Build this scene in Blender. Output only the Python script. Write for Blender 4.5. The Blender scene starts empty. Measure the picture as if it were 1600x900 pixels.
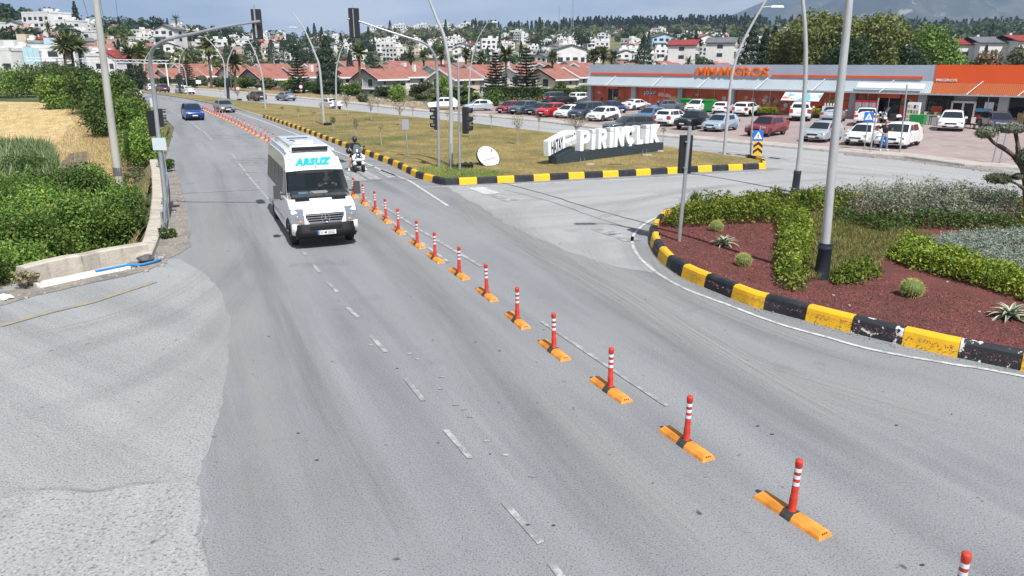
import bpy, bmesh, math, random
import numpy as np
from mathutils import Vector, Matrix
sc = bpy.context.scene
COL = sc.collection
R = math.radians
PI = math.pi
# ------------------------------------------------------------------ camera
F, HC = 1148.0, 5.4
PITCH = math.atan(352.0 / F)
SP, CP = math.sin(PITCH), math.cos(PITCH)
cd = bpy.data.cameras.new('camera'); cam = bpy.data.objects.new('camera', cd); COL.objects.link(cam)
cd.sensor_width = 36.0; cd.lens = F / 1600 * 36.0; cd.clip_start = 0.1; cd.clip_end = 20000
cam.location = (0, 0, HC); cam.rotation_euler = (PI / 2 - PITCH, 0, 0)
sc.camera = cam
sc.cycles.transparent_max_bounces = 40
# ------------------------------------------------------------------ light
SUN_AZ, SUN_EL = 156.0, 52.5          # azimuth of the sun clockwise from +Y
sc.view_settings.view_transform = 'Standard'; sc.view_settings.look = 'None'
sc.view_settings.exposure = 0.54; sc.view_settings.gamma = 1.0; sc.view_settings.use_curve_mapping = False
w = bpy.data.worlds.new('World'); sc.world = w; w.use_nodes = True
nt = w.node_tree; nt.nodes.clear()
wo = nt.nodes.new('ShaderNodeOutputWorld'); bg = nt.nodes.new('ShaderNodeBackground')
sky = nt.nodes.new('ShaderNodeTexSky'); sky.sky_type = 'NISHITA'; sky.sun_disc = False
sky.sun_elevation = R(SUN_EL); sky.sun_rotation = R(SUN_AZ); sky.air_density = 1.0; sky.dust_density = 2.0; sky.altitude = 20
tc = nt.nodes.new('ShaderNodeTexCoord'); mp = nt.nodes.new('ShaderNodeMapping'); mp.inputs['Scale'].default_value = (1.6, 1.6, 7.0)
mp.inputs['Location'].default_value = (0.35, 0.1, 0.2)
nz = nt.nodes.new('ShaderNodeTexNoise'); nz.inputs['Scale'].default_value = 2.2; nz.inputs['Detail'].default_value = 8; nz.inputs['Roughness'].default_value = 0.55
rp = nt.nodes.new('ShaderNodeValToRGB'); rp.color_ramp.elements[0].position = 0.36; rp.color_ramp.elements[1].position = 0.66
rp.color_ramp.elements[0].color = (0.88, 0.88, 0.88, 1); rp.color_ramp.elements[1].color = (1, 1, 1, 1)
nz2 = nt.nodes.new('ShaderNodeTexNoise'); nz2.inputs['Scale'].default_value = 2.1; nz2.inputs['Detail'].default_value = 5
cr = nt.nodes.new('ShaderNodeValToRGB')
cr.color_ramp.elements[0].position = 0.42; cr.color_ramp.elements[0].color = (3.8, 4.75, 5.6, 1)
cr.color_ramp.elements[1].position = 0.60; cr.color_ramp.elements[1].color = (7.6, 7.8, 8.2, 1)
mx = nt.nodes.new('ShaderNodeMix'); mx.data_type = 'RGBA'
L = nt.links.new
L(tc.outputs['Generated'], mp.inputs['Vector']); L(mp.outputs['Vector'], nz.inputs['Vector']); L(mp.outputs['Vector'], nz2.inputs['Vector'])
L(nz.outputs['Fac'], rp.inputs['Fac']); L(nz2.outputs['Fac'], cr.inputs['Fac'])
L(rp.outputs['Color'], mx.inputs['Factor']); L(sky.outputs['Color'], mx.inputs['A']); L(cr.outputs['Color'], mx.inputs['B'])
sx_ = nt.nodes.new('ShaderNodeSeparateXYZ'); zr_ = nt.nodes.new('ShaderNodeMapRange'); zr_.inputs['From Min'].default_value = .12; zr_.inputs['From Max'].default_value = .6; zr_.inputs['To Min'].default_value = 1.0; zr_.inputs['To Max'].default_value = .42
vm_ = nt.nodes.new('ShaderNodeVectorMath'); vm_.operation = 'SCALE'   # sky dimmed toward the zenith to cut fill light, full strength low down
L(tc.outputs['Generated'], sx_.inputs['Vector']); L(sx_.outputs['Z'], zr_.inputs['Value']); L(mx.outputs['Result'], vm_.inputs[0]); L(zr_.outputs['Result'], vm_.inputs['Scale'])
L(vm_.outputs['Vector'], bg.inputs['Color']); bg.inputs['Strength'].default_value = 0.085
L(bg.outputs['Background'], wo.inputs['Surface'])
sd = bpy.data.lights.new('sun', 'SUN'); sd.energy = 5.0; sd.angle = R(0.6); sd.color = (1.0, 0.985, 0.97)
sun = bpy.data.objects.new('sun', sd); COL.objects.link(sun)
sdir = Vector((math.sin(R(SUN_AZ)) * math.cos(R(SUN_EL)), math.cos(R(SUN_AZ)) * math.cos(R(SUN_EL)), math.sin(R(SUN_EL))))
sun.rotation_euler = sdir.to_track_quat('Z', 'Y').to_euler(); sun.location = (20, -30, 60)

# ------------------------------------------------------------------ survey helpers: photo pixel -> place on the ground
def at(u, v, z=0.0):
    dx = (u - 800) / F; dy = (450 - v) / F
    t = (HC - z) / (SP - dy * CP)
    return Vector((dx * t, (CP + dy * SP) * t, z))
def pt(u, v, Y):
    dx = (u - 800) / F; dy = (450 - v) / F
    t = Y / (CP + dy * SP)
    return Vector((dx * t, Y, HC + t * (dy * CP - SP)))
def lerp(a, b, t): return a + (b - a) * t
def interp(pts, x):
    if x <= pts[0][0]: return pts[0][1]
    for (a, b), (c, d) in zip(pts, pts[1:]):
        if x <= c: return lerp(b, d, (x - a) / (c - a))
    return pts[-1][1]

# ------------------------------------------------------------------ materials
def nodes(m):
    m.use_nodes = True; n = m.node_tree
    return n, n.nodes['Principled BSDF'], n.nodes['Material Output']
MATS = {}
def mat(name, col, rough=0.6, metal=0.0, coat=0.0, var=0.0, scale=5.0, bump=0.0, spec=0.5, trans=0.0):
    """plain painted / solid surface with slight procedural variation"""
    if name in MATS: return MATS[name]
    m = bpy.data.materials.new(name); n, b, o = nodes(m)
    b.inputs['Base Color'].default_value = (*col, 1); b.inputs['Roughness'].default_value = rough
    b.inputs['Metallic'].default_value = metal; b.inputs['Coat Weight'].default_value = coat
    b.inputs['Coat Roughness'].default_value = 0.05; b.inputs['Specular IOR Level'].default_value = spec
    if trans: b.inputs['Transmission Weight'].default_value = trans
    t = n.nodes.new('ShaderNodeTexCoord'); z = n.nodes.new('ShaderNodeTexNoise')
    z.inputs['Scale'].default_value = scale; z.inputs['Detail'].default_value = 6
    n.links.new(t.outputs['Object'], z.inputs['Vector'])
    v = max(var, 0.04)
    r = n.nodes.new('ShaderNodeValToRGB'); r.color_ramp.elements[0].position = 0.3; r.color_ramp.elements[1].position = 0.7
    r.color_ramp.elements[0].color = (*[c * (1 - v) for c in col], 1); r.color_ramp.elements[1].color = (*[min(1, c * (1 + v * 0.6)) for c in col], 1)
    n.links.new(z.outputs['Fac'], r.inputs['Fac']); n.links.new(r.outputs['Color'], b.inputs['Base Color'])
    if bump:
        bp = n.nodes.new('ShaderNodeBump'); bp.inputs['Strength'].default_value = bump; bp.inputs['Distance'].default_value = 0.02
        n.links.new(z.outputs['Fac'], bp.inputs['Height']); n.links.new(bp.outputs['Normal'], b.inputs['Normal'])
    MATS[name] = m; return m
def ramp_mat(name, layers, rough=0.9, bump=0.3, bscale=60.0, coord='Object', bdist=0.01):
    """ground-like: base colour mixed through several noise masks.
    layers: [(col)] first, then (col, scale(tuple or float), lo, hi, detail[, rotz])"""
    m = bpy.data.materials.new(name); n, b, o = nodes(m); b.inputs['Roughness'].default_value = rough
    b.inputs['Specular IOR Level'].default_value = 0.25
    t = n.nodes.new('ShaderNodeTexCoord'); cur = None; base = layers[0]
    for ly in layers[1:]:
        col, scl, lo, hi, det = ly[:5]; rz = ly[5] if len(ly) > 5 else 0
        mpn = n.nodes.new('ShaderNodeMapping'); mpn.vector_type = 'TEXTURE'
        s = scl if isinstance(scl, tuple) else (scl, scl, scl)
        mpn.inputs['Scale'].default_value = tuple(1.0 / q for q in s); mpn.inputs['Rotation'].default_value = (0, 0, R(rz))
        mpn.inputs['Location'].default_value = (len(n.nodes) * 3.1, len(n.nodes) * 1.7, 0)
        zz = n.nodes.new('ShaderNodeTexNoise'); zz.inputs['Scale'].default_value = 1.0; zz.inputs['Detail'].default_value = det
        zz.inputs['Roughness'].default_value = 0.6
        mr = n.nodes.new('ShaderNodeMapRange'); mr.inputs['From Min'].default_value = lo; mr.inputs['From Max'].default_value = hi
        mxn = n.nodes.new('ShaderNodeMix'); mxn.data_type = 'RGBA'
        n.links.new(t.outputs[coord], mpn.inputs['Vector']); n.links.new(mpn.outputs['Vector'], zz.inputs['Vector'])
        n.links.new(zz.outputs['Fac'], mr.inputs['Value']); n.links.new(mr.outputs['Result'], mxn.inputs['Factor'])
        if cur is None: mxn.inputs['A'].default_value = (*base, 1)
        else: n.links.new(cur, mxn.inputs['A'])
        mxn.inputs['B'].default_value = (*col, 1); cur = mxn.outputs['Result']
    if cur is not None: n.links.new(cur, b.inputs['Base Color'])
    else: b.inputs['Base Color'].default_value = (*base, 1)
    if bump:
        zb = n.nodes.new('ShaderNodeTexNoise'); zb.inputs['Scale'].default_value = bscale; zb.inputs['Detail'].default_value = 4
        bp = n.nodes.new('ShaderNodeBump'); bp.inputs['Strength'].default_value = bump; bp.inputs['Distance'].default_value = bdist
        n.links.new(t.outputs[coord], zb.inputs['Vector']); n.links.new(zb.outputs['Fac'], bp.inputs['Height']); n.links.new(bp.outputs['Normal'], b.inputs['Normal'])
    MATS[name] = m; return m
def leaf_mat(name, cols, rough=0.55, trans=0.25):
    """foliage: colour differs from leaf to leaf and from plant to plant"""
    m = bpy.data.materials.new(name); n, b, o = nodes(m); b.inputs['Roughness'].default_value = rough
    b.inputs['Specular IOR Level'].default_value = 0.3
    g = n.nodes.new('ShaderNodeNewGeometry'); r = n.nodes.new('ShaderNodeValToRGB')
    e = r.color_ramp.elements
    for i, c in enumerate(cols):
        pos = i / max(1, len(cols) - 1)
        if i == 0: e[0].color = (*c, 1); e[0].position = 0
        elif i == len(cols) - 1: e[-1].color = (*c, 1); e[-1].position = 1
        else:
            q = e.new(pos); q.color = (*c, 1)
    n.links.new(g.outputs['Random Per Island'], r.inputs['Fac'])
    oi = n.nodes.new('ShaderNodeObjectInfo'); hs = n.nodes.new('ShaderNodeHueSaturation')
    mr = n.nodes.new('ShaderNodeMapRange'); mr.inputs['To Min'].default_value = 0.66; mr.inputs['To Max'].default_value = 1.32
    n.links.new(oi.outputs['Random'], mr.inputs['Value']); n.links.new(mr.outputs['Result'], hs.inputs['Value'])
    n.links.new(r.outputs['Color'], hs.inputs['Color']); n.links.new(hs.outputs['Color'], b.inputs['Base Color'])
    tr = n.nodes.new('ShaderNodeBsdfTranslucent'); ms = n.nodes.new('ShaderNodeMixShader'); ms.inputs[0].default_value = trans
    n.links.new(hs.outputs['Color'], tr.inputs['Color']); n.links.new(b.outputs['BSDF'], ms.inputs[1]); n.links.new(tr.outputs['BSDF'], ms.inputs[2])
    n.links.new(ms.outputs[0], o.inputs['Surface'])
    MATS[name] = m; return m

# asphalt: stretched bands along the driving direction, aggregate speckle, stains
def asphalt(name, base, light, dark, rz, speck=0.5, fine=1.0):
    return ramp_mat(name, [base,
        (light, (0.9, 0.07, 1), 0.42, 0.68, 4, rz), (dark, (1.1, 0.05, 1), 0.5, 0.72, 4, rz),
        (light, 0.16, 0.45, 0.75, 6), (dark, 0.5, 0.62, 0.75, 8),
        (tuple(c * 0.52 for c in base), 40.0 * fine, 0.52, 0.68, 2), (tuple(min(1, c * 1.45) for c in base), 48.0 * fine, 0.53, 0.70, 2),
        (tuple(c * 0.4 for c in base), 3.5, 0.70, 0.76, 2)],
        rough=0.85, bump=0.8, bscale=60, bdist=0.012)

# ------------------------------------------------------------------ mesh helpers
def tag(o, label=None, cat=None, group=None, kind=None):
    if label: o['label'] = label
    if cat: o['category'] = cat
    if group: o['group'] = group
    if kind: o['kind'] = kind
    return o
def empty(name, loc=(0, 0, 0), rz=0.0, parent=None):
    o = bpy.data.objects.new(name, None); COL.objects.link(o); o.location = loc; o.rotation_euler = (0, 0, rz)
    o.empty_display_size = 0.2; o.parent = parent
    return o
def link(name, me, parent=None, mats=None):
    if mats is not None:
        me.materials.clear()
        for m in (mats if isinstance(mats, (list, tuple)) else [mats]): me.materials.append(m)
    o = bpy.data.objects.new(name, me); COL.objects.link(o); o.parent = parent
    return o
class MB:
    def __init__(s): s.v = []; s.f = []; s.mi = []; s.sm = []
    def add(s, verts, faces, m=0, smooth=False):
        k = len(s.v); s.v += [tuple(q) for q in verts]
        for f in faces: s.f.append([k + i for i in f]); s.mi.append(m); s.sm.append(smooth)
        return s
    def box(s, c, d, m=0, rz=0.0, rx=0.0, ry=0.0, top=(1, 1)):
        M = Matrix.Translation(c) @ Matrix.Rotation(rz, 4, 'Z') @ Matrix.Rotation(ry, 4, 'Y') @ Matrix.Rotation(rx, 4, 'X')
        x, y, z = d[0] / 2, d[1] / 2, d[2] / 2; tx, ty = top
        P = [(-x, -y, -z), (x, -y, -z), (x, y, -z), (-x, y, -z), (-x * tx, -y * ty, z), (x * tx, -y * ty, z), (x * tx, y * ty, z), (-x * tx, y * ty, z)]
        return s.add([M @ Vector(p) for p in P], [(3, 2, 1, 0), (4, 5, 6, 7), (0, 1, 5, 4), (1, 2, 6, 5), (2, 3, 7, 6), (3, 0, 4, 7)], m)
    def tube(s, pts, r, n=8, m=0, cap=True, smooth=True):
        pts = [Vector(p) for p in pts]; rs = r if isinstance(r, (list, tuple)) else [r] * len(pts)
        V = []; prev = None
        for i, p in enumerate(pts):
            t = (pts[min(i + 1, len(pts) - 1)] - pts[max(i - 1, 0)]).normalized()
            if prev is None: a = t.orthogonal().normalized()
            else: a = (prev - t * prev.dot(t)).normalized()
            prev = a; b = t.cross(a)
            for k in range(n):
                q = 2 * PI * k / n; V.append(p + (a * math.cos(q) + b * math.sin(q)) * rs[i])
        Fc = []
        for i in range(len(pts) - 1):
            for k in range(n):
                k2 = (k + 1) % n; Fc.append((i * n + k, i * n + k2, (i + 1) * n + k2, (i + 1) * n + k))
        s.add(V, Fc, m, smooth)
        if cap: s.add(V[:n], [tuple(reversed(range(n)))], m); s.add(V[-n:], [tuple(range(n))], m)
        return s
    def lathe(s, prof, n=16, m=0, c=(0, 0, 0), M=None, smooth=True, cap=True):
        T = Matrix.Translation(c) @ (M or Matrix.Identity(4)); V = []
        for r, z in prof:
            for k in range(n):
                q = 2 * PI * k / n; V.append(T @ Vector((r * math.cos(q), r * math.sin(q), z)))
        Fc = []
        for i in range(len(prof) - 1):
            for k in range(n):
                k2 = (k + 1) % n; Fc.append((i * n + k, i * n + k2, (i + 1) * n + k2, (i + 1) * n + k))
        s.add(V, Fc, m, smooth)
        if cap:
            if prof[0][0] > 1e-4: s.add(V[:n], [tuple(reversed(range(n)))], m)
            if prof[-1][0] > 1e-4: s.add(V[-n:], [tuple(range(n))], m)
        return s
    def ball(s, c, r, n=10, m=0, sq=(1, 1, 1), M=None):
        prof = [(max(1e-5, math.sin(PI * i / n)), -math.cos(PI * i / n)) for i in range(n + 1)]
        T = Matrix.Translation(c) @ (M or Matrix.Identity(4)) @ Matrix.Diagonal((r * sq[0], r * sq[1], r * sq[2], 1))
        return s.lathe(prof, max(8, int(n * 1.4)), m, (0, 0, 0), T, True, False)
    def prism(s, poly, h0, h1, m=0, M=None, side=None):
        """poly (x,y) extruded along z; M places it"""
        M = M or Matrix.Identity(4); n = len(poly)
        a = [M @ Vector((x, y, h0)) for x, y in poly]; b = [M @ Vector((x, y, h1)) for x, y in poly]
        s.add(a + b, [tuple(reversed(range(n))), tuple(range(n, 2 * n))], m)
        s.add(a + b, [(i, (i + 1) % n, n + (i + 1) % n, n + i) for i in range(n)], m if side is None else side)
        return s
    def quad(s, a, b, c, d, m=0): return s.add([a, b, c, d], [(0, 1, 2, 3)], m)
    def mesh(s, name, mats):
        me = bpy.data.meshes.new(name); me.from_pydata(s.v, [], s.f)
        for m in (mats if isinstance(mats, (list, tuple)) else [mats]): me.materials.append(m)
        me.polygons.foreach_set('material_index', s.mi); me.polygons.foreach_set('use_smooth', s.sm); me.update()
        return me
    def build(s, name, mats, parent=None, loc=None):
        o = bpy.data.objects.new(name, s.mesh(name, mats)); COL.objects.link(o); o.parent = parent
        if loc is not None: o.location = loc
        return o
def tri_sheet(name, poly, z, m, parent=None, kind='structure', cut=None):
    """flat sheet filled from an outline (world x,y)"""
    bm = bmesh.new(); vs = [bm.verts.new((p[0], p[1], z)) for p in poly]
    f = bm.faces.new(vs); bmesh.ops.triangulate(bm, faces=[f])
    bm.normal_update()
    for f in bm.faces:
        if f.normal.z < 0: f.normal_flip()
    me = bpy.data.meshes.new(name); bm.to_mesh(me); bm.free(); me.materials.append(m)
    o = bpy.data.objects.new(name, me); COL.objects.link(o); o.parent = parent
    if kind: o['kind'] = kind
    return o
def quads(name, V, m, parent=None, tri=False):
    """V: numpy (n,4,3) -> one mesh of loose faces"""
    k = V.shape[1]; n = V.shape[0]; me = bpy.data.meshes.new(name)
    me.vertices.add(n * k); me.vertices.foreach_set('co', V.reshape(-1).astype(np.float32))
    me.loops.add(n * k); me.loops.foreach_set('vertex_index', np.arange(n * k, dtype=np.int32))
    me.polygons.add(n); me.polygons.foreach_set('loop_start', np.arange(0, n * k, k, dtype=np.int32))
    me.polygons.foreach_set('loop_total', np.full(n, k, dtype=np.int32))
    me.materials.append(m); me.update(calc_edges=True)
    return me
def leaf_quads(P, N, size, rng, aspect=0.6, up=0.0, jitter=0.9):
    """a small kite-shaped leaf at each point P, roughly facing N"""
    n = len(P); N = N + rng.normal(0, jitter, (n, 3)); N /= np.linalg.norm(N, axis=1)[:, None] + 1e-9
    T = rng.normal(0, 1, (n, 3)); T[:, 2] += up; T -= N * np.sum(T * N, 1)[:, None]; T /= np.linalg.norm(T, axis=1)[:, None] + 1e-9
    B = np.cross(N, T); s = (size * rng.uniform(0.6, 1.35, n))[:, None]
    return np.stack([P - T * s, P + B * s * aspect - T * s * 0.1, P + T * s, P - B * s * aspect - T * s * 0.1], 1)
def clump_points(ells, n, rng, shell=0.55):
    """points in a union of ellipsoids (cx,cy,cz,rx,ry,rz), mostly near their surface"""
    ells = np.array(ells, float); vol = ells[:, 3] * ells[:, 4] + ells[:, 4] * ells[:, 5] + ells[:, 3] * ells[:, 5]
    idx = rng.choice(len(ells), n, p=vol / vol.sum()); e = ells[idx]
    d = rng.normal(0, 1, (n, 3)); d /= np.linalg.norm(d, axis=1)[:, None]
    r = shell + (1 - shell) * rng.uniform(0, 1, n) ** 0.6; r *= 1 + 0.12 * rng.normal(0, 1, n)
    return e[:, :3] + d * e[:, 3:] * r[:, None], d
def copy_tree(o, parent=None, label=None):
    c = o.copy(); COL.objects.link(c); c.parent = parent
    for ch in list(o.children): copy_tree(ch, c)
    if label: c['label'] = label
    return c
def text_mesh(txt, bold=0.0, ext=0.05, shear=0.0, spacing=1.0, bev=0.0):
    cu = bpy.data.curves.new('lettering', 'FONT'); cu.body = txt; cu.extrude = ext; cu.offset = bold; cu.shear = shear
    cu.space_character = spacing; cu.align_x = 'CENTER'; cu.resolution_u = 3; cu.bevel_depth = bev
    o = bpy.data.objects.new('lettering', cu); COL.objects.link(o); bpy.context.view_layer.update()
    me = bpy.data.meshes.new_from_object(o.evaluated_get(bpy.context.evaluated_depsgraph_get()))
    bpy.data.objects.remove(o); bpy.data.curves.remove(cu)
    return me
def fit_text(txt, W, H, m, name, parent, M, bold=0.0, depth=0.05, shear=0.0, spacing=1.0):
    """lettering scaled into a W x H box whose lower-left corner is M's origin; x right, y up, z out"""
    me = text_mesh(txt, bold, 0.5, shear, spacing)
    co = np.empty(len(me.vertices) * 3, np.float32); me.vertices.foreach_get('co', co); co = co.reshape(-1, 3)
    lo, hi = co.min(0), co.max(0); co[:, 0] = (co[:, 0] - lo[0]) / (hi[0] - lo[0]) * W; co[:, 1] = (co[:, 1] - lo[1]) / (hi[1] - lo[1]) * H
    co[:, 2] = (co[:, 2] - lo[2]) / (hi[2] - lo[2]) * depth
    me.vertices.foreach_set('co', co.reshape(-1)); me.transform(M); me.update()
    return link(name, me, parent, m)
def ribbon(pts, w):
    """strip polygon around a polyline (x,y)"""
    P = [Vector((p[0], p[1])) for p in pts]; Lf = []; Rt = []
    for i, p in enumerate(P):
        t = (P[min(i + 1, len(P) - 1)] - P[max(i - 1, 0)]).normalized(); n = Vector((-t.y, t.x))
        Lf.append(p + n * w / 2); Rt.append(p - n * w / 2)
    return Lf, Rt
def resample(pts, step):
    P = [Vector(p[:2]) for p in pts]; out = [P[0]]; acc = 0
    for a, b in zip(P, P[1:]):
        d = (b - a).length; n = max(1, int(d / step))
        for k in range(1, n + 1): out.append(a.lerp(b, k / n))
    return out
def strip_mesh(mb, pts, w, z, m=0):
    Lf, Rt = ribbon(pts, w)
    for i in range(len(pts) - 1):
        mb.quad((*Rt[i], z), (*Rt[i + 1], z), (*Lf[i + 1], z), (*Lf[i], z), m)
def inside(poly, x, y):
    c = False; n = len(poly); j = n - 1
    for i in range(n):
        xi, yi = poly[i][0], poly[i][1]; xj, yj = poly[j][0], poly[j][1]
        if (yi > y) != (yj > y) and x < (xj - xi) * (y - yi) / (yj - yi) + xi: c = not c
        j = i
    return c

def smear_mat(name, col, alpha, sc_=(0.5, 6.0), lo=.35, hi=.65, seed=0.0):
    """worn-on tyre rubber or dust: a thin stain whose edges fade out across its width"""
    m = bpy.data.materials.new(name); n, b, o = nodes(m); b.inputs['Base Color'].default_value = (*col, 1); b.inputs['Roughness'].default_value = .9
    uv = n.nodes.new('ShaderNodeUVMap'); uv.uv_map = 'UVMap'; sp = n.nodes.new('ShaderNodeSeparateXYZ'); n.links.new(uv.outputs['UV'], sp.inputs['Vector'])
    def mth(op, a, b_=None):
        q = n.nodes.new('ShaderNodeMath'); q.operation = op
        for i, v in enumerate((a, b_)):
            if v is None: continue
            if isinstance(v, (int, float)): q.inputs[i].default_value = v
            else: n.links.new(v, q.inputs[i])
        return q.outputs[0]
    c = mth('MULTIPLY', mth('SUBTRACT', sp.outputs['Y'], .5), 2.0); fall = mth('SUBTRACT', 1.0, mth('POWER', mth('ABSOLUTE', c), 2.0))
    mpn = n.nodes.new('ShaderNodeMapping'); mpn.inputs['Scale'].default_value = (sc_[0], sc_[1], 1); mpn.inputs['Location'].default_value = (seed, seed * .7, 0); n.links.new(uv.outputs['UV'], mpn.inputs['Vector'])
    z = n.nodes.new('ShaderNodeTexNoise'); z.inputs['Scale'].default_value = 1.0; z.inputs['Detail'].default_value = 8; z.inputs['Roughness'].default_value = .65; n.links.new(mpn.outputs['Vector'], z.inputs['Vector'])
    mr = n.nodes.new('ShaderNodeMapRange'); mr.inputs['From Min'].default_value = lo; mr.inputs['From Max'].default_value = hi; n.links.new(z.outputs['Fac'], mr.inputs['Value'])
    uf = n.nodes.new('ShaderNodeUVMap'); uf.uv_map = 'fade'; sf = n.nodes.new('ShaderNodeSeparateXYZ'); n.links.new(uf.outputs['UV'], sf.inputs['Vector']); ends = mth('MINIMUM', 1.0, mth('MULTIPLY', sf.outputs['X'], .45))
    a = mth('MULTIPLY', mth('MULTIPLY', mth('MULTIPLY', fall, mr.outputs['Result']), alpha), ends)
    n.links.new(a, b.inputs['Alpha']); return m
def smear(name, pts, w_, m, z=0.02):
    P_ = catmull2([Vector((p[0], p[1])) for p in pts], 8); Lf, Rt = ribbon(P_, w_); V = []; UV = []; d_ = 0; tot = sum((b - a).length for a, b in zip(P_, P_[1:]))
    for i in range(len(P_)):
        if i: d_ += (P_[i] - P_[i - 1]).length
        e = min(d_, tot - d_)
        for q, v in ((Rt[i], 0), (Lf[i].lerp(Rt[i], .5), .5), (Lf[i], 1)): V.append((q.x, q.y, z)); UV.append((d_, v, e))
    Fc = []
    for i in range(len(P_) - 1):
        for k in range(2): Fc.append((i * 3 + k, (i + 1) * 3 + k, (i + 1) * 3 + k + 1, i * 3 + k + 1))
    me = bpy.data.meshes.new(name); me.from_pydata(V, [], Fc); uvl = me.uv_layers.new(name='UVMap')
    fd = me.uv_layers.new(name='fade')
    for lp in me.loops: q = UV[lp.vertex_index]; me.uv_layers['UVMap'].data[lp.index].uv = q[:2]; me.uv_layers['fade'].data[lp.index].uv = (q[2], 0)
    me.materials.append(m); o = link(name, me); o['kind'] = 'structure'; return o
def catmull2(pts, k=5):
    out = []
    for i in range(len(pts) - 1):
        p0, p1, p2, p3 = pts[max(i - 1, 0)], pts[i], pts[i + 1], pts[min(i + 2, len(pts) - 1)]
        for j in range(k):
            t = j / k; out.append(0.5 * ((2 * p1) + (p2 - p0) * t + (2 * p0 - 5 * p1 + 4 * p2 - p3) * t * t + (3 * p1 - p0 - 3 * p2 + p3) * t ** 3))
    out.append(pts[-1]); return out
# ================================================================== GROUND, ROADS, KERBS
M_ground = ramp_mat('dry_ground', [(0.23, 0.19, 0.105), ((0.13, 0.14, 0.06), 0.05, 0.4, 0.6, 6), ((0.30, 0.25, 0.15), 0.3, 0.5, 0.7, 6), ((0.07, 0.09, 0.035), 0.02, 0.45, 0.62, 5)], bump=0.4, bscale=3)
M_road = asphalt('asphalt_main', (0.222, 0.225, 0.231), (0.275, 0.278, 0.282), (0.167, 0.170, 0.177), 25)
M_junction = asphalt('asphalt_junction', (0.313, 0.313, 0.311), (0.383, 0.379, 0.374), (0.237, 0.239, 0.245), -70)
M_apron = asphalt('asphalt_old', (0.283, 0.288, 0.287), (0.337, 0.342, 0.339), (0.220, 0.223, 0.226), 55, fine=0.8)
M_patch = asphalt('asphalt_coarse', (0.299, 0.301, 0.300), (0.361, 0.363, 0.357), (0.237, 0.242, 0.240), 10, fine=0.6)
M_far = asphalt('asphalt_far', (0.329, 0.328, 0.322), (0.396, 0.395, 0.391), (0.261, 0.260, 0.258), 40)
M_paint = ramp_mat('road_paint', [(0.60, 0.60, 0.58), ((0.36, 0.36, 0.35), 5.0, 0.46, 0.6, 8), ((0.24, 0.24, 0.24), 40, 0.55, 0.7, 3)], rough=0.7, bump=0.2)
M_paint_worn = ramp_mat('road_paint_worn', [(0.42, 0.42, 0.41), ((0.25, 0.25, 0.25), 3.0, 0.42, 0.55, 8), ((0.20, 0.20, 0.20), 30, 0.5, 0.7, 3)], rough=0.8, bump=0.2)
M_paint_yel = ramp_mat('road_paint_yellow', [(0.36, 0.29, 0.17), ((0.26, 0.25, 0.235), 4.0, 0.38, 0.55, 8)], rough=0.8, bump=0.2)
M_dust = ramp_mat('roadside_dust', [(0.27, 0.235, 0.20), ((0.18, 0.17, 0.155), 1.2, 0.45, 0.6, 8), ((0.42, 0.38, 0.33), 9, 0.58, 0.68, 4), ((0.15, 0.13, 0.11), 12, 0.62, 0.7, 4)], bump=0.8, bscale=25, bdist=0.03)
M_lawn = ramp_mat('dry_lawn', [(0.31, 0.235, 0.085), ((0.19, 0.155, 0.06), 0.35, 0.42, 0.62, 8), ((0.075, 0.11, 0.03), 0.16, 0.50, 0.66, 7), ((0.20, 0.135, 0.055), 1.6, 0.5, 0.7, 6), ((0.34, 0.26, 0.12), 0.6, 0.55, 0.75, 8), ((0.15, 0.11, 0.05), 6.0, 0.52, 0.68, 4)], bump=0.9, bscale=9, bdist=0.05)
M_straw = ramp_mat('stubble_field', [(0.56, 0.41, 0.20), ((0.44, 0.31, 0.14), (1.1, 0.25, 1), 0.42, 0.66, 8, 20), ((0.66, 0.52, 0.29), 0.9, 0.5, 0.7, 8), ((0.36, 0.25, 0.11), 4.0, 0.55, 0.72, 6)], bump=0.8, bscale=8, bdist=0.06)
M_soil = ramp_mat('bare_soil', [(0.185, 0.15, 0.125), ((0.125, 0.10, 0.085), 1.5, 0.45, 0.65, 8), ((0.25, 0.21, 0.18), 6, 0.55, 0.7, 6)], bump=0.9, bscale=12, bdist=0.04)
M_verge = ramp_mat('weedy_verge', [(0.36, 0.255, 0.12), ((0.15, 0.10, 0.055), 0.8, 0.45, 0.62, 8), ((0.16, 0.155, 0.055), 1.2, 0.5, 0.66, 8), ((0.46, 0.35, 0.19), 2.4, 0.55, 0.7, 6)], bump=0.9, bscale=10, bdist=0.06)
M_pave = ramp_mat('pink_paving', [(0.335, 0.265, 0.245), ((0.28, 0.225, 0.21), 0.3, 0.42, 0.62, 8), ((0.39, 0.32, 0.30), 1.0, 0.5, 0.7, 8), ((0.22, 0.19, 0.18), 5, 0.62, 0.72, 4)], bump=0.3, bscale=14)
M_walk = ramp_mat('pale_pavement', [(0.44, 0.385, 0.345), ((0.34, 0.30, 0.27), 0.9, 0.45, 0.65, 8), ((0.52, 0.46, 0.42), 3, 0.55, 0.7, 6)], bump=0.4, bscale=10)
M_conc = ramp_mat('weathered_concrete', [(0.47, 0.42, 0.35), ((0.33, 0.29, 0.24), (0.6, 2.2, 0.6), 0.5, 0.68, 8), ((0.56, 0.52, 0.45), 2.2, 0.52, 0.7, 8), ((0.20, 0.18, 0.16), (5, 5, 0.8), 0.62, 0.72, 6)], bump=0.7, bscale=14, bdist=0.02)
M_white_conc = ramp_mat('whitewashed_concrete', [(0.66, 0.64, 0.60), ((0.48, 0.44, 0.39), 3.0, 0.45, 0.62, 8)], bump=0.6, bscale=14, bdist=0.02)
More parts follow.
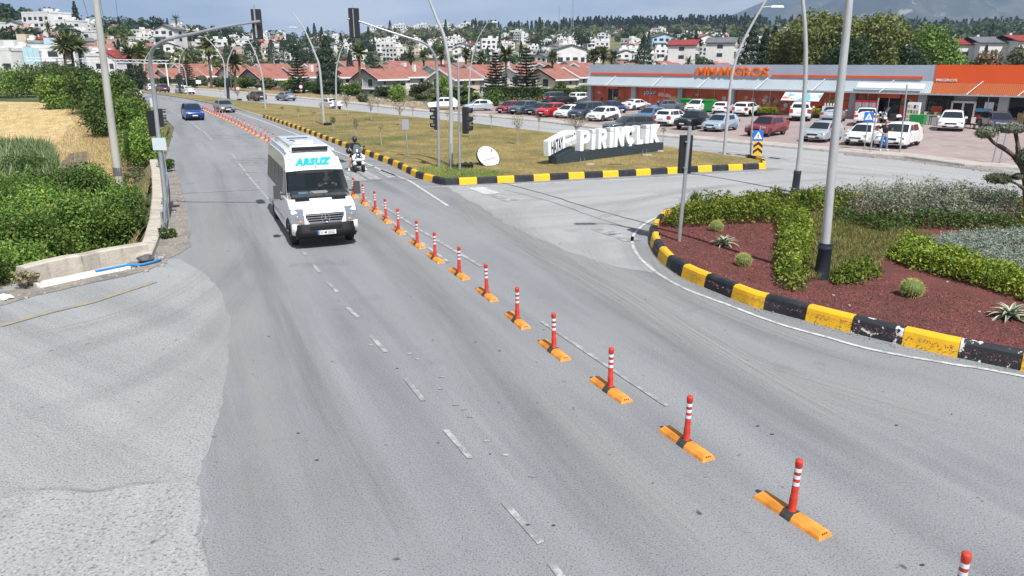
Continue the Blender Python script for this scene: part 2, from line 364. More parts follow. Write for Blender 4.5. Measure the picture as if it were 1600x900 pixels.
M_mulch = ramp_mat('red_mulch', [(0.19, 0.062, 0.05), ((0.09, 0.03, 0.027), 22, 0.45, 0.62, 3), ((0.23, 0.10, 0.088), 30, 0.55, 0.7, 3), ((0.11, 0.045, 0.038), 1.5, 0.45, 0.65, 6)], bump=1.0, bscale=40, bdist=0.03)

# world outline of the carriageways, surveyed from the photo
ROAD_L = [(-13.4, 16.0), (-12.3, 18.9), (-11.0, 20.2), (-10.75, 21.3), (-12.3, 25.0), (-15.4, 31.9), (-20.1, 42.9), (-29.2, 64.8), (-48.0, 101.0), (-66.0, 134.0), (-120.0, 215.0)]
def edge_left(y): return interp([(p[1], p[0]) for p in ROAD_L], y)
FK = [at(*q) for q in [(1600, 272), (1506, 260.6), (1412, 247.5), (1319, 240), (1150, 225), (1030, 214), (940, 203), (840, 190.5), (766, 184), (640, 173), (528, 160), (416, 149), (331, 142), (265, 136.5), (191, 133.6)]]
FK = [(p.x, p.y) for p in FK]; FK = [(60, 18), (36, 31)] + FK[1:] + [(-135.0, 225.0)]
def far_kerb_x(y): return interp(sorted((p[1], p[0]) for p in FK), y)
def smooth(t): t = max(0, min(1, t)); return t * t * (3 - 2 * t)
RIDGE = [(-400, 50), (0, 50), (100, 50), (200, 57), (300, 62), (400, 66), (500, 70), (570, 64), (640, 55), (740, 52), (800, 52), (900, 50), (1000, 49), (1200, 50), (1400, 56), (1600, 56), (2200, 50)]
RDIST = [(-400, 480), (0, 500), (400, 640), (560, 900), (700, 1000), (1600, 1050), (2200, 1050)]
def terrain(x, y):
    """ground height: level junction, low field on the left, a shallow dip behind the street and the hills beyond"""
    z = -0.03
    if y > 10:
        ex = edge_left(y) if y > 20.3 else -11.0
        if y > 19.4 and x < ex - 0.3: z = -0.03 - 1.15 * smooth((ex - 0.3 - x) / 1.2) * smooth((y - 19.4) / 1.0) * smooth((100 - y) / 35)
        elif 15 < y <= 20.4 and x < -14 - (20.4 - y): z = -0.03 - 1.15 * smooth((-14 - (20.4 - y) - x) / 1.5)
    if y > 80:
        d = math.hypot(x, y)
        fx = far_kerb_x(y) + 14
        side = smooth((x - fx) / 40) if y < 225 else 1.0
        dip = -3.4 * smooth((d - 118) / 80)
        z += dip * side if x > fx else (-1.5 * smooth((d - 180) / 60))
        if d > 230:
            u = 800 + F * x / (y * 1.05) if y > 1 else 3000
            rd = interp(RDIST, u); rv = interp(RIDGE, u)
            zr = HC + rd * 0.96 * (98 - rv) / 1148
            t = (d - 230) / (rd - 230)
            if t < 1: z = lerp(z, zr, t ** 1.05) + 1.2 * math.sin(x * .021 + 1) * math.sin(y * .017) * min(1, t * 3) * (1 - t)
            else: z = zr - 0.012 * (d - rd)
    return z
xs = np.concatenate([np.arange(-2600, -300, 60), np.arange(-300, -60, 8), np.arange(-60, 70, 1.0), np.arange(70, 300, 8), np.arange(300, 2600, 60)])
ys = np.concatenate([np.arange(-600, 0, 60), np.arange(0, 15, 3), np.arange(15, 70, 0.8), np.arange(70, 140, 2), np.arange(140, 420, 8), np.arange(420, 2600, 30)])
V = [(x, y, terrain(x, y)) for y in ys for x in xs]; nx = len(xs)
Fc = [(j * nx + i, j * nx + i + 1, (j + 1) * nx + i + 1, (j + 1) * nx + i) for j in range(len(ys) - 1) for i in range(nx - 1)]
me = bpy.data.meshes.new('ground'); me.from_pydata(V, [], Fc); me.materials.append(M_ground)
me.polygons.foreach_set('use_smooth', [True] * len(me.polygons)); tag(link('ground', me), kind='structure')

# --- carriageway sheets (each 4 mm above the one below)
road_poly = [(-30, -12), (70, -12), (70, 14)] + FK + ROAD_L[::-1] + [(-30, 15.5)]
tri_sheet('road', road_poly, 0.0, M_road)
P = lambda L: [(at(*q).x, at(*q).y) for q in L]
def wobble(pts, amp, step, seed):
    rr = random.Random(seed); out = []
    for p in resample(pts, step): out.append((p.x + rr.uniform(-amp, amp), p.y + rr.uniform(-amp, amp)))
    return out
# old pale asphalt of the side street on the left, ragged where it meets the newer road
ap_edge = wobble(P([(330, 905), (318, 850), (322, 800), (305, 760), (318, 720), (345, 640), (355, 560), (360, 500), (345, 455), (318, 425)]), 0.035, 0.22, 3)
tri_sheet('side_street', [(-28, -2), (-1.3, -2)] + ap_edge + [(-9.6, 20.5), (-11.0, 20.2), (-12.3, 18.9), (-13.4, 16.4), (-28, 14.5)], 0.004, M_apron)
pb = wobble(P([(-300, 790), (0, 778), (80, 768), (150, 770), (220, 760), (300, 752)]), 0.03, 0.2, 5)
pe = wobble(P([(308, 765), (318, 800), (316, 850), (326, 905)]), 0.05, 0.25, 6)
tri_sheet('road_patch', pb + pe + [(-1.4, -1), (-20, -1)], 0.008, M_patch)
# paler dusty junction surface between the two islands
jn = P([(700, 292), (900, 283), (1196, 268), (1260, 262), (1600, 312)]) + [(24, 24), (18, 27)] + P([(1040, 330), (1005, 350), (985, 372), (996, 400), (1024, 426)]) + P([(960, 418), (880, 392), (800, 355), (740, 318)])
tri_sheet('junction', wobble(jn + [jn[0]], 0.12, 0.6, 8)[:-1], 0.004, M_junction)
# far carriageway
MB_far = P([(1600, 318), (1400, 292), (1260, 268), (1196, 262), (1195, 255), (1037, 232), (842, 207.5), (742, 195), (660, 186), (580, 178), (500, 170), (386, 160), (312, 150), (250, 145), (214, 141)])
far_poly = [(60, 9), (60, 18), (36, 31)] + FK[2:] + [(-100, 178)] + MB_far[::-1] + [(29, 22)]
tri_sheet('far_road', far_poly, 0.008, M_far)

# --- median island with lawn
KM = P([(1196.5, 264), (1151, 266), (1106, 268), (1030, 272.5), (980, 275.5), (927, 278), (872, 281), (820, 284), (760, 287), (695, 289.5), (688, 288.5), (650, 278), (620, 262), (572, 243), (540, 231), (460, 201), (411, 184)])
KM2 = P([(411, 184), (365, 170.5), (331, 163), (293, 155), (246, 148), (214, 144)]) + [(-100, 172)]
KB = P([(1195, 255), (1037, 232), (842, 207.5), (742, 195), (660, 186), (580, 178), (500, 170), (386, 160), (312, 150), (250, 145), (214, 141)])
def _ins(line, s, d_):
    V_ = [Vector(q) for q in line]; out = []
    for i in range(len(V_)):
        a = V_[max(i - 1, 0)]; b = V_[min(i + 1, len(V_) - 1)]; t = (b - a).normalized(); out.append(V_[i] + Vector((-t.y, t.x)) * s * d_)
    return out
lawn = _ins(KM, -1, .12) + [Vector(q) for q in KM2[1:]] + [Vector((-100, 177))] + [Vector(q) for q in KB[::-1]]
# lawn is raised level with the kerb top
tri_sheet('lawn', [(p.x, p.y) for p in lawn], 0.16, M_lawn)
M_kyel = ramp_mat('kerb_yellow', [(0.80, 0.44, 0.02), ((0.66, 0.38, 0.04), 2.5, 0.5, 0.68, 8), ((0.48, 0.36, 0.20), 7, 0.70, 0.74, 6)], rough=0.6, bump=0.3, bscale=20)
M_kblk = ramp_mat('kerb_black', [(0.020, 0.022, 0.027), ((0.04, 0.042, 0.048), 2.5, 0.45, 0.65, 8), ((0.30, 0.28, 0.26), 7, 0.72, 0.75, 6)], rough=0.55, bump=0.3, bscale=20)
M_kblk_worn = ramp_mat('kerb_black_flaking', [(0.028, 0.03, 0.034), ((0.70, 0.68, 0.65), 4.5, 0.56, 0.59, 8)], rough=0.65, bump=0.5, bscale=20)
M_kplain = ramp_mat('kerb_plain', [(0.40, 0.385, 0.36), ((0.30, 0.285, 0.265), 2, 0.45, 0.65, 8)], bump=0.4, bscale=20)
def inner_normal(pts, i, sign):
    a = pts[max(i - 1, 0)]; b = pts[min(i + 1, len(pts) - 1)]; t = (b - a).normalized(); return Vector((-t.y, t.x)) * sign
def kerb_piece(mb, pts, s, h, wtop, m, batter=0.05):
    """one run of battered kerb; pts outer foot line, s=+1 island on the left side of travel"""
    O = [];
    for i, p in enumerate(pts):
        n = inner_normal(pts, i, s); r = h * 0.16
        O.append([(p.x, p.y, 0.0), (p.x + n.x * batter, p.y + n.y * batter, h - r), (p.x + n.x * (batter + r), p.y + n.y * (batter + r), h), (p.x + n.x * (batter + wtop), p.y + n.y * (batter + wtop), h), (p.x + n.x * (batter + wtop), p.y + n.y * (batter + wtop), 0.0)])
    V = [q for r_ in O for q in r_]; Fc = []
    for i in range(len(pts) - 1):
        for k in range(4):
            a, b, c, d = i * 5 + k, (i + 1) * 5 + k, (i + 1) * 5 + k + 1, i * 5 + k + 1
            Fc.append((a, b, c, d) if s > 0 else (d, c, b, a))
    for base, fl in ((0, s > 0), ((len(pts) - 1) * 5, s < 0)):
        f = tuple(range(base, base + 5)); Fc.append(f if fl else f[::-1])
    mb.add(V, Fc, m)
def kerb_run(name, line, s, h, wtop, seg, cols, label, gap=0.012, phase=0.0):
    """painted kerb: root empty, each block a part"""
    P_ = resample(line, 0.05); cum = [0]
    for a, b in zip(P_, P_[1:]): cum.append(cum[-1] + (b - a).length)
    root = empty(name, (0, 0, 0)); tag(root, label, 'kerb')
    total = cum[-1]; k = 0; pos = -phase
    def atd(d):
        d = max(0, min(total, d)); i = max(0, min(len(cum) - 2, int(np.searchsorted(cum, d)) - 1)); t = (d - cum[i]) / max(1e-6, cum[i + 1] - cum[i]); return P_[i].lerp(P_[i + 1], t)
    while pos < total - 0.05:
        a, b = max(0, pos), min(total, pos + seg[k % len(seg)]); n = max(2, int((b - a) / 0.25) + 1)
        if b - a > 0.05:
            pts = [atd(lerp(a, b - gap, i / (n - 1))) for i in range(n)]
            mb = MB(); kerb_piece(mb, pts, s, h, wtop, 0)
            c = cols(k, a)
            mb.build(c[0], c[1], root)
        pos += seg[k % len(seg)]; k += 1
    return root
ky, kb_ = ('yellow_block', M_kyel), ('black_block', M_kblk)
near_side = [Vector(q) for q in KM[::-1]]                       # from far end to the corner, then east to the tip
kl = [(q.x, q.y) for q in near_side]
kerb_run('painted_kerb', kl[:7] , 1, 0.30, 0.16, [0.92, 0.92], lambda k, a: ky if k % 2 else kb_, 'black and yellow painted kerb along the near side of the dry lawn median, running away from the corner')
kerb_run('painted_kerb', kl[6:], 1, 0.30, 0.17, [0.98, 0.84], lambda k, a: ky if k % 2 else kb_, 'black and yellow painted kerb at the end of the lawn median in front of the big letter sign')
tipb = P([(1196.5, 264), (1197, 259.5), (1195, 255), (1169, 249)])
kerb_run('painted_kerb', tipb, 1, 0.30, 0.16, [1.1, 0.9], lambda k, a: kb_ if k % 2 else ky, 'short black and yellow kerb rounding the tip of the median beside the chevron sign')
mb = MB(); l2 = resample(KM2, 1.0); kerb_piece(mb, l2, -1, 0.17, 0.16, 0); o = mb.build('plain_kerb', M_kplain); tag(o, 'bare grey kerb along the far part of the median beside the oncoming lane', 'kerb')
mb = MB(); l3 = resample(KB[1:], 1.0); kerb_piece(mb, l3, 1, 0.17, 0.14, 0); o = mb.build('plain_kerb', M_kplain); tag(o, 'bare grey kerb along the back of the lawn median next to the far carriageway', 'kerb')

# --- roundabout island
KI = P([(1562, 571), (1472, 554), (1379, 532), (1302, 513), (1224, 492), (1170, 478), (1120, 457), (1085, 443), (1058, 430), (1038, 416), (1024, 400), (1016, 384), (1015, 368), (1019, 356), (1030, 344), (1060, 333), (1110, 323), (1190, 315), (1300, 312), (1450, 315), (1600, 322)])
KI = [(15.0, 9.3), (12.0, 10.55), (10.4, 11.6)] + KI[1:] + [(24, 20.5), (28, 17)]
def ki_col(k, a):
    if k % 2: return ky
    return ('black_block', M_kblk_worn) if k in (2, 4) else kb_
kerb_run('painted_kerb', KI[2:], -1, 0.34, 0.19, [1.0, 1.0], ki_col, 'tall black and yellow painted kerb with flaking paint around the planted roundabout', phase=0.62)
isl = KI + [(28, 9)]
def inset_line(line, s, d_):
    V_ = [Vector(q) for q in line]; return [tuple(V_[i] + inner_normal(V_, i, s) * d_) for i in range(len(V_))]
tri_sheet("planting_bed", inset_line(KI, -1, .15) + [(28, 9)], 0.20, M_mulch)
# --- far pavement, parking lot
def offset_line(line, d):
    V_ = [Vector(q) for q in line]; return [V_[i] + inner_normal(V_, i, 1) * d for i in range(len(V_))]
FKr = FK[::-1]                                                  # left to right
fk_v = [Vector(q) for q in resample(FKr, 2.0)]
inner = offset_line([(q.x, q.y) for q in fk_v], 1.9)
mb = MB(); kerb_piece(mb, fk_v, 1, 0.15, 0.18, 0, 0.03); o = mb.build('plain_kerb', M_kplain); tag(o, 'long grey kerb between the far carriageway and the pale pavement of the parking lot', 'kerb')
in0 = offset_line([(q.x, q.y) for q in fk_v], 0.19)
tri_sheet('pavement', [(q.x, q.y) for q in in0] + [(q.x, q.y) for q in inner[::-1]], 0.14, M_walk)
lot = [(q.x, q.y) for q in inner if q.x > -6.5]
tri_sheet('parking_lot', lot + [(75, 30), (75, 95), (15, 112), (-4, 98)], 0.12, M_pave)
# dusty strips
tri_sheet('roadside_dust', wobble(P([(262, 405), (300, 385), (290, 330), (283, 290), (272, 262), (266, 262), (262, 300), (258, 350), (240, 395)]) + P([(262, 405)]), 0.05, 0.4, 11)[:-1], 0.012, M_dust)
tri_sheet('roadside_dust', wobble(P([(-20, 484), (60, 462), (130, 446), (200, 432), (262, 412), (240, 398), (200, 412), (100, 432), (30, 452), (-20, 462), (-20, 484)]), 0.04, 0.3, 12)[:-1], 0.016, M_dust)
tri_sheet('kerb_rubble', wobble(P([(1320, 243), (1412, 251), (1506, 264), (1600, 276), (1600, 271), (1506, 258.5), (1412, 246.5), (1320, 239.5), (1320, 243)]), 0.06, 0.4, 13)[:-1], 0.012, M_dust)

# --- field at left (lower than the road)
def drape(name, poly, step, dz, m, kind='structure'):
    x0, x1 = min(p[0] for p in poly), max(p[0] for p in poly); y0, y1 = min(p[1] for p in poly), max(p[1] for p in poly)
    X = np.arange(x0, x1 + step, step); Y = np.arange(y0, y1 + step, step); idx = {}; V = []; Fc = []
    def vid(i, j):
        if (i, j) not in idx: idx[(i, j)] = len(V); V.append((X[i], Y[j], terrain(X[i], Y[j]) + dz))
        return idx[(i, j)]
    for j in range(len(Y) - 1):
        for i in range(len(X) - 1):
            if inside(poly, (X[i] + X[i + 1]) / 2, (Y[j] + Y[j + 1]) / 2): Fc.append((vid(i, j), vid(i + 1, j), vid(i + 1, j + 1), vid(i, j + 1)))
    me = bpy.data.meshes.new(name); me.from_pydata(V, [], Fc); me.materials.append(m); me.polygons.foreach_set('use_smooth', [True] * len(Fc))
    o = link(name, me); o['kind'] = kind; return o
ZF = -1.18
Q = lambda L, z=ZF: [(at(u, v, z).x, at(u, v, z).y) for u, v in L]
verge_poly = [(edge_left(y) - 0.55, y) for y in np.arange(21, 78, 2.0)] + [(edge_left(y) - 0.55 - 9.5, y) for y in np.arange(77, 20, -2.0)]
drape('verge', verge_poly, 0.4, 0.03, M_verge)
straw_poly = Q([(-500, 176), (0, 172), (90, 174), (150, 185), (175, 205), (180, 250), (165, 330), (60, 330), (-500, 330)])
drape('straw_field', straw_poly, 0.5, 0.06, M_straw)
drape('bare_soil', Q([(110, 242), (135, 238), (137, 252), (128, 275), (120, 292), (95, 300), (90, 262)]), 0.18, 0.10, M_soil)

# --- painted markings
mk = MB()
def line_mark(pts, w, z=0.014, m=0, mb=mk): strip_mesh(mb, resample([(p[0], p[1]) for p in pts], 1.0), w, z, m)
dash = empty('lane_markings');
for a, b in [((845, 850), (787, 785)), ((735, 717), (696, 672)), ((662, 627), (634, 592)), ((603, 551), (579, 525)), ((560, 497), (543, 481)), ((527, 457), (513, 442)), ((501, 427), (489, 414)), ((479, 400), (471, 391)), ((902, 935), (860, 880))]:
    line_mark(P([a, b]), 0.09, 0.014, 1)
line_mark(P([(846, 503), (930, 560), (1042, 635)]), 0.085, 0.014, 1)
line_mark(P([(560, 300), (617, 350), (701, 410)]), 0.12, 0.014, 1)
line_mark(P([(596, 320), (660, 362), (752, 417)]), 0.12, 0.014, 1)
edge = P([(1030, 338), (1005, 352), (988, 372), (995, 397), (1023, 424), (1069, 451), (1135, 476), (1212, 505), (1290, 527), (1367, 548), (1484, 569), (1600, 589)]); edge = edge + [(13, 9.3), (17, 7.8)]
line_mark([tuple(q) for q in catmull2([Vector(q) for q in edge], 4)], 0.10, 0.014, 0)
line_mark(P([(660, 293), (760, 291), (880, 285), (985, 280), (1080, 275), (1196, 268)]), 0.12, 0.014, 0)
line_mark(P([(700, 322), (640, 283), (600, 268), (560, 250), (520, 235), (470, 213), (420, 193)]), 0.13, 0.014, 0)
line_mark(P([(420, 193), (380, 179), (340, 169), (300, 160), (250, 151), (218, 147)]), 0.14, 0.014, 0)
line_mark(P([(255, 151), (300, 163), (330, 170)]), 0.12, 0.014, 1)
line_mark(P([(238, 158), (262, 170), (291, 187), (320, 207), (332, 220)]), 0.14, 0.014, 1)
line_mark(P([(362, 240), (378, 262), (392, 280), (420, 312)]), 0.12, 0.014, 1)
# broad dashes where the crossing meets the junction
for a, b, w_ in [((742, 293), (770, 303), 0.75), ((775, 304), (800, 314), 0.7), ((935, 358), (960, 367), 0.55), ((962, 366), (990, 377), 0.6)]:
    line_mark(P([a, b]), w_, 0.014, 0 if a[0] < 760 else 1)
# zebra in front of the scooter, on the left lane too
for a, b, w_ in [((520, 268), (545, 282), 0.55), ((566, 268), (588, 281), 0.55), ((594, 266), (615, 278), 0.55), ((545, 269), (566, 283), 0.5)]:
    line_mark(P([a, b]), w_, 0.014, 1)
line_mark(P([(540, 286), (600, 281), (655, 280)]), 0.1, 0.014, 1)
line_mark(P([(565, 262), (590, 260), (612, 258)]), 0.25, 0.014, 1)
# rumble bars across the lanes
def bars(u0, u1, v0, vs, slope=-1.0, w_=0.10):
    for k, dv in enumerate(vs): line_mark(P([(u0 + k * 5, v0 + dv), (u1 + k * 5, v0 + dv + slope)]), w_, 0.014, 1)
bars(325, 398, 212.5, [0, 2.2, 4.6], -3, 0.16); bars(362, 412, 249, [0, 2.3, 4.8, 7.4], -1.5, 0.13)
bars(500, 545, 241, [0, 2.3, 4.6, 6.9], -1.0, 0.12); bars(381, 408, 269.5, [0], -1, 0.16)
bars(420, 450, 208.5, [0], -1, 0.2); bars(256, 292, 169.5, [0], 0, 0.5); bars(315, 348, 187, [0], -0.5, 0.35); bars(366, 392, 186, [0], 0, 0.3); bars(228, 262, 157, [0], -0.5, 0.6)
line_mark(P([(270, 303), (330, 300), (410, 296)]), 0.1, 0.014, 1)
# far carriageway zebra and lane line
for k in range(5): line_mark(P([(1098 + k * 26, 236 + k * 2.6), (1140 + k * 26, 241.5 + k * 2.4)]), 0.5, 0.014, 1)
line_mark(P([(1340, 270), (1430, 276), (1512, 288)]), 0.1, 0.014, 1)
mo = mk.build('lane_markings', [M_paint, M_paint_worn]); bpy.data.objects.remove(dash); mo['kind'] = 'structure'
ym = MB(); line_mark(P([(0, 510), (80, 488), (140, 474), (190, 458), (242, 441)]), 0.20, 0.02, 0, ym); o = ym.build('yellow_line', M_paint_yel); o['kind'] = 'structure'
# thin dark lines across the junction asphalt
M_dark_line = ramp_mat('tar_seam', [(0.06, 0.06, 0.062), ((0.13, 0.13, 0.13), 3.0, 0.5, 0.62, 8)], rough=0.6, bump=0.2)
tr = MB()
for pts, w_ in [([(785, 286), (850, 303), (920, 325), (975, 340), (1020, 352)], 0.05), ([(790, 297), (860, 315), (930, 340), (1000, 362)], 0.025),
                ([(616, 283), (660, 280), (690, 290)], 0.03)]:
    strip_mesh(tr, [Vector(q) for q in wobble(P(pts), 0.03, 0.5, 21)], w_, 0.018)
o = tr.build('dark_lines', M_dark_line); o['kind'] = 'structure'
# loose stones along the edges
rng = np.random.default_rng(4)
def stones(name, poly, n, z, s0, s1, m, seed, label=None):
    rr = np.random.default_rng(seed); xs_ = [p[0] for p in poly]; ys_ = [p[1] for p in poly]; out = []
    while len(out) < n:
        x, y = rr.uniform(min(xs_), max(xs_)), rr.uniform(min(ys_), max(ys_))
        if inside(poly, x, y): out.append((x, y))
    mb = MB()
    for x, y in out:
        s = s0 + (s1 - s0) * rr.random() ** 3; mb.box((x, y, z + s * 0.3), (s * rr.uniform(.7, 1.3), s, s * 0.7), 0 if rr.random() < .6 else 1, rz=rr.uniform(0, 3), rx=rr.uniform(-.4, .4), top=(0.6, 0.7))
    o = mb.build(name, m); o['kind'] = 'stuff'; return o
M_st = [mat('stone_pale', (0.36, 0.32, 0.28), 0.9, var=0.3), mat('stone_grey', (0.26, 0.24, 0.22), 0.9, var=0.3)]
stones('gravel', P([(30, 470), (262, 412), (300, 385), (282, 280), (268, 262), (258, 350), (240, 398), (200, 415), (0, 465)]), 420, 0.015, 0.012, 0.07, M_st, 5)
stones('gravel', P([(1320, 243), (1412, 252), (1506, 265), (1600, 277), (1600, 270), (1506, 258), (1412, 246), (1320, 239)]), 220, 0.015, 0.02, 0.12, M_st, 6)
stones('gravel', P([(1005, 380), (1040, 425), (1120, 466), (1230, 500), (1400, 545), (1400, 538), (1230, 494), (1120, 459), (1040, 418), (1014, 380)]), 160, 0.015, 0.01, 0.035, M_st, 7)

# tyre rubber, dust and wear on the asphalt
RUB = (.11, .11, .115); DUST = (.42, .41, .39)
M_sd = [smear_mat('tyre_wear_%d' % i, RUB, a, s_, .30, .62, i * 3.3) for i, (a, s_) in enumerate([(.20, (.10, 3.0)), (.13, (.2, 6.0)), (.13, (.3, 10.0))])]
M_sl = [smear_mat('dust_wear_%d' % i, DUST, a, s_, .35, .68, i * 5.1 + 1) for i, (a, s_) in enumerate([(.32, (.12, 4.0)), (.38, (.25, 12.0))])]
for k, (pts, w_, m) in enumerate([
    ([(500, 300), (590, 375), (700, 500), (860, 690), (1120, 960)], 1.5, M_sd[0]), ([(560, 330), (640, 400), (760, 520), (930, 700), (1200, 950)], .7, M_sl[0]),
    ([(380, 300), (410, 420), (470, 600), (590, 900)], 1.0, M_sd[1]), ([(330, 300), (345, 420), (380, 600), (450, 900)], 1.2, M_sl[0]), ([(340, 260), (360, 330), (420, 440), (520, 640), (700, 950)], .8, M_sd[1]),
    ([(680, 300), (800, 360), (960, 480), (1180, 620), (1500, 800)], 1.4, M_sd[0]), ([(760, 310), (860, 380), (980, 470), (1150, 560), (1600, 700)], 1.2, M_sl[0]),
    ([(1400, 700), (1180, 580), (1010, 470), (930, 400), (930, 350), (1010, 310), (1160, 285)], .9, M_sl[1]),
    ([(1100, 560), (960, 460), (860, 400), (800, 350), (830, 310), (950, 290)], 1.1, M_sl[1]), ([(1000, 500), (890, 430), (800, 380), (740, 340), (720, 312)], 1.0, M_sl[1]),
    ([(1600, 640), (1350, 570), (1180, 520), (1050, 455), (990, 400), (985, 360)], .8, M_sd[1]), ([(860, 330), (980, 315), (1150, 290), (1330, 280)], .8, M_sd[2]), ([(900, 350), (1000, 325), (1130, 305)], .6, M_sl[1]),
    ([(700, 300), (790, 350), (890, 396), (1000, 440), (1150, 510)], 1.6, M_sl[0]), ([(1010, 380), (1060, 450), (1200, 515), (1400, 580)], .7, M_sl[0]),
    ([(-40, 590), (140, 540), (280, 490), (360, 430), (400, 380)], .9, M_sd[1]), ([(-40, 680), (200, 600), (330, 520), (400, 430)], .8, M_sd[2]), ([(-40, 540), (160, 500), (300, 440), (350, 380)], .8, M_sl[1]), ([(60, 760), (250, 650), (350, 540), (380, 460)], 1.2, M_sl[0]),
    ([(1210, 268), (1380, 276), (1600, 300)], 1.0, M_sd[1]), ([(1000, 224), (1200, 245), (1400, 262), (1600, 285)], .9, M_sd[1]), ([(500, 158), (700, 182), (1000, 219), (1200, 240)], .9, M_sd[1])]):
    smear('tyre_marks', P(pts), w_, m, .0225 + .0012 * k)
# crumbly dark edge of the patch
M_edge = smear_mat('crumbled_edge', (.08, .08, .08), .5, (2.0, 2.0), .35, .5, 9.0)
smear('patch_edge', wobble(P([(0, 768), (80, 765), (150, 768), (220, 757), (300, 750)]), .02, .15, 41), .10, M_edge, .021); smear('patch_edge', wobble(P([(308, 765), (318, 800), (316, 850), (328, 905)]), .04, .15, 42), .09, M_edge, .0215)
# scuffs of old paint, oil spots
sm = MB(); rr = random.Random(12)
for u, v in ((640, 553), (652, 562), (688, 608), (690, 590), (712, 634), (725, 640), (735, 652), (790, 712), (760, 690), (580, 540), (832, 745)):
    c = at(u, v); a = rr.uniform(0, 3); sm.prism([(c.x + 0.06 * math.cos(a + t) * rr.uniform(.6, 1.2), c.y + .03 * math.sin(a + t) * rr.uniform(.5, 1.3)) for t in np.linspace(0, 2 * PI, 8)[:-1]], .012, .0165, 0)
o = sm.build('paint_scuffs', M_paint_worn); o['kind'] = 'structure'
om = MB()
for i in range(24):
    c = at(rr.uniform(250, 1500), rr.uniform(420, 890)); q = rr.uniform(.006, .02); a = rr.uniform(0, 3)
    if inside(isl, c.x, c.y): continue
    om.prism([(c.x + q * 1.8 * math.cos(t) * rr.uniform(.7, 1.2), c.y + q * math.sin(t) * rr.uniform(.7, 1.2)) for t in np.linspace(0, 2 * PI, 8)[:-1]], .010, .0155, 0)
o = om.build('oil_spots', mat('oil_spot', (.045, .045, .05), .5)); o['kind'] = 'structure'
# ================================================================== STREET FURNITURE
def onplane(u, v, O, d):
    """where the sight line of a photo pixel meets the upright plane through O along d -> (distance along, height)"""
    dx = (u - 800) / F; dy = (450 - v) / F
    r = Vector((dx, CP + dy * SP, dy * CP - SP)); n = Vector((-d.y, d.x, 0))
    t = (Vector((O.x, O.y, 0)) - Vector((0, 0, HC))).dot(n) / r.dot(n)
    p = Vector((0, 0, HC)) + r * t
    return (p - Vector((O.x, O.y, 0))).dot(Vector((d.x, d.y, 0))), p.z
M_orange = mat('rubber_orange', (0.74, 0.27, 0.035), 0.6, var=0.35, scale=5, bump=0.3)
M_rub = mat('rubber_black', (0.05, 0.048, 0.048), 0.6, var=0.3, scale=9)
M_red = mat('post_red', (0.62, 0.045, 0.022), 0.5, var=0.3, scale=7)
M_refw = mat('reflective_white', (0.62, 0.66, 0.72), 0.35, var=0.1)
M_refr = mat('reflector_red', (0.35, 0.01, 0.01), 0.25)
M_galv = mat('galvanised', (0.42, 0.44, 0.46), 0.42, metal=0.55, var=0.15, scale=3)
M_pole = mat('pole_paint', (0.44, 0.45, 0.45), 0.45, metal=0.2, var=0.12, scale=2)
M_sleeve = mat('sleeve_black', (0.018, 0.024, 0.036), 0.35, var=0.1)
M_sig = mat('signal_black', (0.016, 0.017, 0.019), 0.4, var=0.1)
M_white = mat('white_paint', (0.78, 0.79, 0.80), 0.4, var=0.05, scale=1.5)
M_lens = {c: mat('lens_' + c, q, 0.25) for c, q in {'red': (0.12, 0.012, 0.01), 'amber': (0.13, 0.07, 0.01), 'green': (0.01, 0.08, 0.05)}.items()}

def bollard_proto():
    r = empty('bollard')
    prof = [(-0.118, 0.0), (0.118, 0.0), (0.102, 0.040), (0.055, 0.088), (-0.055, 0.088), (-0.102, 0.040)]
    def seg(mb, x0, x1, e0=0.0, e1=0.0, k=1.0):
        a = [Vector((x0 + (e0 if z > 0.05 else e0 * .3 if z > 0 else 0), y * k, z * k)) for y, z in prof]; b = [Vector((x1 - (e1 if z > 0.05 else e1 * .3 if z > 0 else 0), y * k, z * k)) for y, z in prof]
        mb.add(a + b, [tuple(range(6)), tuple(range(11, 5, -1))] + [(i, i + 6, (i + 1) % 6 + 6, (i + 1) % 6) for i in range(6)], 0)
    mb = MB(); seg(mb, 0.08, 0.52, 0, 0.05)
    mb.build('base_half', M_orange, r)
    mb = MB(); seg(mb, -0.52, -0.08, 0.05, 0)
    mb.build('base_half', M_orange, r)
    mb = MB(); seg(mb, -0.0795, 0.0795, 0, 0, 1.03); mb.build('socket', M_rub, r)
    for sx in (-1, 1):
        for y in (-0.035, 0, 0.035):
            mb = MB(); mb.lathe([(0.013, -0.006), (0.013, 0.006)], 8, M=Matrix.Translation((sx * 0.492, y, 0.052)) @ Matrix.Rotation(PI / 2 - sx * 0.5, 4, 'Y'), smooth=False); mb.build('reflector', M_refr, r)
    prof2 = [(0.052, 0.085), (0.052, 0.10)]
    for k in range(9): prof2 += [(0.044, 0.105 + k * 0.018), (0.050, 0.112 + k * 0.018), (0.050, 0.118 + k * 0.018)]
    prof2 += [(0.043, 0.29), (0.041, 0.70), (0.045, 0.705), (0.046, 0.765), (0.044, 0.785), (0.02, 0.792), (0.001, 0.79)]
    mb = MB(); mb.lathe(prof2, 14); post = mb.build('post', M_red, r)
    for z in (0.465, 0.56, 0.655):
        mb = MB(); mb.lathe([(0.0438, z - 0.024), (0.0438, z + 0.024)], 14); mb.build('reflective_band', M_refw, post)
    return r
line = [(4.45, 6.12), (3.5, 7.9)] + [(p.x, p.y) for p in [at(*q) for q in [(1071, 695), (951, 612), (868, 549), (808, 502), (759, 462), (716, 430), (681, 405), (651, 383), (623, 362), (604, 345), (587, 331), (569, 318), (553, 307)]]]
far_line = resample([line[-1], (at(415, 219).x, at(415, 219).y), (at(368, 194).x, at(368, 194).y), (at(317, 171.5).x, at(317, 171.5).y)], 1.95)[1:]
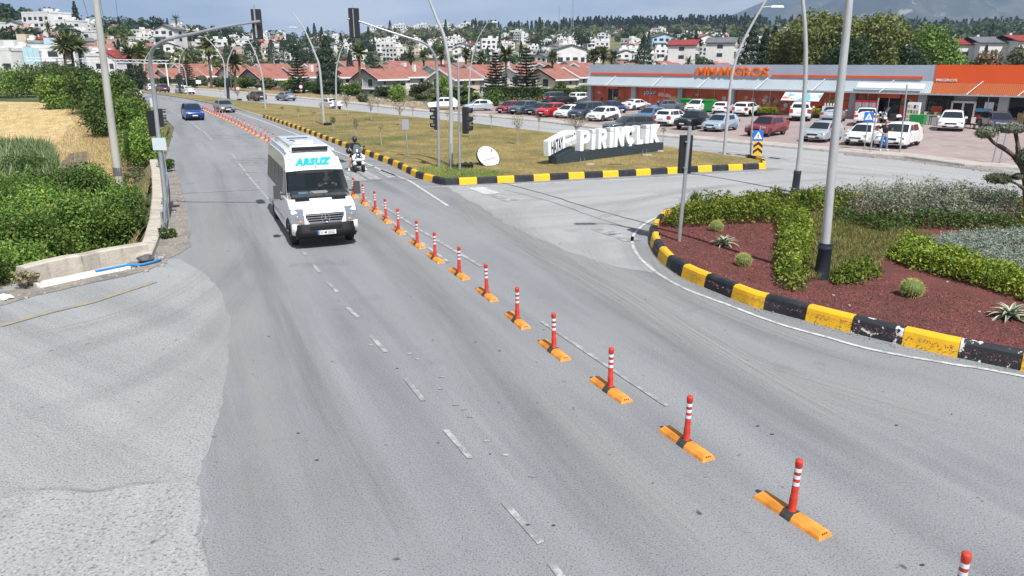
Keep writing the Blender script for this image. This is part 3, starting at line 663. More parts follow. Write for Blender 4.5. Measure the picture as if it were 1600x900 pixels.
allb = [Vector(q) for q in line] + list(far_line)
bp = bollard_proto(); ORD = ['', 'second', 'third', 'fourth', 'fifth', 'sixth', 'seventh', 'eighth', 'ninth', 'tenth', 'eleventh', 'twelfth', 'thirteenth', 'fourteenth', 'fifteenth', 'sixteenth', 'seventeenth', 'eighteenth', 'nineteenth', 'twentieth']
rr = random.Random(2)
for i, p in enumerate(allb):
    b = bp if i == 0 else copy_tree(bp)
    t = (allb[min(i + 1, len(allb) - 1)] - allb[max(i - 1, 0)]).normalized()
    b.location = (p.x + rr.uniform(-.03, .03), p.y + rr.uniform(-.03, .03), 0.001); b.rotation_euler = (0, 0, math.atan2(t.y, t.x) + PI + rr.uniform(-.03, .03))
    if i > 0:
        for c in b.children:
            if c.name.startswith('post'): c.rotation_euler = (rr.uniform(-.05, .05), rr.uniform(-.05, .05), rr.uniform(0, 6))
    if i == 0: lb = 'red and white post cut off by the bottom edge, nearest of the bollards'
    elif i == 1: lb = 'nearest whole red and white lane bollard on an orange rubber base'
    elif i < len(ORD): lb = 'red and white bollard on orange base, %s whole one from the camera' % ORD[i]
    elif i < 23: lb = 'red and white bollard on orange base beside the minibus, %d places before the far line' % (23 - i)
    else: lb = 'small distant bollard in the dense far line, %s beyond the minibus' % (ORD[i - 22] or 'first' if i - 22 < 20 else 'number %d' % (i - 22))
    tag(b, lb, 'bollard', 'lane divider bollards down the road')

# ---------------- street lamps
def lamp(px, Y, r0, r1, label, sleeve=0.0, head=None, stub=None, hinge=None):
    """px: centre line in photo pixels from the foot up, standing Y metres away"""
    b = at(*px[0]); pts = [Vector((b.x, b.y, 0))] + [pt(u, v, b.y) for u, v in px[1:]]
    P_ = []                                                     # smooth the curve
    for i in range(len(pts) - 1):
        p0, p1, p2, p3 = pts[max(i - 1, 0)], pts[i], pts[i + 1], pts[min(i + 2, len(pts) - 1)]
        for k in range(5):
            t = k / 5; P_.append(0.5 * ((2 * p1) + (p2 - p0) * t + (2 * p0 - 5 * p1 + 4 * p2 - p3) * t * t + (3 * p1 - p0 - 3 * p2 + p3) * t ** 3))
    P_.append(pts[-1]); n = len(P_); root = empty('street_lamp', (b.x, b.y, 0)); tag(root, label, 'street lamp', 'street lamps along the two carriageways')
    loc = [p - root.location for p in P_]
    mb = MB(); mb.tube(loc, [lerp(r0, r1, (i / (n - 1)) ** 0.8) for i in range(n)], 12); mb.build('pole', M_pole, root)
    if sleeve:
        d = (loc[1] - loc[0]).normalized(); q = d.to_track_quat('Z', 'X').to_matrix().to_4x4()
        s = r0 * 1.35; mb = MB(); mb.lathe([(s * 1.45, 0), (s * 1.45, .05), (s * 1.2, .09), (s * 1.25, .14), (s * 1.05, .2), (s * .98, sleeve * .85), (s * 1.08, sleeve * .87), (s * 1.08, sleeve * .91), (s * .98, sleeve * .93), (s * 1.05, sleeve)], 16, M=q); mb.build('base_sleeve', M_sleeve, root)
    else: mb = MB(); mb.box((0, 0, 0.1), (r0 * 4, r0 * 4, 0.03)); mb.build('base_plate', M_pole, root)
    if head is not None:
        k, dirx = head; p = loc[min(n - 1, int(k * (n - 1)))]
        mb = MB(); mb.tube([p, p + Vector((dirx * 0.5, 0, 0.05))], 0.03, 6)
        mb.build('bracket', M_pole, root)
        mb = MB(); mb.box(p + Vector((dirx * 0.85, 0, 0.05)), (0.75, 0.30, 0.10), top=(0.8, 0.7)); h = mb.build('lamp_head', M_pole, root)
        mb = MB(); mb.box(p + Vector((dirx * 0.9, 0, -0.008)), (0.5, 0.22, 0.012)); mb.build('lamp_lens', mat('lamp_lens', (0.6, 0.6, 0.55), 0.2), h)
    return root
lamp([(1281, 447), (1289.5, 382), (1302, 240), (1316, 110), (1327, 0), (1331, -90), (1326, -200), (1300, -310)], 0, 0.125, 0.06, 'thick grey lamp pole with a black sleeve rising out of the planted roundabout', 1.12, (1.0, -1))
lamp([(1242, 301), (1251, 225), (1259, 100), (1254, 0), (1236, -90), (1205, -170)], 0, 0.115, 0.055, 'grey lamp pole with a black sleeve at the back edge of the roundabout', 0.95, (1.0, -1))
lamp([(1131, 245), (1138, 170), (1145, 112), (1162.5, 62), (1197, 0), (1225, -45)], 0, 0.105, 0.05, 'curved grey lamp pole on the median beside the chevron sign', 0, (0.78, 1))
lamp([(704.5, 263), (704.5, 225), (703.7, 125), (695, 62), (682.5, 30), (671, 0), (655, -40)], 0, 0.135, 0.05, 'thick curved lamp pole with a faded red sticker between the two thin signal poles', 0, (1.0, -1))
lamp([(506.5, 198), (500, 112), (492.5, 85), (480, 55), (470, 37), (457, 20)], 0, 0.12, 0.04, 'tall lamp pole leaning left on the lawn behind the white minibus', 0, (0.75, -1))
lamp([(525.7, 172.5), (525, 117), (529, 92), (536, 72), (545, 59)], 0, 0.11, 0.04, 'lamp pole curving right behind the hanging signal head', 0, (1.0, 1))
lamp([(732, 167.5), (734, 120), (739, 85), (747, 60), (762, 35)], 0, 0.11, 0.04, 'lamp pole curving right beside the silver hatchback at the end of the parking lot', 0, (1.0, 1))
lamp([(415, 172), (410, 121), (403, 95), (396, 77), (388, 63), (378, 52)], 0, 0.12, 0.04, 'lamp pole curving left above the far row of the lawn near the dark suv', 0, (0.75, -1))
lamp([(357, 156), (355, 120), (356, 96), (360.5, 84), (366, 73), (375.6, 64)], 0, 0.15, 0.05, 'distant lamp with a black lower pole curving right above the grey oncoming sedan', 3.2, (1.0, 1))
lamp([(352, 149), (350, 100), (340, 80), (330, 67), (320.5, 58)], 0, 0.13, 0.05, 'distant thin lamp curving left over the red roofs', 0, (1.0, -1))
lamp([(281.5, 147), (280, 115), (280.6, 95), (284.7, 83), (296, 69)], 0, 0.16, 0.05, 'distant lamp with a black lower pole beside the parked white pickup', 3.6, (1.0, 1))
lamp([(228.5, 142), (226, 115), (226, 97), (231, 85), (240, 76)], 0, 0.18, 0.05, 'farthest lamp with a black lower pole just left of the curved signal mast', 3.8, (1.0, 1))
lamp([(293.5, 150), (291, 125), (288, 108), (283, 101), (277, 99)], 0, 0.09, 0.04, 'short thin lamp with a hooked top near the distant white cars', 0, (1.0, -1))

# ---------------- traffic signals
def sig_head(root, M, back=True, name='signal_head', lamps=3, scale=1.0):
    """local: x right, y facing (lenses), z up, centred"""
    h = 0.33 * lamps * scale; w_ = 0.34 * scale; d_ = 0.18 * scale
    mb = MB(); mb.box((0, 0, 0), (w_, d_, h)); mb.box((0, -d_ / 2 - 0.01, 0), (w_ * .8, 0.02, h * .96))
    for v in mb.v: pass
    mb.v = [tuple(M @ Vector(q)) for q in mb.v]; hd = mb.build(name, M_sig, root)
    for k, c in zip(range(lamps), ('green', 'amber', 'red') if lamps == 3 else ('green', 'red')):
        z = (k - (lamps - 1) / 2) * 0.33 * scale
        mb = MB(); mb.lathe([(0.001, 0.015), (0.08, 0.012), (0.11, 0)], 14, M=M @ Matrix.Translation((0, d_ / 2 + 0.004, z)) @ Matrix.Rotation(-PI / 2, 4, 'X') @ Matrix.Scale(scale, 4), cap=False); mb.build('lens', M_lens[c], hd)
        mb = MB(); n = 12; V = []
        for i in range(n + 1):
            a = PI * (-0.12) + PI * 1.24 * i / n
            for yy in (0.0, 0.22 * (1 - 0.25 * abs(math.cos(a)))): V.append(M @ Vector((0.135 * scale * math.cos(a), d_ / 2 + yy * scale, z + 0.135 * scale * math.sin(a))))
        mb.add(V, [(2 * i, 2 * i + 1, 2 * i + 3, 2 * i + 2) for i in range(n)]); mb.build('visor', M_sig, hd)
    return hd
def facing(az):  # matrix whose +y looks along azimuth az
    return Matrix.Rotation(-R(az), 4, 'Z')
def catmull(pts, k=5):
    out = []
    for i in range(len(pts) - 1):
        p0, p1, p2, p3 = pts[max(i - 1, 0)], pts[i], pts[i + 1], pts[min(i + 2, len(pts) - 1)]
        for j in range(k):
            t = j / k; out.append(0.5 * ((2 * p1) + (p2 - p0) * t + (2 * p0 - 5 * p1 + 4 * p2 - p3) * t * t + (3 * p1 - p0 - 3 * p2 + p3) * t ** 3))
    out.append(pts[-1]); return out
def signal_mast(foot, px, dY, headpx, label, faz):
    b = at(*foot); root = empty('traffic_light', b); tag(root, label, 'traffic light', 'traffic lights of the junction')
    n = len(px); P_ = [Vector((b.x, b.y, 0))] + [pt(u, v, b.y + dY * max(0, (i - 2)) / (n - 3)) for i, (u, v) in enumerate(px)]
    P_ = catmull(P_, 6); m = len(P_); loc = [p - b for p in P_]
    mb = MB(); mb.tube(loc, [lerp(0.085, 0.04, i / (m - 1)) for i in range(m)], 12); mb.lathe([(0.16, 0), (0.16, 0.03)], 12); mb.build('mast_arm', M_galv, root)
    u, v, du, dv = headpx; c = pt(u, v, b.y + dY) - b; sc_ = dv * (b.y + dY) / 1148 / 0.99 * 1.0
    hd = sig_head(root, Matrix.Translation(c + Vector((0, 0.22, 0))) @ facing(faz), scale=sc_)
    mb = MB(); mb.box(c + Vector((0, 0.08, 0)), (0.045, 0.05, 0.92 * sc_)); mb.box(c + Vector((0, 0.08, sc_ * 0.55)), (0.03, 0.03, 0.16)); mb.build('bracket', M_galv, hd)
    return root, b
lm, lb_ = signal_mast((262, 344), [(256, 290), (249, 225), (240, 140), (234.5, 100), (237.5, 80), (247.5, 69), (265, 61), (300, 53), (350, 42), (406, 33)], -1.2, (398, 37.5, 18, 42), 'curved galvanised signal mast at left whose arm carries a black signal head over the road', -20)
for (u, v, s_, fz) in [(239, 193, 0.88, 10), (252, 184, 0.62, 60)]:
    c = pt(u, v, lb_.y + 0.15) - lb_; sig_head(lm, Matrix.Translation(c) @ facing(fz), scale=s_)
c = pt(249, 225, lb_.y - 0.1) - lb_; mb = MB(); mb.box(c, (0.48, 0.02, 0.42)); mb.build('blank_panel', mat('panel_pale', (0.52, 0.58, 0.60), 0.45), lm)
c = pt(236.5, 160, lb_.y + 0.1) - lb_; mb = MB(); mb.box(c, (0.08, 0.02, 0.3)); mb.build('side_panel', mat('panel_pale', (0.5, 0.5, 0.5)), lm)
rm, rb_ = signal_mast((686, 266), [(685.5, 225), (684, 150), (682.5, 105), (679, 87), (670, 73), (657, 65), (632, 57), (595, 45), (560, 33), (542, 29)], -1.5, (552, 36, 14, 42), 'curved galvanised signal mast at the median corner with its arm reaching over the minibus lane', -25)
c = pt(681.5, 185, rb_.y + 0.12) - rb_; sig_head(rm, Matrix.Translation(c) @ facing(-110), scale=1.15)
# thin pole with side-facing signal
b = at(718.5, 271.5); root = empty('traffic_light', b); tag(root, 'thin straight signal pole on the median corner with hooded lamps facing right', 'traffic light', 'traffic lights of the junction')
top = pt(716, 97, b.y) - b; mb = MB(); mb.tube([(0, 0, 0), top * 0.5, top], [0.07, 0.065, 0.05], 10); mb.lathe([(0.15, 0), (0.15, .03)], 12); mb.build('pole', M_galv, root)
c = pt(727.5, 188, b.y) - b; sig_head(root, Matrix.Translation(c) @ facing(100), scale=1.3)
# silver pole on the roundabout with the back of a signal
b = at(1061, 377, 0.2); root = empty('traffic_light', b); tag(root, 'silver pole on the red mulch with a black signal head facing away', 'traffic light', 'traffic lights of the junction')
top = pt(1078, 197, b.y) - b; mb = MB(); mb.tube([(0, 0, -.05), top * 0.5, top], [0.057, 0.057, 0.055], 12); mb.build('pole', M_galv, root)
c = pt(1070.5, 241, b.y + 0.14) - b; hd = sig_head(root, Matrix.Translation(c) @ facing(10), scale=1.12)
mb = MB()
for dz in (-0.38, 0.38): mb.lathe([(0.07, -0.015), (0.07, 0.015)], 12, c=c + Vector((0.0, -0.14, dz)))
mb.build('clamp', M_galv, hd)
# short post beside the thick lamp
b = at(704, 271.5); tag(MB().tube([(0, 0, 0), (0.05, 0, 1.5)], 0.035, 8).build('metal_post', M_galv, None, b), 'short grey post in the green grass at the foot of the thick lamp', 'post')
# fallen signal unit on the grass
def fallen(u, v, L_, rz, label):
    b = at(u, v, 0.16); r = empty('fallen_signal', b + Vector((0, 0, 0.1)), rz); tag(r, label, 'traffic light')
    sig_head(r, Matrix.Rotation(PI / 2, 4, 'Y') @ Matrix.Rotation(0.5, 4, 'Z'), scale=L_)
fallen(727, 262.5, 0.85, 0.1, 'black signal head lying on the grass behind the thin poles')
fallen(734, 195, 0.6, 0.2, 'dark lamp unit lying on the lawn near the far kerb, right of the poles')
fallen(374, 157, 0.7, 0.2, 'dark box lying on the distant strip of lawn')
fallen(512, 196, 0.7, 0.5, 'dark lamp unit lying at the foot of the left leaning lamp')

# ---------------- signs
M_blue = mat('sign_blue', (0.02, 0.14, 0.52), 0.4); M_yel = mat('sign_yellow', (0.85, 0.42, 0.02), 0.4); M_blk = mat('sign_black', (0.02, 0.02, 0.022), 0.5)
M_grey = mat('sign_back', (0.36, 0.39, 0.42), 0.5, metal=0.3)
M_sred = mat('sign_red', (0.65, 0.03, 0.03), 0.4)
def ped_sign(root, c, s, face):
    """blue pedestrian crossing square centred at c (local), facing az"""
    M = Matrix.Translation(c) @ facing(face)
    mb = MB(); mb.box((0, 0, 0), (s, 0.02, s)); mb.v = [tuple(M @ Vector(q)) for q in mb.v]; pl = mb.build('sign_plate', M_blue, root)
    mb = MB(); y0, y1 = 0.012, 0.016; RM = M @ Matrix.Rotation(PI / 2, 4, 'X')  # poly x,y -> x,z ; extrude toward -y
    def poly(L_, m, yy=0.013, th=0.004):
        mb.prism(L_, -yy - th, -yy, m, M=RM)
    poly([(-0.40 * s, -0.30 * s), (0.40 * s, -0.30 * s), (0, 0.40 * s)], 0, 0.0115, 0.004)
    # walker
    def st(x0, z0, x1, z1, w_):
        d = Vector((x1 - x0, z1 - z0)); n = Vector((-d.y, d.x)).normalized() * w_ / 2 * s
        poly([(x0 * s + n.x, z0 * s + n.y), (x0 * s - n.x, z0 * s - n.y), (x1 * s - n.x, z1 * s - n.y), (x1 * s + n.x, z1 * s + n.y)], 1, 0.0165, 0.003)
    st(0, 0.10, 0, -0.08, 0.07); st(0, -0.06, -0.10, -0.24, 0.045); st(0, -0.06, 0.10, -0.24, 0.045); st(0, 0.07, -0.10, -0.02, 0.035); st(0, 0.07, 0.09, 0.0, 0.035)
    poly([(0.035 * s * math.cos(a), 0.16 * s + 0.035 * s * math.sin(a)) for a in np.linspace(0, 2 * PI, 9)[:-1]], 1, 0.0165, 0.003)
    for k in range(4): st(-0.22 + k * 0.13, -0.27, -0.16 + k * 0.13, -0.27, 0.03)
    mb.build('pedestrian_symbol', [M_white, M_blk], pl)
    return pl
# crossing sign + chevron at the median tip (u 1184)
b = at(1183, 252, 0.0); root = empty('crossing_sign', b); tag(root, 'blue pedestrian sign above a yellow and black chevron board at the tip of the median', 'road sign')
mb = MB(); mb.tube([(0, 0.05, 0), (0, 0.05, 2.0)], 0.035, 8); mb.build('post', M_galv, root)
c1 = pt(1184.5, 212, b.y) - b; c2 = pt(1184, 232, b.y) - b
ped_sign(root, c1, 0.60, 180)
mb = MB(); mb.box(c2, (0.52, 0.02, 0.80)); ch = mb.build('chevron_board', M_yel, root)
mb = MB(); RM = Matrix.Translation(c2) @ Matrix.Rotation(PI / 2, 4, 'X')
for k in (-0.3, 0.02): mb.prism([(-0.26, k), (0, k + 0.2), (0.26, k), (0.26, k + 0.17), (0, k + 0.37), (-0.26, k + 0.17)], 0.0125, 0.017, 0, M=RM)
mb.build('chevron', M_blk, ch)
# plain pole left of it
b = at(1172, 250); tp = pt(1177, 163, b.y) - b
tag(MB().tube([(0, 0, 0), tp], 0.05, 8).build('metal_post', M_galv, None, b), 'bare grey pole standing just left of the chevron sign', 'post')
# crossing sign in front of the lot
b = at(1350, 233.5, 0.14); root = empty('crossing_sign', b); tag(root, 'blue pedestrian crossing sign on the pavement next to the parked white cars', 'road sign')
tp = pt(1356.5, 188, b.y) - b; mb = MB(); mb.tube([(0, 0, 0), tp], 0.03, 8); mb.build('post', M_galv, root)
ped_sign(root, pt(1357.5, 182.5, b.y - 0.06) - b, 0.60, 180)
for (u0, v0, u1, v1, lb) in [(1359.5, 238, 1373, 153, 'thin grey pole on the pavement between the crossing sign and the standing person'), (1406, 237, 1417.5, 132, 'tall grey pole on the pavement right of the standing person'),
                             (1551, 254, 1562, 205, 'thin post beside a second pole on the pavement behind the pruned tree'), (1562, 255, 1574, 203, 'rightmost thin grey pole on the pavement behind the pruned tree')]:
    b = at(u0, v0, 0.14); tp = pt(u1, v1, b.y) - b; tag(MB().tube([(0, 0, 0), tp], 0.045, 8).build('metal_post', M_galv, None, b), lb, 'post')
# blank sign back on the lawn
def board_sign(foot, top, size, m, lb, zf=0.16, round_=False, rim=None):
    b = at(*foot, zf); root = empty('road_sign', b); tag(root, lb, 'road sign')
    tp = pt(*top, b.y) - b; mb = MB(); mb.tube([(0, 0.03, 0), tp + Vector((0, 0.03, 0))], 0.035, 8); mb.build('post', M_galv, root)
    mb = MB()
    if round_: mb.lathe([(size[0] / 2, -0.01), (size[0] / 2, 0.01)], 20, M=Matrix.Translation(tp) @ Matrix.Rotation(PI / 2, 4, 'X'), smooth=False)
    else: mb.box(tp, (size[0], 0.02, size[1]))
    pl = mb.build('sign_plate', m, root)
    if rim:
        mb = MB(); n = 20; T = Matrix.Translation(tp + Vector((0, -0.014, 0))) @ Matrix.Rotation(PI / 2, 4, 'X')
        V = [T @ Vector((rr_ * math.cos(2 * PI * i / n), rr_ * math.sin(2 * PI * i / n), 0)) for rr_ in (size[0] / 2, size[0] * .38) for i in range(n)]
        mb.add(V, [(i, (i + 1) % n, n + (i + 1) % n, n + i) for i in range(n)]); mb.build('sign_rim', rim, pl)
    return root
board_sign((637.5, 245), (633.5, 194.5), (0.40, 0.58), M_grey, 'grey back of a rectangular sign on a thin post on the dry lawn')
board_sign((471, 153), (470, 135.5), (0.62, 0.62), M_white, 'round white sign with a red rim beyond the far carriageway', 0, True, M_sred)
board_sign((406.5, 146), (406, 139), (0.45, 0.45), M_white, 'small square white sign near the dark suv on the far carriageway', 0)
board_sign((372, 155.5), (371.5, 138.5), (0.62, 0.62), M_white, 'round white sign with a red rim under a triangle on the distant lawn', 0.1, True, M_sred)
board_sign((310, 146), (310, 128), (0.9, 0.6), M_white, 'small white and red sign board in the distance by the white cars', 0.1, False)

# ---------------- fallen round sign leaning on the lawn
O = at(751, 258.5, 0.16); d = (at(777, 256, 0.16) - O).normalized(); mid = at(765.5, 257.5, 0.16)
root = empty('round_sign', mid, math.atan2(d.y, d.x)); tag(root, 'round white disc sign with a black edge leaning in the dry grass', 'sign')
Rr = 0.66; T = Matrix.Translation((0, 0.14, 0.42)) @ Matrix.Rotation(PI / 2 - 0.62, 4, 'X') @ Matrix.Rotation(.12, 4, 'Z')
mb = MB(); cut = [(Rr * math.cos(a) * 1.04, Rr * math.sin(a)) for a in np.linspace(-0.30 * PI, 1.36 * PI, 40)]
mb.prism(cut, -0.10, 0.0, 1, M=T); mb.prism([(x * .955, y * .955) for x, y in cut], 0.0, 0.012, 0, M=T); mb.build('disc', [M_white, M_blk], root)
mb = MB(); mb.box((0, 0, 0.02), (0.85, 0.075, 0.02)); mb.v = [tuple(T @ (Vector(q) + Vector((0, -0.16, 0)))) for q in mb.v]; mb.build('grey_bar', mat('bar_grey', (0.30, 0.31, 0.33)), root)
mb = MB(); mb.box((0, 0, 0.02), (0.06, 0.18, 0.016), rz=-0.3); mb.v = [tuple(T @ (Vector(q) + Vector((0.38, 0.30, 0)))) for q in mb.v]; mb.build('small_mark', M_blk, root)

# ---------------- big letter sign
O = at(869.6, 257, 0.16); E_ = at(1036, 235.5, 0.16); d = (E_ - O); LEN = d.length; d.normalize()
root = empty('letter_sign', O, math.atan2(d.y, d.x)); tag(root, 'large white block letters on a dark grey plinth on the median lawn', 'sign')
M_plinth = mat('plinth_dark', (0.028, 0.042, 0.050), 0.5, var=0.15, scale=1.5)
M_letw = mat('letter_white', (0.80, 0.82, 0.84), 0.4, var=0.05)
S = lambda u, v: onplane(840 + u / 7.2727, 180 + v / 7.2727, O, d)
D0 = 0.62
s_pk, z_pk = S(418, 360); s_st, z_st = S(425, 425); z_l = S(215, 472)[1] - .16
hp = z_st - 0.16
mb = MB(); T = Matrix.Rotation(PI / 2, 4, 'X')                    # x,y->x,z ; thickness along -y..: h from -D0 to 0 -> y 0..D0
side = [(0, 0), (LEN, 0), (LEN, hp * 0.98), (s_st, hp), (s_st - 0.02, z_pk - 0.16), (0, z_l)]
mb.prism(side, -D0, 0, 0, M=T); mb.build('plinth', M_plinth, root)
def block(L_, m, y0, y1, name='letter'):
    mb = MB(); mb.prism(L_, -y1, -y0, 0, M=T); return mb.build(name, m, root)
# letter boxes from the photograph
boxes = [('P', 490, 600), ('I', 618, 662), ('R', 697, 790), ('I', 822, 868), ('N', 880, 988), ('C', 1010, 1118), ('L', 1133, 1205), ('I', 1228, 1275), ('K', 1287, 1388)]
for ch_, ua, ub in boxes:
    vb_ = interp([(490, 398), (1388, 298)], (ua + ub) / 2); vt = interp([(490, 178), (800, 150), (1120, 122), (1388, 106)], (ua + ub) / 2)
    xa, zb = S(ua, vb_); xb, _ = S(ub, vb_); _, zt = S((ua + ub) / 2, vt); zb -= 0.16; zt -= 0.16; W_ = xb - xa; H_ = zt - zb
    zb = hp + 0.04; H_ = zt - zb; q = lambda L_: [(xa + x * W_, zb + y * H_) for x, y in L_]
    y0, y1 = 0.04, 0.46; th = 0.34
    mb = MB()
    def pc(L_): mb.prism(q(L_), -y1, -y0, 0, M=T)
    if ch_ == 'P' or ch_ == 'R':
        mb.prism(q([(0, 0), (th, 0), (th, 1), (0, 1)]), -y1, -y0, 0, M=T)
        outer = [(th, 0.36)] + [(0.62 + 0.38 * math.cos(a), 0.68 + 0.32 * math.sin(a)) for a in np.linspace(-PI / 2, PI / 2, 10)] + [(th, 1)]
        innr = [(th, 0.56)] + [(0.60 + 0.09 * math.cos(a), 0.68 + 0.12 * math.sin(a)) for a in np.linspace(-PI / 2, PI / 2, 10)] + [(th, 0.80)]
        for i in range(len(outer) - 1): pc([outer[i], outer[i + 1], innr[i + 1], innr[i]][::1])
        if ch_ == 'R': pc([(0.40, 0.40), (0.66, 0), (1.02, 0), (0.78, 0.42)])
    elif ch_ == 'I': pc([(0.05, 0), (0.95, 0), (0.95, 0.80), (0.05, 0.80)]); pc([(0.18, 0.86), (0.82, 0.86), (0.95, 1.0), (0.05, 1.0)])
    elif ch_ == 'N': pc([(0, 0), (0.3, 0), (0.3, 1), (0, 1)]); pc([(0.7, 0), (1, 0), (1, 1), (0.7, 1)]); pc([(0.303, 1), (0.303, 0.55), (0.697, 0), (0.697, 0.45)])
    elif ch_ == 'C':
        A = np.linspace(0.22 * PI, 1.78 * PI, 22)
        for a, c_ in zip(A, A[1:]): pc([(0.5 + 0.5 * math.cos(a), 0.52 + 0.48 * math.sin(a)), (0.5 + 0.5 * math.cos(c_), 0.52 + 0.48 * math.sin(c_)), (0.5 + 0.2 * math.cos(c_), 0.52 + 0.22 * math.sin(c_)), (0.5 + 0.2 * math.cos(a), 0.52 + 0.22 * math.sin(a))])
        pc([(0.40, 0.05), (0.62, 0.05), (0.62, -0.10), (0.5, -0.16), (0.36, -0.10)])
    elif ch_ == 'L': pc([(0, 0), (1, 0), (1, 0.22), (0.42, 0.22), (0.42, 1), (0, 1)])
    elif ch_ == 'K': pc([(0, 0), (0.34, 0), (0.34, 1), (0, 1)]); pc([(0.343, 0.62), (0.343, 0.35), (0.62, 0), (1.02, 0), (0.56, 0.53), (1, 1), (0.66, 1)])
    mb.build('letter', M_letw, root)
    mb = MB(); mb.box((xa + 0.25 * W_, 0.25, hp + 0.02), (0.06, 0.06, 0.06)); mb.box((xa + 0.8 * W_, 0.25, hp + 0.02), (0.06, 0.06, 0.06)); mb.build('foot', M_plinth, root)
# slanted white name panel on the plinth's left shoulder
pn = [S(128, 300), S(135, 466), S(315, 372), S(448, 322), S(445, 190), S(430, 172), S(340, 183)]
pn = [(x, z - 0.16) for x, z in pn]; cx = sum(p[0] for p in pn) / 7; cz = sum(p[1] for p in pn) / 7
inn = [(cx + (x - cx) * .93, cz + (z - cz) * .93) for x, z in pn]
mb = MB(); mb.prism([p for p in pn][::-1], -0.42, -0.05, 0, M=T); pnl = mb.build('name_panel', M_letw, root)
def skew_text(txt, p00, p10, p01, m, name, bold=0.0):
    """text whose lower-left / lower-right / upper-left corners are given on the front face"""
    me = text_mesh(txt, bold, 0.5); co = np.empty(len(me.vertices) * 3, np.float32); me.vertices.foreach_get('co', co); co = co.reshape(-1, 3)
    lo, hi = co.min(0), co.max(0); a = (co[:, 0] - lo[0]) / (hi[0] - lo[0]); b_ = (co[:, 1] - lo[1]) / (hi[1] - lo[1]); c_ = (co[:, 2] - lo[2]) / (hi[2] - lo[2])
    X = p00[0] + a * (p10[0] - p00[0]) + b_ * (p01[0] - p00[0]); Z = p00[1] + a * (p10[1] - p00[1]) + b_ * (p01[1] - p00[1]); Y = 0.0475 - 0.02 * c_
    me.vertices.foreach_set('co', np.stack([X, Y, Z], 1).reshape(-1)); me.update(); return link(name, me, pnl, m)
S2 = lambda u, v: (S(u, v)[0], S(u, v)[1] - 0.16)
M_let_dk = mat('lettering_dark', (0.03, 0.028, 0.045), 0.5); M_let_gr = mat('lettering_grey', (0.42, 0.42, 0.42), 0.5)
skew_text('HATAY', S2(166, 452), S2(300, 388), S2(158, 302), M_let_dk, 'lettering', 0.02)
skew_text('BÜYÜKŞEHİR', S2(322, 280), S2(392, 258), S2(320, 222), M_let_gr, 'lettering')
skew_text('BELEDİYESİ', S2(322, 366), S2(444, 325), S2(320, 300), M_let_gr, 'lettering')
mb = MB()
for du, dv in ((405, 232), (428, 212)):
    x, z = S2(du, dv); mb.box((x, 0.04, z), (0.13, 0.02, 0.03)); mb.box((x, 0.0395, z), (0.03, 0.02, 0.13))
mb.build('small_emblem', M_let_dk, pnl)
# little rods and stones in front of the plinth
mb = MB()
for u, v in ((487, 560), (533, 560), (1193, 460), (1237, 455)):
    b = at(840 + u / 7.27, 180 + v / 7.27, 0.16); mb.tube([b, b + Vector((0, 0, 0.36))], 0.012, 5)
o = mb.build('rods', M_galv); tag(o, 'four thin metal rods sticking out of the grass in front of the letter plinth', 'rod')
for u, v, s_, lb in ((590, 563, .5, 'flat pale slab in the grass below the letters, nearer the left end'), (1240, 458, .55, 'pale slab in the grass below the last letters'), (1392, 412, .4, 'pale block at the right end of the letter plinth')):
    b = at(840 + u / 7.27, 180 + v / 7.27, 0.16); o = MB().box((0, 0, 0.04), (s_, 0.2, 0.08), rz=0.2, top=(.9, .85)).build('stone', M_st[0], None, b); tag(o, lb, 'stone')

# ---------------- left side: parapet wall, guard rail, pipe, poles
def wall_run(name, pts, w_, z0, z1, m, label, tops=None):
    P_ = [Vector(p[:2]) for p in pts]; Lf, Rt = ribbon(P_, w_); mb = MB(); rr = random.Random(7)
    n = len(P_); zt = [z1 + (rr.uniform(-.02, .02)) for _ in P_]
    V = []
    for i in range(n): V += [(*Rt[i], z0), (*Rt[i], zt[i] - .03), (*(Rt[i].lerp(Lf[i], .1)), zt[i]), (*(Rt[i].lerp(Lf[i], .9)), zt[i]), (*Lf[i], zt[i] - .03), (*Lf[i], z0)]
    Fc = []
    for i in range(n - 1):
        for k in range(5): Fc.append((i * 6 + k, (i + 1) * 6 + k, (i + 1) * 6 + k + 1, i * 6 + k + 1))
    Fc += [tuple(range(5, -1, -1)), tuple(range((n - 1) * 6, n * 6))]
    mb.add(V, Fc); o = mb.build(name, m); tag(o, label, 'wall'); return o
W1 = resample(P([(32, 447), (70, 436), (130, 424), (190, 412), (228, 405)]), 0.35)
W1 = [p + Vector((0, 0.12)) for p in W1]
wall_run('parapet_wall', [(p.x, p.y) for p in W1], 0.34, -1.1, 0.48, M_conc, 'low weathered concrete parapet in front of the leafy bushes')
W2 = resample(P([(232, 408), (243, 382), (250, 350), (252, 310), (249, 275), (244, 255)]), 0.8)
wall_run('parapet_wall', [(p.x - 0.12, p.y) for p in W2], 0.42, -1.1, 0.22, M_conc, 'broken concrete kerb wall running up the road edge beside the guard rail')
mb = MB(); l4 = resample(P([(60, 452), (110, 441), (160, 430), (205, 421)]), 0.3); kerb_piece(mb, [p for p in l4], 1, 0.12, 0.22, 0); o = mb.build('whitewashed_kerb', M_white_conc); tag(o, 'whitewashed kerb strip at the foot of the parapet', 'kerb')
mb = MB(); bpz = [Vector((*p, 0.10)) for p in P([(150, 431), (175, 426), (200, 421), (216, 418), (235, 414), (252, 409)])]
for i, p in enumerate(bpz): p.z = 0.125 if i < 3 else 0.07
mb.tube(catmull(bpz, 4), 0.036, 8); o = mb.build('water_pipe', mat('pipe_blue', (0.03, 0.22, 0.55), 0.4, var=0.2, scale=4)); tag(o, 'blue plastic pipe lying along the whitewashed kerb', 'pipe')
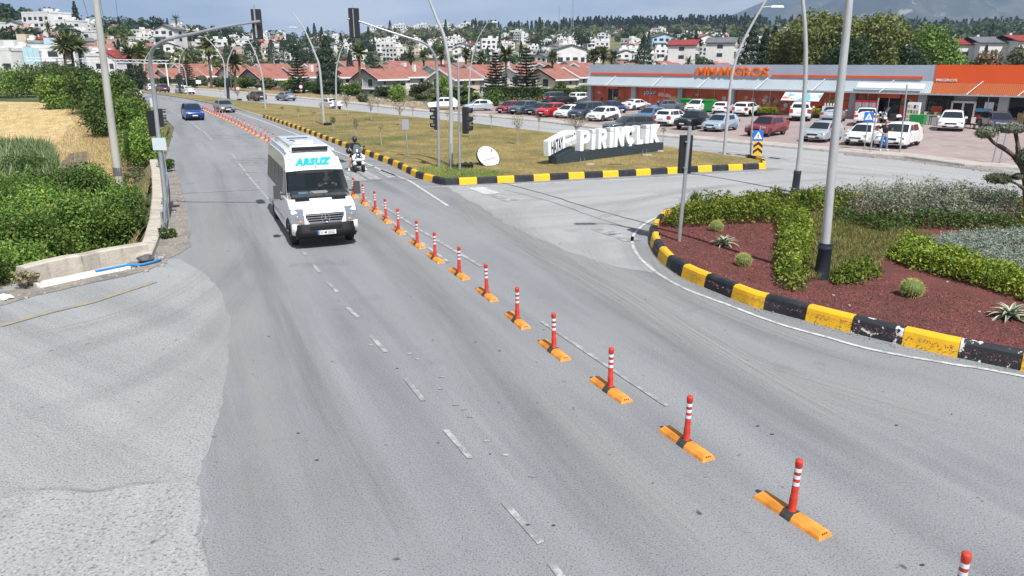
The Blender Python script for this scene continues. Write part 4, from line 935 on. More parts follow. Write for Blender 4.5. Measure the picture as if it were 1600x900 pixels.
def rock(u, v, s, label, m, z=0.0, seed=1):
    rr = random.Random(seed); b = at(u, v, z); bm = bmesh.new(); bmesh.ops.create_icosphere(bm, subdivisions=2, radius=s)
    for v_ in bm.verts: v_.co *= rr.uniform(.75, 1.15); v_.co.z *= 0.62
    me = bpy.data.meshes.new('rock'); bm.to_mesh(me); bm.free(); o = link('rock', me, None, m); o.location = b + Vector((0, 0, s * .4)); o.rotation_euler = (0, 0, rr.uniform(0, 6)); tag(o, label, 'rock')
rock(228, 409, 0.22, 'dark grey boulder at the parapet corner behind the blue pipe', mat('rock_dark', (0.10, 0.09, 0.085), 0.9, var=0.3, scale=6, bump=0.6), 0.02, 3)
rock(229, 425, 0.07, 'small pale stone in front of the blue pipe', M_st[0], 0, 4); rock(253, 417, 0.08, 'pale stone at the right end of the blue pipe', M_st[0], 0, 5); rock(252, 405, 0.1, 'broken concrete lump beside the guard rail end', M_st[0], 0, 6)
b = at(8, 468); mb = MB(); rr = random.Random(9)
for k in range(5): mb.box((rr.uniform(-.1, .1), rr.uniform(-.1, .1), 0.05 + k * .015), (rr.uniform(.2, .35), rr.uniform(.15, .3), 0.05), rz=rr.uniform(0, 3), rx=rr.uniform(-.3, .3), ry=rr.uniform(-.3, .3), top=(.6, .5))
o = mb.build('litter_bag', M_white, None, b); tag(o, 'crumpled white plastic bag at the left edge of the street', 'bag')
# guard rail: W-beam on posts
gr = empty('guard_rail', at(258, 368)); tag(gr, 'bent galvanised guard rail beside the left signal mast', 'guard rail')
gp = catmull([Vector((*p, 0.62)) for p in P([(259, 366), (262, 345), (264, 320), (263, 295), (259, 268), (256, 250), (250, 232), (243, 215)])], 5)
gp[0].z = 0.25; gp[1].z = 0.4; gp[2].z = 0.5; gp[3].z = .58
prof = [(0, -0.15), (0.05, -0.11), (0.05, -0.05), (0.0, 0.0), (0.05, 0.05), (0.05, 0.11), (0, 0.15)]
mb = MB(); V = []
for i, p in enumerate(gp):
    t = (gp[min(i + 1, len(gp) - 1)] - gp[max(i - 1, 0)]).normalized(); n = Vector((t.y, -t.x, 0))
    for a, z in prof: V.append(p + n * a + Vector((0, 0, z)) - gr.location)
k = len(prof); mb.add(V, [(i * k + j, (i + 1) * k + j, (i + 1) * k + j + 1, i * k + j + 1) for i in range(len(gp) - 1) for j in range(k - 1)], 0, True); mb.build('rail', M_galv, gr)
for i in range(2, len(gp), 4):
    p = gp[i] - gr.location; mb = MB(); mb.box((p.x - 0.08, p.y, p.z / 2 + 0.05), (0.06, 0.12, p.z + 0.15)); mb.build('post', M_galv, gr)
# big concrete pole with its wires
b = at(187, 296, ZF); root = empty('utility_pole', b); tag(root, 'thick tapering concrete utility pole behind the bushes at left', 'utility pole')
M_cp = ramp_mat('concrete_pole', [(0.42, 0.41, 0.375), ((0.34, 0.33, 0.30), (2, 2, 0.5), 0.45, 0.65, 8)], bump=0.3, bscale=30)
tp = pt(150, 0, b.y) - b; tp2 = tp * 1.35; mb = MB(); mb.tube([Vector((0, 0, -.2)), tp, tp2], [0.215, 0.155, 0.13], 14); mb.build('pole', M_cp, root)
mb = MB(); q = tp.normalized(); mb.lathe([(0.218, 0), (0.212, 0.45)], 14, M=Matrix.Translation(q * 0.75) @ q.to_track_quat('Z', 'Y').to_matrix().to_4x4(), cap=False); mb.build('painted_band', mat('band_grey', (0.10, 0.11, 0.12)), root)
mb = MB()
for (ua, va, ub, vb, Ya, Yb) in [(128, 0, 143, 40, b.y, 160), (155, 0, 166, 44, b.y, 160), (180, 0, 186, 50, b.y, 160)]:
    A, B = pt(ua - (ub - ua) * 1.2, va - 70, b.y * 1.15) - b, pt(ub, vb, Yb) - b
    mb.tube([A.lerp(B, t) - Vector((0, 0, 1.5 * 4 * t * (1 - t) * 0.4)) for t in np.linspace(0, 1, 9)], 0.022, 4, cap=False)
mb.build('cable', mat('cable_dark', (0.05, 0.05, 0.06)), root)
for (uf, vf, ut, vt, lb, r_) in [(187.5, 152, 179.5, 94, 'slim concrete pole in the bushes right of the thick utility pole', .17), (116, 127, 111, 96, 'slim post under the left part of the overhead truss', .12), (98, 126, 96, 97, 'slim post carrying the overhead truss above the bushes', .12), (445 / 4 + 250, 142, 360, 100, 'pale wooden pole beside the palm near the red roofs', .12)]:
    b = at(uf, vf); tp = pt(ut, vt, b.y) - b; o = MB().tube([(0, 0, -.3), tp], [r_, r_ * .75], 8).build('utility_pole', M_cp, None, b); tag(o, lb, 'utility pole')
# overhead truss gantry far left
A = pt(40, 92.5, 150); B = pt(262, 97, 150); d = (B - A).normalized()
root = empty('overhead_truss', (A.x, A.y, 0)); tag(root, 'long thin white lattice truss spanning above the bushes at left', 'truss')
mb = MB(); Lg = (B - A).length; o0 = A - root.location
for dz in (-0.28, 0.28):
    for dy in (0, 0.5): mb.tube([o0 + Vector((0, dy, dz)), o0 + d * Lg + Vector((0, dy, dz))], 0.06, 5)
nseg = 34
for i in range(nseg):
    mb.tube([o0 + d * Lg * i / nseg + Vector((0, 0, -.28 if i % 2 else .28)), o0 + d * Lg * (i + 1) / nseg + Vector((0, 0, .28 if i % 2 else -.28))], 0.035, 4)
mb.build('lattice', M_white, root)
for f_ in (0.02, 0.27, 0.36, 0.62, 0.985):
    p = o0 + d * Lg * f_; mb = MB(); mb.tube([(p.x, p.y, -1.5), (p.x, p.y, p.z - .28)], 0.14, 6); mb.build('post', M_white, root)
# billboard frame behind it
c = pt(49, 88, 170); root = empty('billboard', (c.x, c.y, -1)); tag(root, 'pale blue billboard panels above the left bushes', 'billboard')
for k in (-1, 0, 1):
    mb = MB(); mb.box((k * 1.2, 0, c.z + 1.0), (1.12, 0.12, 3.6)); mb.build('panel', mat('billboard_blue', (0.42, 0.60, 0.66), 0.5, var=0.1), root)
mb = MB(); mb.tube([(-1.9, .2, -2), (-1.9, .2, c.z + 2)], .12, 6); mb.tube([(1.9, .2, -2), (1.9, .2, c.z + 2)], .12, 6); mb.build('post', M_galv, root)
# ================================================================== VEHICLES
M_glass = mat('car_glass', (0.018, 0.024, 0.030), 0.08, spec=0.45)
M_tyre = mat('tyre', (0.022, 0.022, 0.023), 0.8)
M_rim = mat('rim', (0.42, 0.43, 0.44), 0.35, metal=0.7)
M_trim = mat('trim_black', (0.010, 0.010, 0.012), 0.6, spec=.25)
M_lamp = mat('headlight', (0.34, 0.37, 0.39), 0.10, coat=1.0, metal=0.4)
M_tail = mat('tail_light', (0.38, 0.01, 0.012), 0.15, coat=1.0)
M_plate = mat('plate', (0.75, 0.75, 0.73), 0.4)
M_chrome = mat('chrome', (0.75, 0.76, 0.78), 0.12, metal=1.0)
PAINT = {'white': (0.80, 0.80, 0.79), 'crimson': (0.27, 0.012, 0.03), 'red': (0.50, 0.015, 0.02), 'slate': (0.10, 0.13, 0.16), 'navy': (0.015, 0.028, 0.06),
         'slateblue': (0.055, 0.075, 0.115), 'blue': (0.10, 0.22, 0.40), 'black': (0.013, 0.014, 0.017), 'iceblue': (0.42, 0.52, 0.62), 'maroon': (0.21, 0.018, 0.025), 'silver': (0.46, 0.50, 0.54),
         'darkblue': (0.03, 0.04, 0.075), 'grey': (0.13, 0.15, 0.18), 'royal': (0.012, 0.03, 0.12), 'charcoal': (0.045, 0.05, 0.055), 'steel': (0.26, 0.31, 0.38), 'gunmetal': (0.21, 0.22, 0.215), 'brightblue': (0.008, 0.04, 0.22)}
def paint(c): return mat('paint_' + c, PAINT[c], 0.28, coat=0.9, metal=0.0 if c in ('white', 'red', 'maroon') else 0.25)

def arch(xc, r, zs, n=9):
    """wheel-arch points from front to rear along the sill"""
    a0 = math.asin(min(1, (zs - 0.30) / r)) if r else 0
    return [(xc + r * math.cos(a), 0.30 + r * math.sin(a)) for a in np.linspace(a0, PI - a0, n)]
def shell(mb, out, hw, m=0, bulge=0.07, lip=0.05, cap=True):
    """closed side outline (x,z) swept across the width with softened shoulders"""
    n = len(out); cx = sum(p[0] for p in out) / n; O = [Vector(p) for p in out]
    def inset(d):
        R_ = []
        for i in range(n):
            a, b, c = O[i - 1], O[i], O[(i + 1) % n]; t = (c - a)
            if t.length < 1e-6: R_.append(b.copy()); continue
            t.normalize(); nn = Vector((-t.y, t.x)); R_.append(b + nn * d * ORI)
        return R_
    area = sum(O[i].x * O[(i + 1) % n].y - O[(i + 1) % n].x * O[i].y for i in range(n)); ORI = 1 if area > 0 else -1
    xm = max(p.x for p in O); xn = min(p.x for p in O)
    rings = [(-hw, lip, 0), (-hw + lip * .35, lip * .3, 0), (-hw + lip * 1.2, 0, .1), (-hw * .55, 0, .75), (0, 0, 1), (hw * .55, 0, .75), (hw - lip * 1.2, 0, .1), (hw - lip * .35, lip * .3, 0), (hw, lip, 0)]
    base = len(mb.v); V = []
    for y, d, b in rings:
        for p in inset(d):
            k = max(0, (abs(p.x) - 0.72 * max(xm, -xn))) / (0.28 * max(xm, -xn)) if max(xm, -xn) > 0 else 0
            V.append((p.x + math.copysign(bulge * b * min(1, k), p.x), y, p.y))
    Fc = []
    for r in range(len(rings) - 1):
        for i in range(n):
            j = (i + 1) % n; f = (r * n + i, r * n + j, (r + 1) * n + j, (r + 1) * n + i); Fc.append(f if ORI < 0 else f[::-1])
    mb.add(V, Fc, m, True)
    if cap:
        f0 = list(range(n)); f1 = [(len(rings) - 1) * n + i for i in range(n)]
        mb.add(V, [f0 if ORI > 0 else f0[::-1], f1[::-1] if ORI > 0 else f1], m, False)
def cabin(mb, gl, hb, ht, zb, zt, m=0, skip=(), drop=.02):
    """greenhouse: side polyline gl (x,z) from cowl over the roof to the tail, sides leaning in"""
    def hw(z): return lerp(hb, ht, max(0, min(1, (z - zb) / (zt - zb))))
    V = []; n = len(gl); ks = (-1, -0.86, -0.45, 0, 0.45, 0.86, 1)
    for k in ks:
        for x, z in gl: V.append((x, k * hw(z), z + (0.035 * (1 - k * k) if z > zb + .05 else 0) - (drop if abs(k) == 1 and z > zt - .08 else 0)))
    Fc = [(r * n + i, (r + 1) * n + i, (r + 1) * n + i + 1, r * n + i + 1) for r in range(len(ks) - 1) for i in range(n - 1) if not (i in skip)]
    mb.add(V, Fc, m, True)
    for r in (0, len(ks) - 1):
        f = [r * n + i for i in range(n)]; mb.add(V, [f if r == 0 else f[::-1]], m)
    return hw
def side_pane(parent, pts, hw, s, name='side_window', off=0.008, m=None):
    mb = MB(); V = [(x, s * (hw(z) + off), z) for x, z in pts]
    mb.add(V, [list(range(len(V)))[::s]]); return mb.build(name, m or M_glass, parent)
def slope_pane(parent, p0, p1, hw, a, b, inset, name, front, off=0.012, m=None):
    """glass on the slope from p0 (low) to p1 (high), between fractions a..b"""
    P0, P1 = Vector((p0[0], 0, p0[1])), Vector((p1[0], 0, p1[1])); d = P1 - P0; n = Vector((d.z, 0, -d.x)).normalized() * (1 if front else -1)
    if (n.x > 0) != front: n = -n
    mb = MB(); V = []
    for t in (a, b):
        p = P0.lerp(P1, t); h = hw(p.z) - inset
        for k in (-1, -.5, 0, .5, 1): q = p + n * (off + 0.035 * (1 - k * k) * (abs(n.z) if t > 0.12 else .3)); V.append((q.x, k * h, q.z))
    Fc = [(k, k + 1, 6 + k, 5 + k) for k in range(4)]
    if not front: Fc = [f[::-1] for f in Fc]
    mb.add(V, Fc, 0, True); return mb.build(name, m or M_glass, parent)
WHEEL = {}
def wheel_mesh(r, w_=0.21, spokes=5):
    k = (r, w_)
    if k in WHEEL: return WHEEL[k]
    M = Matrix.Rotation(PI / 2, 4, 'X')
    mb = MB(); mb.lathe([(r * .64, -w_ / 2), (r * .9, -w_ / 2), (r, -w_ * .36), (r, w_ * .36), (r * .9, w_ / 2), (r * .64, w_ / 2), (r * .62, w_ * .3)], 22, M=M, cap=False); ty = mb.mesh('tyre', M_tyre)
    mb = MB(); mb.lathe([(r * .63, -w_ * .3), (r * .63, w_ * .44), (r * .56, w_ * .42), (r * .54, w_ * .1), (0.001, w_ * .1)], 22, M=M, cap=False, m=1)
    for i in range(spokes):
        a = 2 * PI * i / spokes; mb.box((math.cos(a) * r * .33, -w_ * .30, math.sin(a) * r * .33), (r * .50, w_ * .22, r * .16), 0, ry=-a)
        mb.box((math.cos(a) * r * .33, w_ * .30, math.sin(a) * r * .33), (r * .50, w_ * .22, r * .16), 0, ry=-a)
    mb.lathe([(r * .15, -w_ * .42), (r * .15, w_ * .42)], 12, M=M); rim = mb.mesh('rim', [M_rim, M_trim])
    WHEEL[k] = (ty, rim); return WHEEL[k]
def add_wheel(root, x, y, r, w_=0.21):
    ty, rim = wheel_mesh(r, w_); o = link('wheel', ty, root); o.location = (x, y, r); rm = link('rim', rim, o)
    return o
SPEC = {
 'hatch': dict(L=4.05, W=1.74, r=.31, xf=1.28, xr=-1.24, low=[(2.0, .26), (2.025, .50), (1.97, .66), (1.80, .76), (1.10, .93)], belt=.93, rear=[(-1.86, .98), (-1.97, .80), (-2.02, .50), (-1.98, .27)], gl=[(1.14, .90), (.42, 1.36), (.12, 1.44), (-.6, 1.47), (-1.35, 1.42), (-1.52, 1.36), (-1.93, .95)], zt=1.45),
 'smallsuv': dict(L=4.2, W=1.80, r=.34, xf=1.32, xr=-1.28, low=[(2.07, .30), (2.10, .58), (2.05, .80), (1.85, .92), (1.05, 1.04)], belt=1.04, rear=[(-1.93, 1.08), (-2.05, .85), (-2.1, .55), (-2.05, .32)], gl=[(1.10, 1.01), (.45, 1.48), (.15, 1.56), (-.7, 1.59), (-1.5, 1.54), (-1.66, 1.48), (-2.0, 1.05)], zt=1.57),
 'suv': dict(L=4.5, W=1.86, r=.36, xf=1.40, xr=-1.36, low=[(2.2, .30), (2.25, .60), (2.19, .86), (2.0, .97), (1.05, 1.08)], belt=1.08, rear=[(-2.1, 1.12), (-2.22, .9), (-2.25, .55), (-2.18, .33)], gl=[(1.12, 1.05), (.42, 1.56), (.10, 1.64), (-.8, 1.67), (-1.7, 1.62), (-1.88, 1.55), (-2.16, 1.10)], zt=1.65),
 'sedan': dict(L=4.55, W=1.79, r=.32, xf=1.42, xr=-1.36, low=[(2.23, .26), (2.27, .50), (2.2, .68), (2.0, .78), (1.20, .93)], belt=.94, rear=[(-1.55, 1.0), (-2.16, 1.02), (-2.24, .95), (-2.28, .55), (-2.2, .28)], gl=[(1.22, .91), (.45, 1.34), (.12, 1.42), (-.55, 1.44), (-1.0, 1.38), (-1.72, 1.01)], zt=1.43),
 'mpv': dict(L=4.4, W=1.82, r=.33, xf=1.42, xr=-1.28, low=[(2.15, .28), (2.2, .60), (2.12, .82), (1.9, .93), (1.30, 1.06)], belt=1.07, rear=[(-2.12, 1.12), (-2.18, .9), (-2.2, .55), (-2.15, .30)], gl=[(1.36, 1.03), (.75, 1.62), (.45, 1.76), (-.6, 1.83), (-1.9, 1.80), (-2.02, 1.72), (-2.16, 1.10)], zt=1.80),
 'pickup': dict(L=5.2, W=1.88, r=.38, xf=1.62, xr=-1.50, low=[(2.55, .42), (2.6, .70), (2.52, .98), (2.3, 1.08), (1.25, 1.16)], belt=1.16, rear=[(-2.5, 1.16), (-2.58, 1.12), (-2.6, .6), (-2.52, .45)], gl=[(1.30, 1.13), (.62, 1.66), (.35, 1.74), (-.5, 1.76), (-.85, 1.70), (-1.05, 1.16)], zt=1.75),
 'oldhatch': dict(L=3.9, W=1.62, r=.29, xf=1.22, xr=-1.18, low=[(1.9, .28), (1.95, .45), (1.93, .72), (1.84, .78), (.95, .86)], belt=.87, rear=[(-1.84, .92), (-1.93, .85), (-1.95, .5), (-1.9, .30)], gl=[(.98, .84), (.40, 1.32), (.22, 1.37), (-.6, 1.38), (-1.3, 1.35), (-1.42, 1.30), (-1.84, .90)], zt=1.37)}
CACHE = {}
def shared(key, fn):
    return fn()
def car_proto(kind, col):
    S_ = SPEC[kind]; W = S_['W']; hw0 = W / 2; r = S_['r']; zs = 0.24 if kind != 'pickup' else .40; p = paint(col)
    root = empty('car'); xf, xr = S_['xf'], S_['xr']; ar = r + 0.05
    out = [(S_['low'][0])] + [(xf + ar + .03, zs + .02)] + [(x, z + r - .30) for x, z in arch(xf, ar, zs + .30 - r, 9)] + [(xf - ar - .03, zs), (xr + ar + .03, zs)] + [(x, z + r - .30) for x, z in arch(xr, ar, zs + .30 - r, 9)] + [(xr - ar - .03, zs + .02)]
    out += S_['rear'][::-1] + [(xr * .2, S_['belt'] + .03)] + [(xf * .3, S_['belt'] + .01)] + S_['low'][1:][::-1]
    mb = MB(); shell(mb, out, hw0); body = mb.build('body', p, root)
    mb = MB(); hw = cabin(mb, S_['gl'], hw0 - .07, hw0 - .24, S_['belt'], S_['zt']); roof = mb.build('cabin', p, root)
    gl = S_['gl']; zb = S_['belt'] + .05; zt = S_['zt'] - .10
    # panes
    slope_pane(root, gl[0], gl[1], hw, .12, 1.0, .07, 'windshield', True)
    if kind in ('sedan',): slope_pane(root, gl[-1], gl[-2], hw, .12, .95, .08, 'rear_window', False)
    elif kind == 'pickup': slope_pane(root, gl[-1], gl[-2], hw, .15, .9, .12, 'rear_window', False)
    else: slope_pane(root, gl[-1], gl[-2], hw, .22, .92, .10, 'rear_window', False)
    def xat_(side, z):
        a, b = (gl[0], gl[1]) if side > 0 else (gl[-1], gl[-2]); t = (z - a[1]) / (b[1] - a[1]); return lerp(a[0], b[0], t)
    bp_ = -0.05 if kind != 'pickup' else 0.2
    for s in (-1, 1):
        side_pane(root, [(xat_(1, zb) - .14, zb), (bp_ + .04, zb), (bp_ + .04, zt), (xat_(1, zt) - .12, zt)], hw, s)
        rx0, rx1 = xat_(-1, zb) + .20, xat_(-1, zt) + .16
        if kind in ('hatch', 'sedan', 'oldhatch', 'smallsuv', 'suv', 'mpv', 'pickup'):
            side_pane(root, [(bp_ - .05, zb), (max(rx0, xr + .10), zb + .01), (max(rx1, xr + .15), zt - .01), (bp_ - .05, zt)], hw, s)
            if kind in ('suv', 'mpv', 'smallsuv'): side_pane(root, [(xr + .03, zb + .02), (rx0, zb + .05), (rx1, zt - .02), (xr + .08, zt - .02)], hw, s)
        # mirror
        mb = MB(); mb.box((gl[0][0] - .28, s * (hw0 + .06), S_['belt'] + .08), (.12, .17, .13), top=(.8, .9)); mb.build('mirror', p, root)
        # sill and door seams
        mb = MB(); mb.box(((xf + xr) / 2, s * (hw0 + .001), zs + .05), (xf - xr - 2 * ar - .1, .03, .07))
        for x in (gl[0][0] - .12, bp_, xr + ar * .72): mb.box((x, s * (hw0 + .0005), (zs + S_['belt']) / 2 + .02), (.014, .006, S_['belt'] - zs - .16))
        mb.build('door_trim', M_trim, root)
        mb = MB()
        for x in (bp_ + .16, xr + ar * .72 + .2): mb.box((x, s * (hw0 + .012), S_['belt'] - .10), (.17, .03, .03))
        # lights
        x0, z0 = S_['low'][2]; mb = MB(); mb.box((x0 - .13, s * (hw0 - .25), z0 - .01), (.36, .40, .14), top=(.8, .92)); mb.build('headlight', M_lamp, root)
        rx, rz_ = (S_['rear'][1] if kind != 'sedan' else S_['rear'][2]); th = .34 if kind in ('suv', 'mpv', 'smallsuv', 'pickup') else .2
        mb = MB(); mb.box((rx + .07, s * (hw0 - .16), rz_ + (.02 if kind != 'sedan' else -.08)), (.26, .34, th), top=(.85, .95)); mb.build('tail_light', M_tail, root)
        for x in (xf, xr): add_wheel(root, x, s * (hw0 - .115), r)
    xfm = max(q[0] for q in S_['low']); zl = S_['low'][1][1]
    mb = MB(); mb.box((xfm + .03, 0, zl + .10), (.09, .78, .10)); mb.box((xfm + .02, 0, zs + .12), (.10, 1.1, .12)); g = mb.build('grille', M_trim, root)
    mb = MB(); mb.box((xfm + .085, 0, zl - .07), (.02, .50, .11)); mb.build('number_plate', M_plate, root)
    xb = min(q[0] for q in S_['rear']); mb = MB(); mb.box((xb - .035, 0, zs + .13), (.10, W * .72, .16)); mb.build('rear_bumper', M_trim, root)
    zpl = .82 if kind not in ('suv', 'mpv') else .88
    mb = MB(); mb.box((xb - .07 if kind != 'sedan' else xb - .06, 0, zpl - .05), (.02, .50, .11)); mb.build('number_plate', M_plate, root)
    if kind in ('suv', 'mpv') and col not in ('white',):
        for s in (-1, 1): mb = MB(); mb.tube([(.3, s * (hw0 - .27), S_['zt'] + .04), (-.6, s * (hw0 - .27), S_['zt'] + .06), (-1.5, s * (hw0 - .27), S_['zt'] + .02)], .018, 5); mb.build('roof_rail', M_chrome, root)
    return root
PROTO = {}
def car(kind, col, az, x, y, s, label, cat='car', group=None, z=0.0):
    k = (kind, col)
    if k in PROTO: r = copy_tree(PROTO[k])
    else: r = PROTO[k] = car_proto(kind, col)
    r.name = {'suv': 'suv', 'smallsuv': 'suv', 'pickup': 'pickup_truck', 'mpv': 'minivan'}.get(kind, 'parked_car' if group else 'car')
    r.location = (x, y, z); r.rotation_euler = (0, 0, PI / 2 - R(az)); r.scale = (s, s, s)
    if 'group' in r.keys(): del r['group']
    tag(r, label, cat, group); return r
PG = 'cars parked in front of the supermarket'; zl = 0.125
for row in [
 ('hatch', 'crimson', 218, -0.15, 83.2, .88, 'dark crimson hatchback, leftmost of the front row of parked cars', 'car'),
 ('smallsuv', 'slate', 218, 1.3, 81.4, .88, 'slate grey car half hidden between the crimson and the navy car', 'car'),
 ('sedan', 'navy', 218, 3.1, 80.2, .85, 'navy blue car just left of the bright red one', 'car'),
 ('smallsuv', 'red', 220, 4.1, 77.4, .86, 'bright red crossover in the front row behind a leafless sapling', 'suv'),
 ('hatch', 'white', 220, 5.75, 75.9, .86, 'white hatchback between the bright red crossover and the dark minivan', 'car'),
 ('mpv', 'slateblue', 222, 7.3, 74.2, .90, 'dark slate blue minivan in the front row', 'van'),
 ('hatch', 'white', 222, 8.69, 71.6, .90, 'white hatchback right of the dark minivan', 'car'),
 ('hatch', 'blue', 222, 13.0, 70.5, .90, 'mid blue hatchback behind the dark suv near the letter sign', 'car'),
 ('smallsuv', 'white', 42, 14.1, 66.2, .88, 'white suv seen from behind, right of the blue hatchback', 'suv'),
 ('pickup', 'black', 222, 15.3, 62.8, .84, 'black pickup parked nose out beside the ice blue hatchback', 'pickup'),
 ('hatch', 'iceblue', 222, 16.95, 60.95, .91, 'ice blue hatchback next to the black pickup', 'car'),
 ('oldhatch', 'maroon', 224, 19.39, 56.95, 1.03, 'old boxy maroon hatchback beside the pavement', 'car'),
 ('hatch', 'silver', 224, 22.0, 52.9, .92, 'silver hatchback partly behind the thick roundabout lamp pole', 'car'),
 ('oldhatch', 'white', 222, 23.9, 50.67, .97, 'old boxy white hatchback behind the blue crossing sign', 'car'),
 ('hatch', 'white', 222, 25.54, 49.24, 1.05, 'white hatchback directly behind the standing person', 'car'),
 ('hatch', 'white', 212, 36.19, 61.78, 1.05, 'white hatchback parked alone on the open right part of the lot', 'car'),
 ('suv', 'darkblue', 195, 39.2, 60.6, .90, 'dark blue suv half hidden by the pruned tree', 'suv'),
 ('suv', 'white', 24, 27.87, 72.6, 1.03, 'large white suv seen from behind, next to the shop hedge', 'suv'),
 ('sedan', 'silver', 30, 29.97, 70.2, 1.0, 'silver sedan seen from behind near the shop entrance', 'car'),
 ('sedan', 'white', 28, 31.5, 66.78, 1.03, 'white sedan seen from behind, right of the silver sedan', 'car'),
 ('hatch', 'white', 215, 20.77, 84.72, .94, 'white hatchback parked close to the green bins', 'car'),
 ('hatch', 'white', 30, 22.9, 81.8, .88, 'white hatchback seen from behind, second from the green bins', 'car'),
 ('suv', 'white', 40, 24.4, 78.3, .86, 'white suv seen from behind by the dark post of the shopfront', 'suv'),
 ('sedan', 'white', 50, 14.5, 88.4, .86, 'white sedan parked in front of the left shop door', 'car'),
 ('sedan', 'grey', 255, 17.3, 85.6, .88, 'grey sedan in front of the pizza advertisement', 'car'),
 ('sedan', 'royal', 160, 11.3, 84.0, .86, 'deep blue sedan between the dark minivan and the shopfront', 'car'),
 ('suv', 'charcoal', 65, 6.3, 100.5, .97, 'charcoal suv seen from behind at the far left corner of the lot', 'suv'),
 ('suv', 'white', 55, 9.6, 103.0, .88, 'white suv parked against the green hedge left of the shop', 'suv'),
 ('oldhatch', 'white', 262, -8.25, 90.6, .96, 'white boxy hatchback on the rubble strip behind the hanging signal', 'car'),
 ('hatch', 'silver', 255, -3.9, 87.2, .84, 'silver hatchback at the left end of the parking lot', 'car')]:
    k, c, az, x, y, s, lb, ct = row; car(k, c, az, x, y, s, lb, ct, PG, zl if y < 87 or x > 5 else .12)
for row in [
 ('sedan', 'white', 326, -22.2, 92.4, .88, 'white sedan driving away on the far carriageway behind a lamp pole', 'car'),
 ('sedan', 'steel', 320, -33.6, 112.6, .90, 'steel blue sedan driving away on the far carriageway', 'car'),
 ('smallsuv', 'charcoal', 320, -37.6, 111.6, .90, 'dark suv driving away near the small white sign', 'suv'),
 ('sedan', 'white', 324, -58.3, 136.5, .94, 'distant white car beside the black lower pole of a lamp', 'car'),
 ('hatch', 'white', 324, -61.3, 141, .94, 'distant white hatchback just ahead of another white car', 'car'),
 ('smallsuv', 'charcoal', 322, -66.3, 144.2, .98, 'distant dark suv seen from behind, second from left on the far road', 'suv'),
 ('hatch', 'white', 322, -72.5, 152.5, .95, 'farthest white vehicle on the far carriageway', 'car'),
 ('suv', 'brightblue', 151, -31.8, 75.0, .93, 'bright blue suv driving towards the camera beside the bollard line', 'suv'),
 ('sedan', 'gunmetal', 148, -33.0, 86.6, .94, 'grey sedan driving towards the camera in the lane right of the bollards', 'car'),
 ('hatch', 'white', 140, -61.5, 123.5, .95, 'pale car emerging behind the bushes at the far left bend', 'car'),
 ('suv', 'charcoal', 256, 9.2, 58.8, .88, 'charcoal suv on the far carriageway behind the white letters', 'suv')]:
    k, c, az, x, y, s, lb, ct = row; car(k, c, az, x, y, s, lb, ct, None, 0.012 if 'far' in lb or 'distant' in lb else 0.003)
sg = [o for o in COL.objects if o.get('label', '').startswith('white sedan seen from behind, right')][0]

# ---------------- minibus
root = empty('minibus', (-6.86, 24.62, 0.002), PI / 2 - R(156.5)); tag(root, 'white minibus with teal lettering above the windshield driving towards the camera', 'minibus')
pw = paint('white'); xf, xr, r = 2.20, -2.12, .345; zs = .30; hw0 = .985
out = [(3.02, .44), (2.64, .40)] + [(x, z + .045) for x, z in arch(xf, .43, .30 + .06, 11)] + [(1.75, zs), (-1.66, zs)] + [(x, z + .045) for x, z in arch(xr, .43, .30 + .06, 11)] + [(-2.60, .40), (-3.42, .42), (-3.46, 1.40), (0, 1.42), (2.20, 1.44), (2.44, 1.40), (2.78, 1.27), (2.96, 1.12), (3.06, .92), (3.08, .70)]
mb = MB(); shell(mb, out, hw0, 0, .09, .05); body = mb.build('body', pw, root)
gl = [(2.34, 1.38), (1.70, 2.17), (1.60, 2.28), (1.30, 2.52), (1.02, 2.65), (.6, 2.71), (-.5, 2.73), (-2.9, 2.70), (-3.32, 2.62), (-3.45, 2.3), (-3.46, 1.38)]
mb = MB(); hw = cabin(mb, gl, hw0 - .015, .80, 1.38, 2.70, 0, (0,), .13); mb.build('cabin', pw, root)
M_clear = bpy.data.materials.new('windshield_tint'); n_, b_, o_ = nodes(M_clear); b_.inputs['Base Color'].default_value = (.02, .03, .035, 1); b_.inputs['Roughness'].default_value = .04; b_.inputs['Alpha'].default_value = .42; b_.inputs['Coat Weight'].default_value = .6
ws = slope_pane(root, gl[0], gl[1], hw, .03, 1.0, .03, 'windshield', True, .015, M_clear)
M_int = mat('interior_grey', (.06, .065, .07), .8, var=.3); mb = MB(); mb.box((2.02, 0, 1.47), (.55, 1.62, .14)); mb.box((1.78, -.55, 1.52), (.2, .5, .1)); mb.build('dashboard', M_int, root)
mb = MB(); mb.box((2.05, .02, 1.55), (.30, .55, .015), ry=.1); mb.build('papers', M_plate, root)
mb = MB(); mb.box((2.1, -.45, 1.555), (.16, .30, .02), ry=.2); mb.build('papers', mat('paper_blue', (.25, .45, .6)), root)
for y_ in (-.45, .45): mb = MB(); mb.box((.75, y_, 1.75), (.18, .5, .8)); mb.box((.75, y_, 2.2), (.12, .26, .22)); mb.build('seat', M_int, root)
mb = MB(); mb.box((.45, 0, 1.95), (.05, 1.55, 1.1)); mb.build('partition', mat('interior_dark', (.02, .022, .025), .9), root)
mb = MB(); mb.tube([(1.50 + .06 * math.sin(a), .45 + .19 * math.cos(a), 1.66 + .17 * math.sin(a)) for a in np.linspace(0, 2 * PI, 17)], .014, 6, cap=False); mb.build('steering_wheel', M_trim, root)
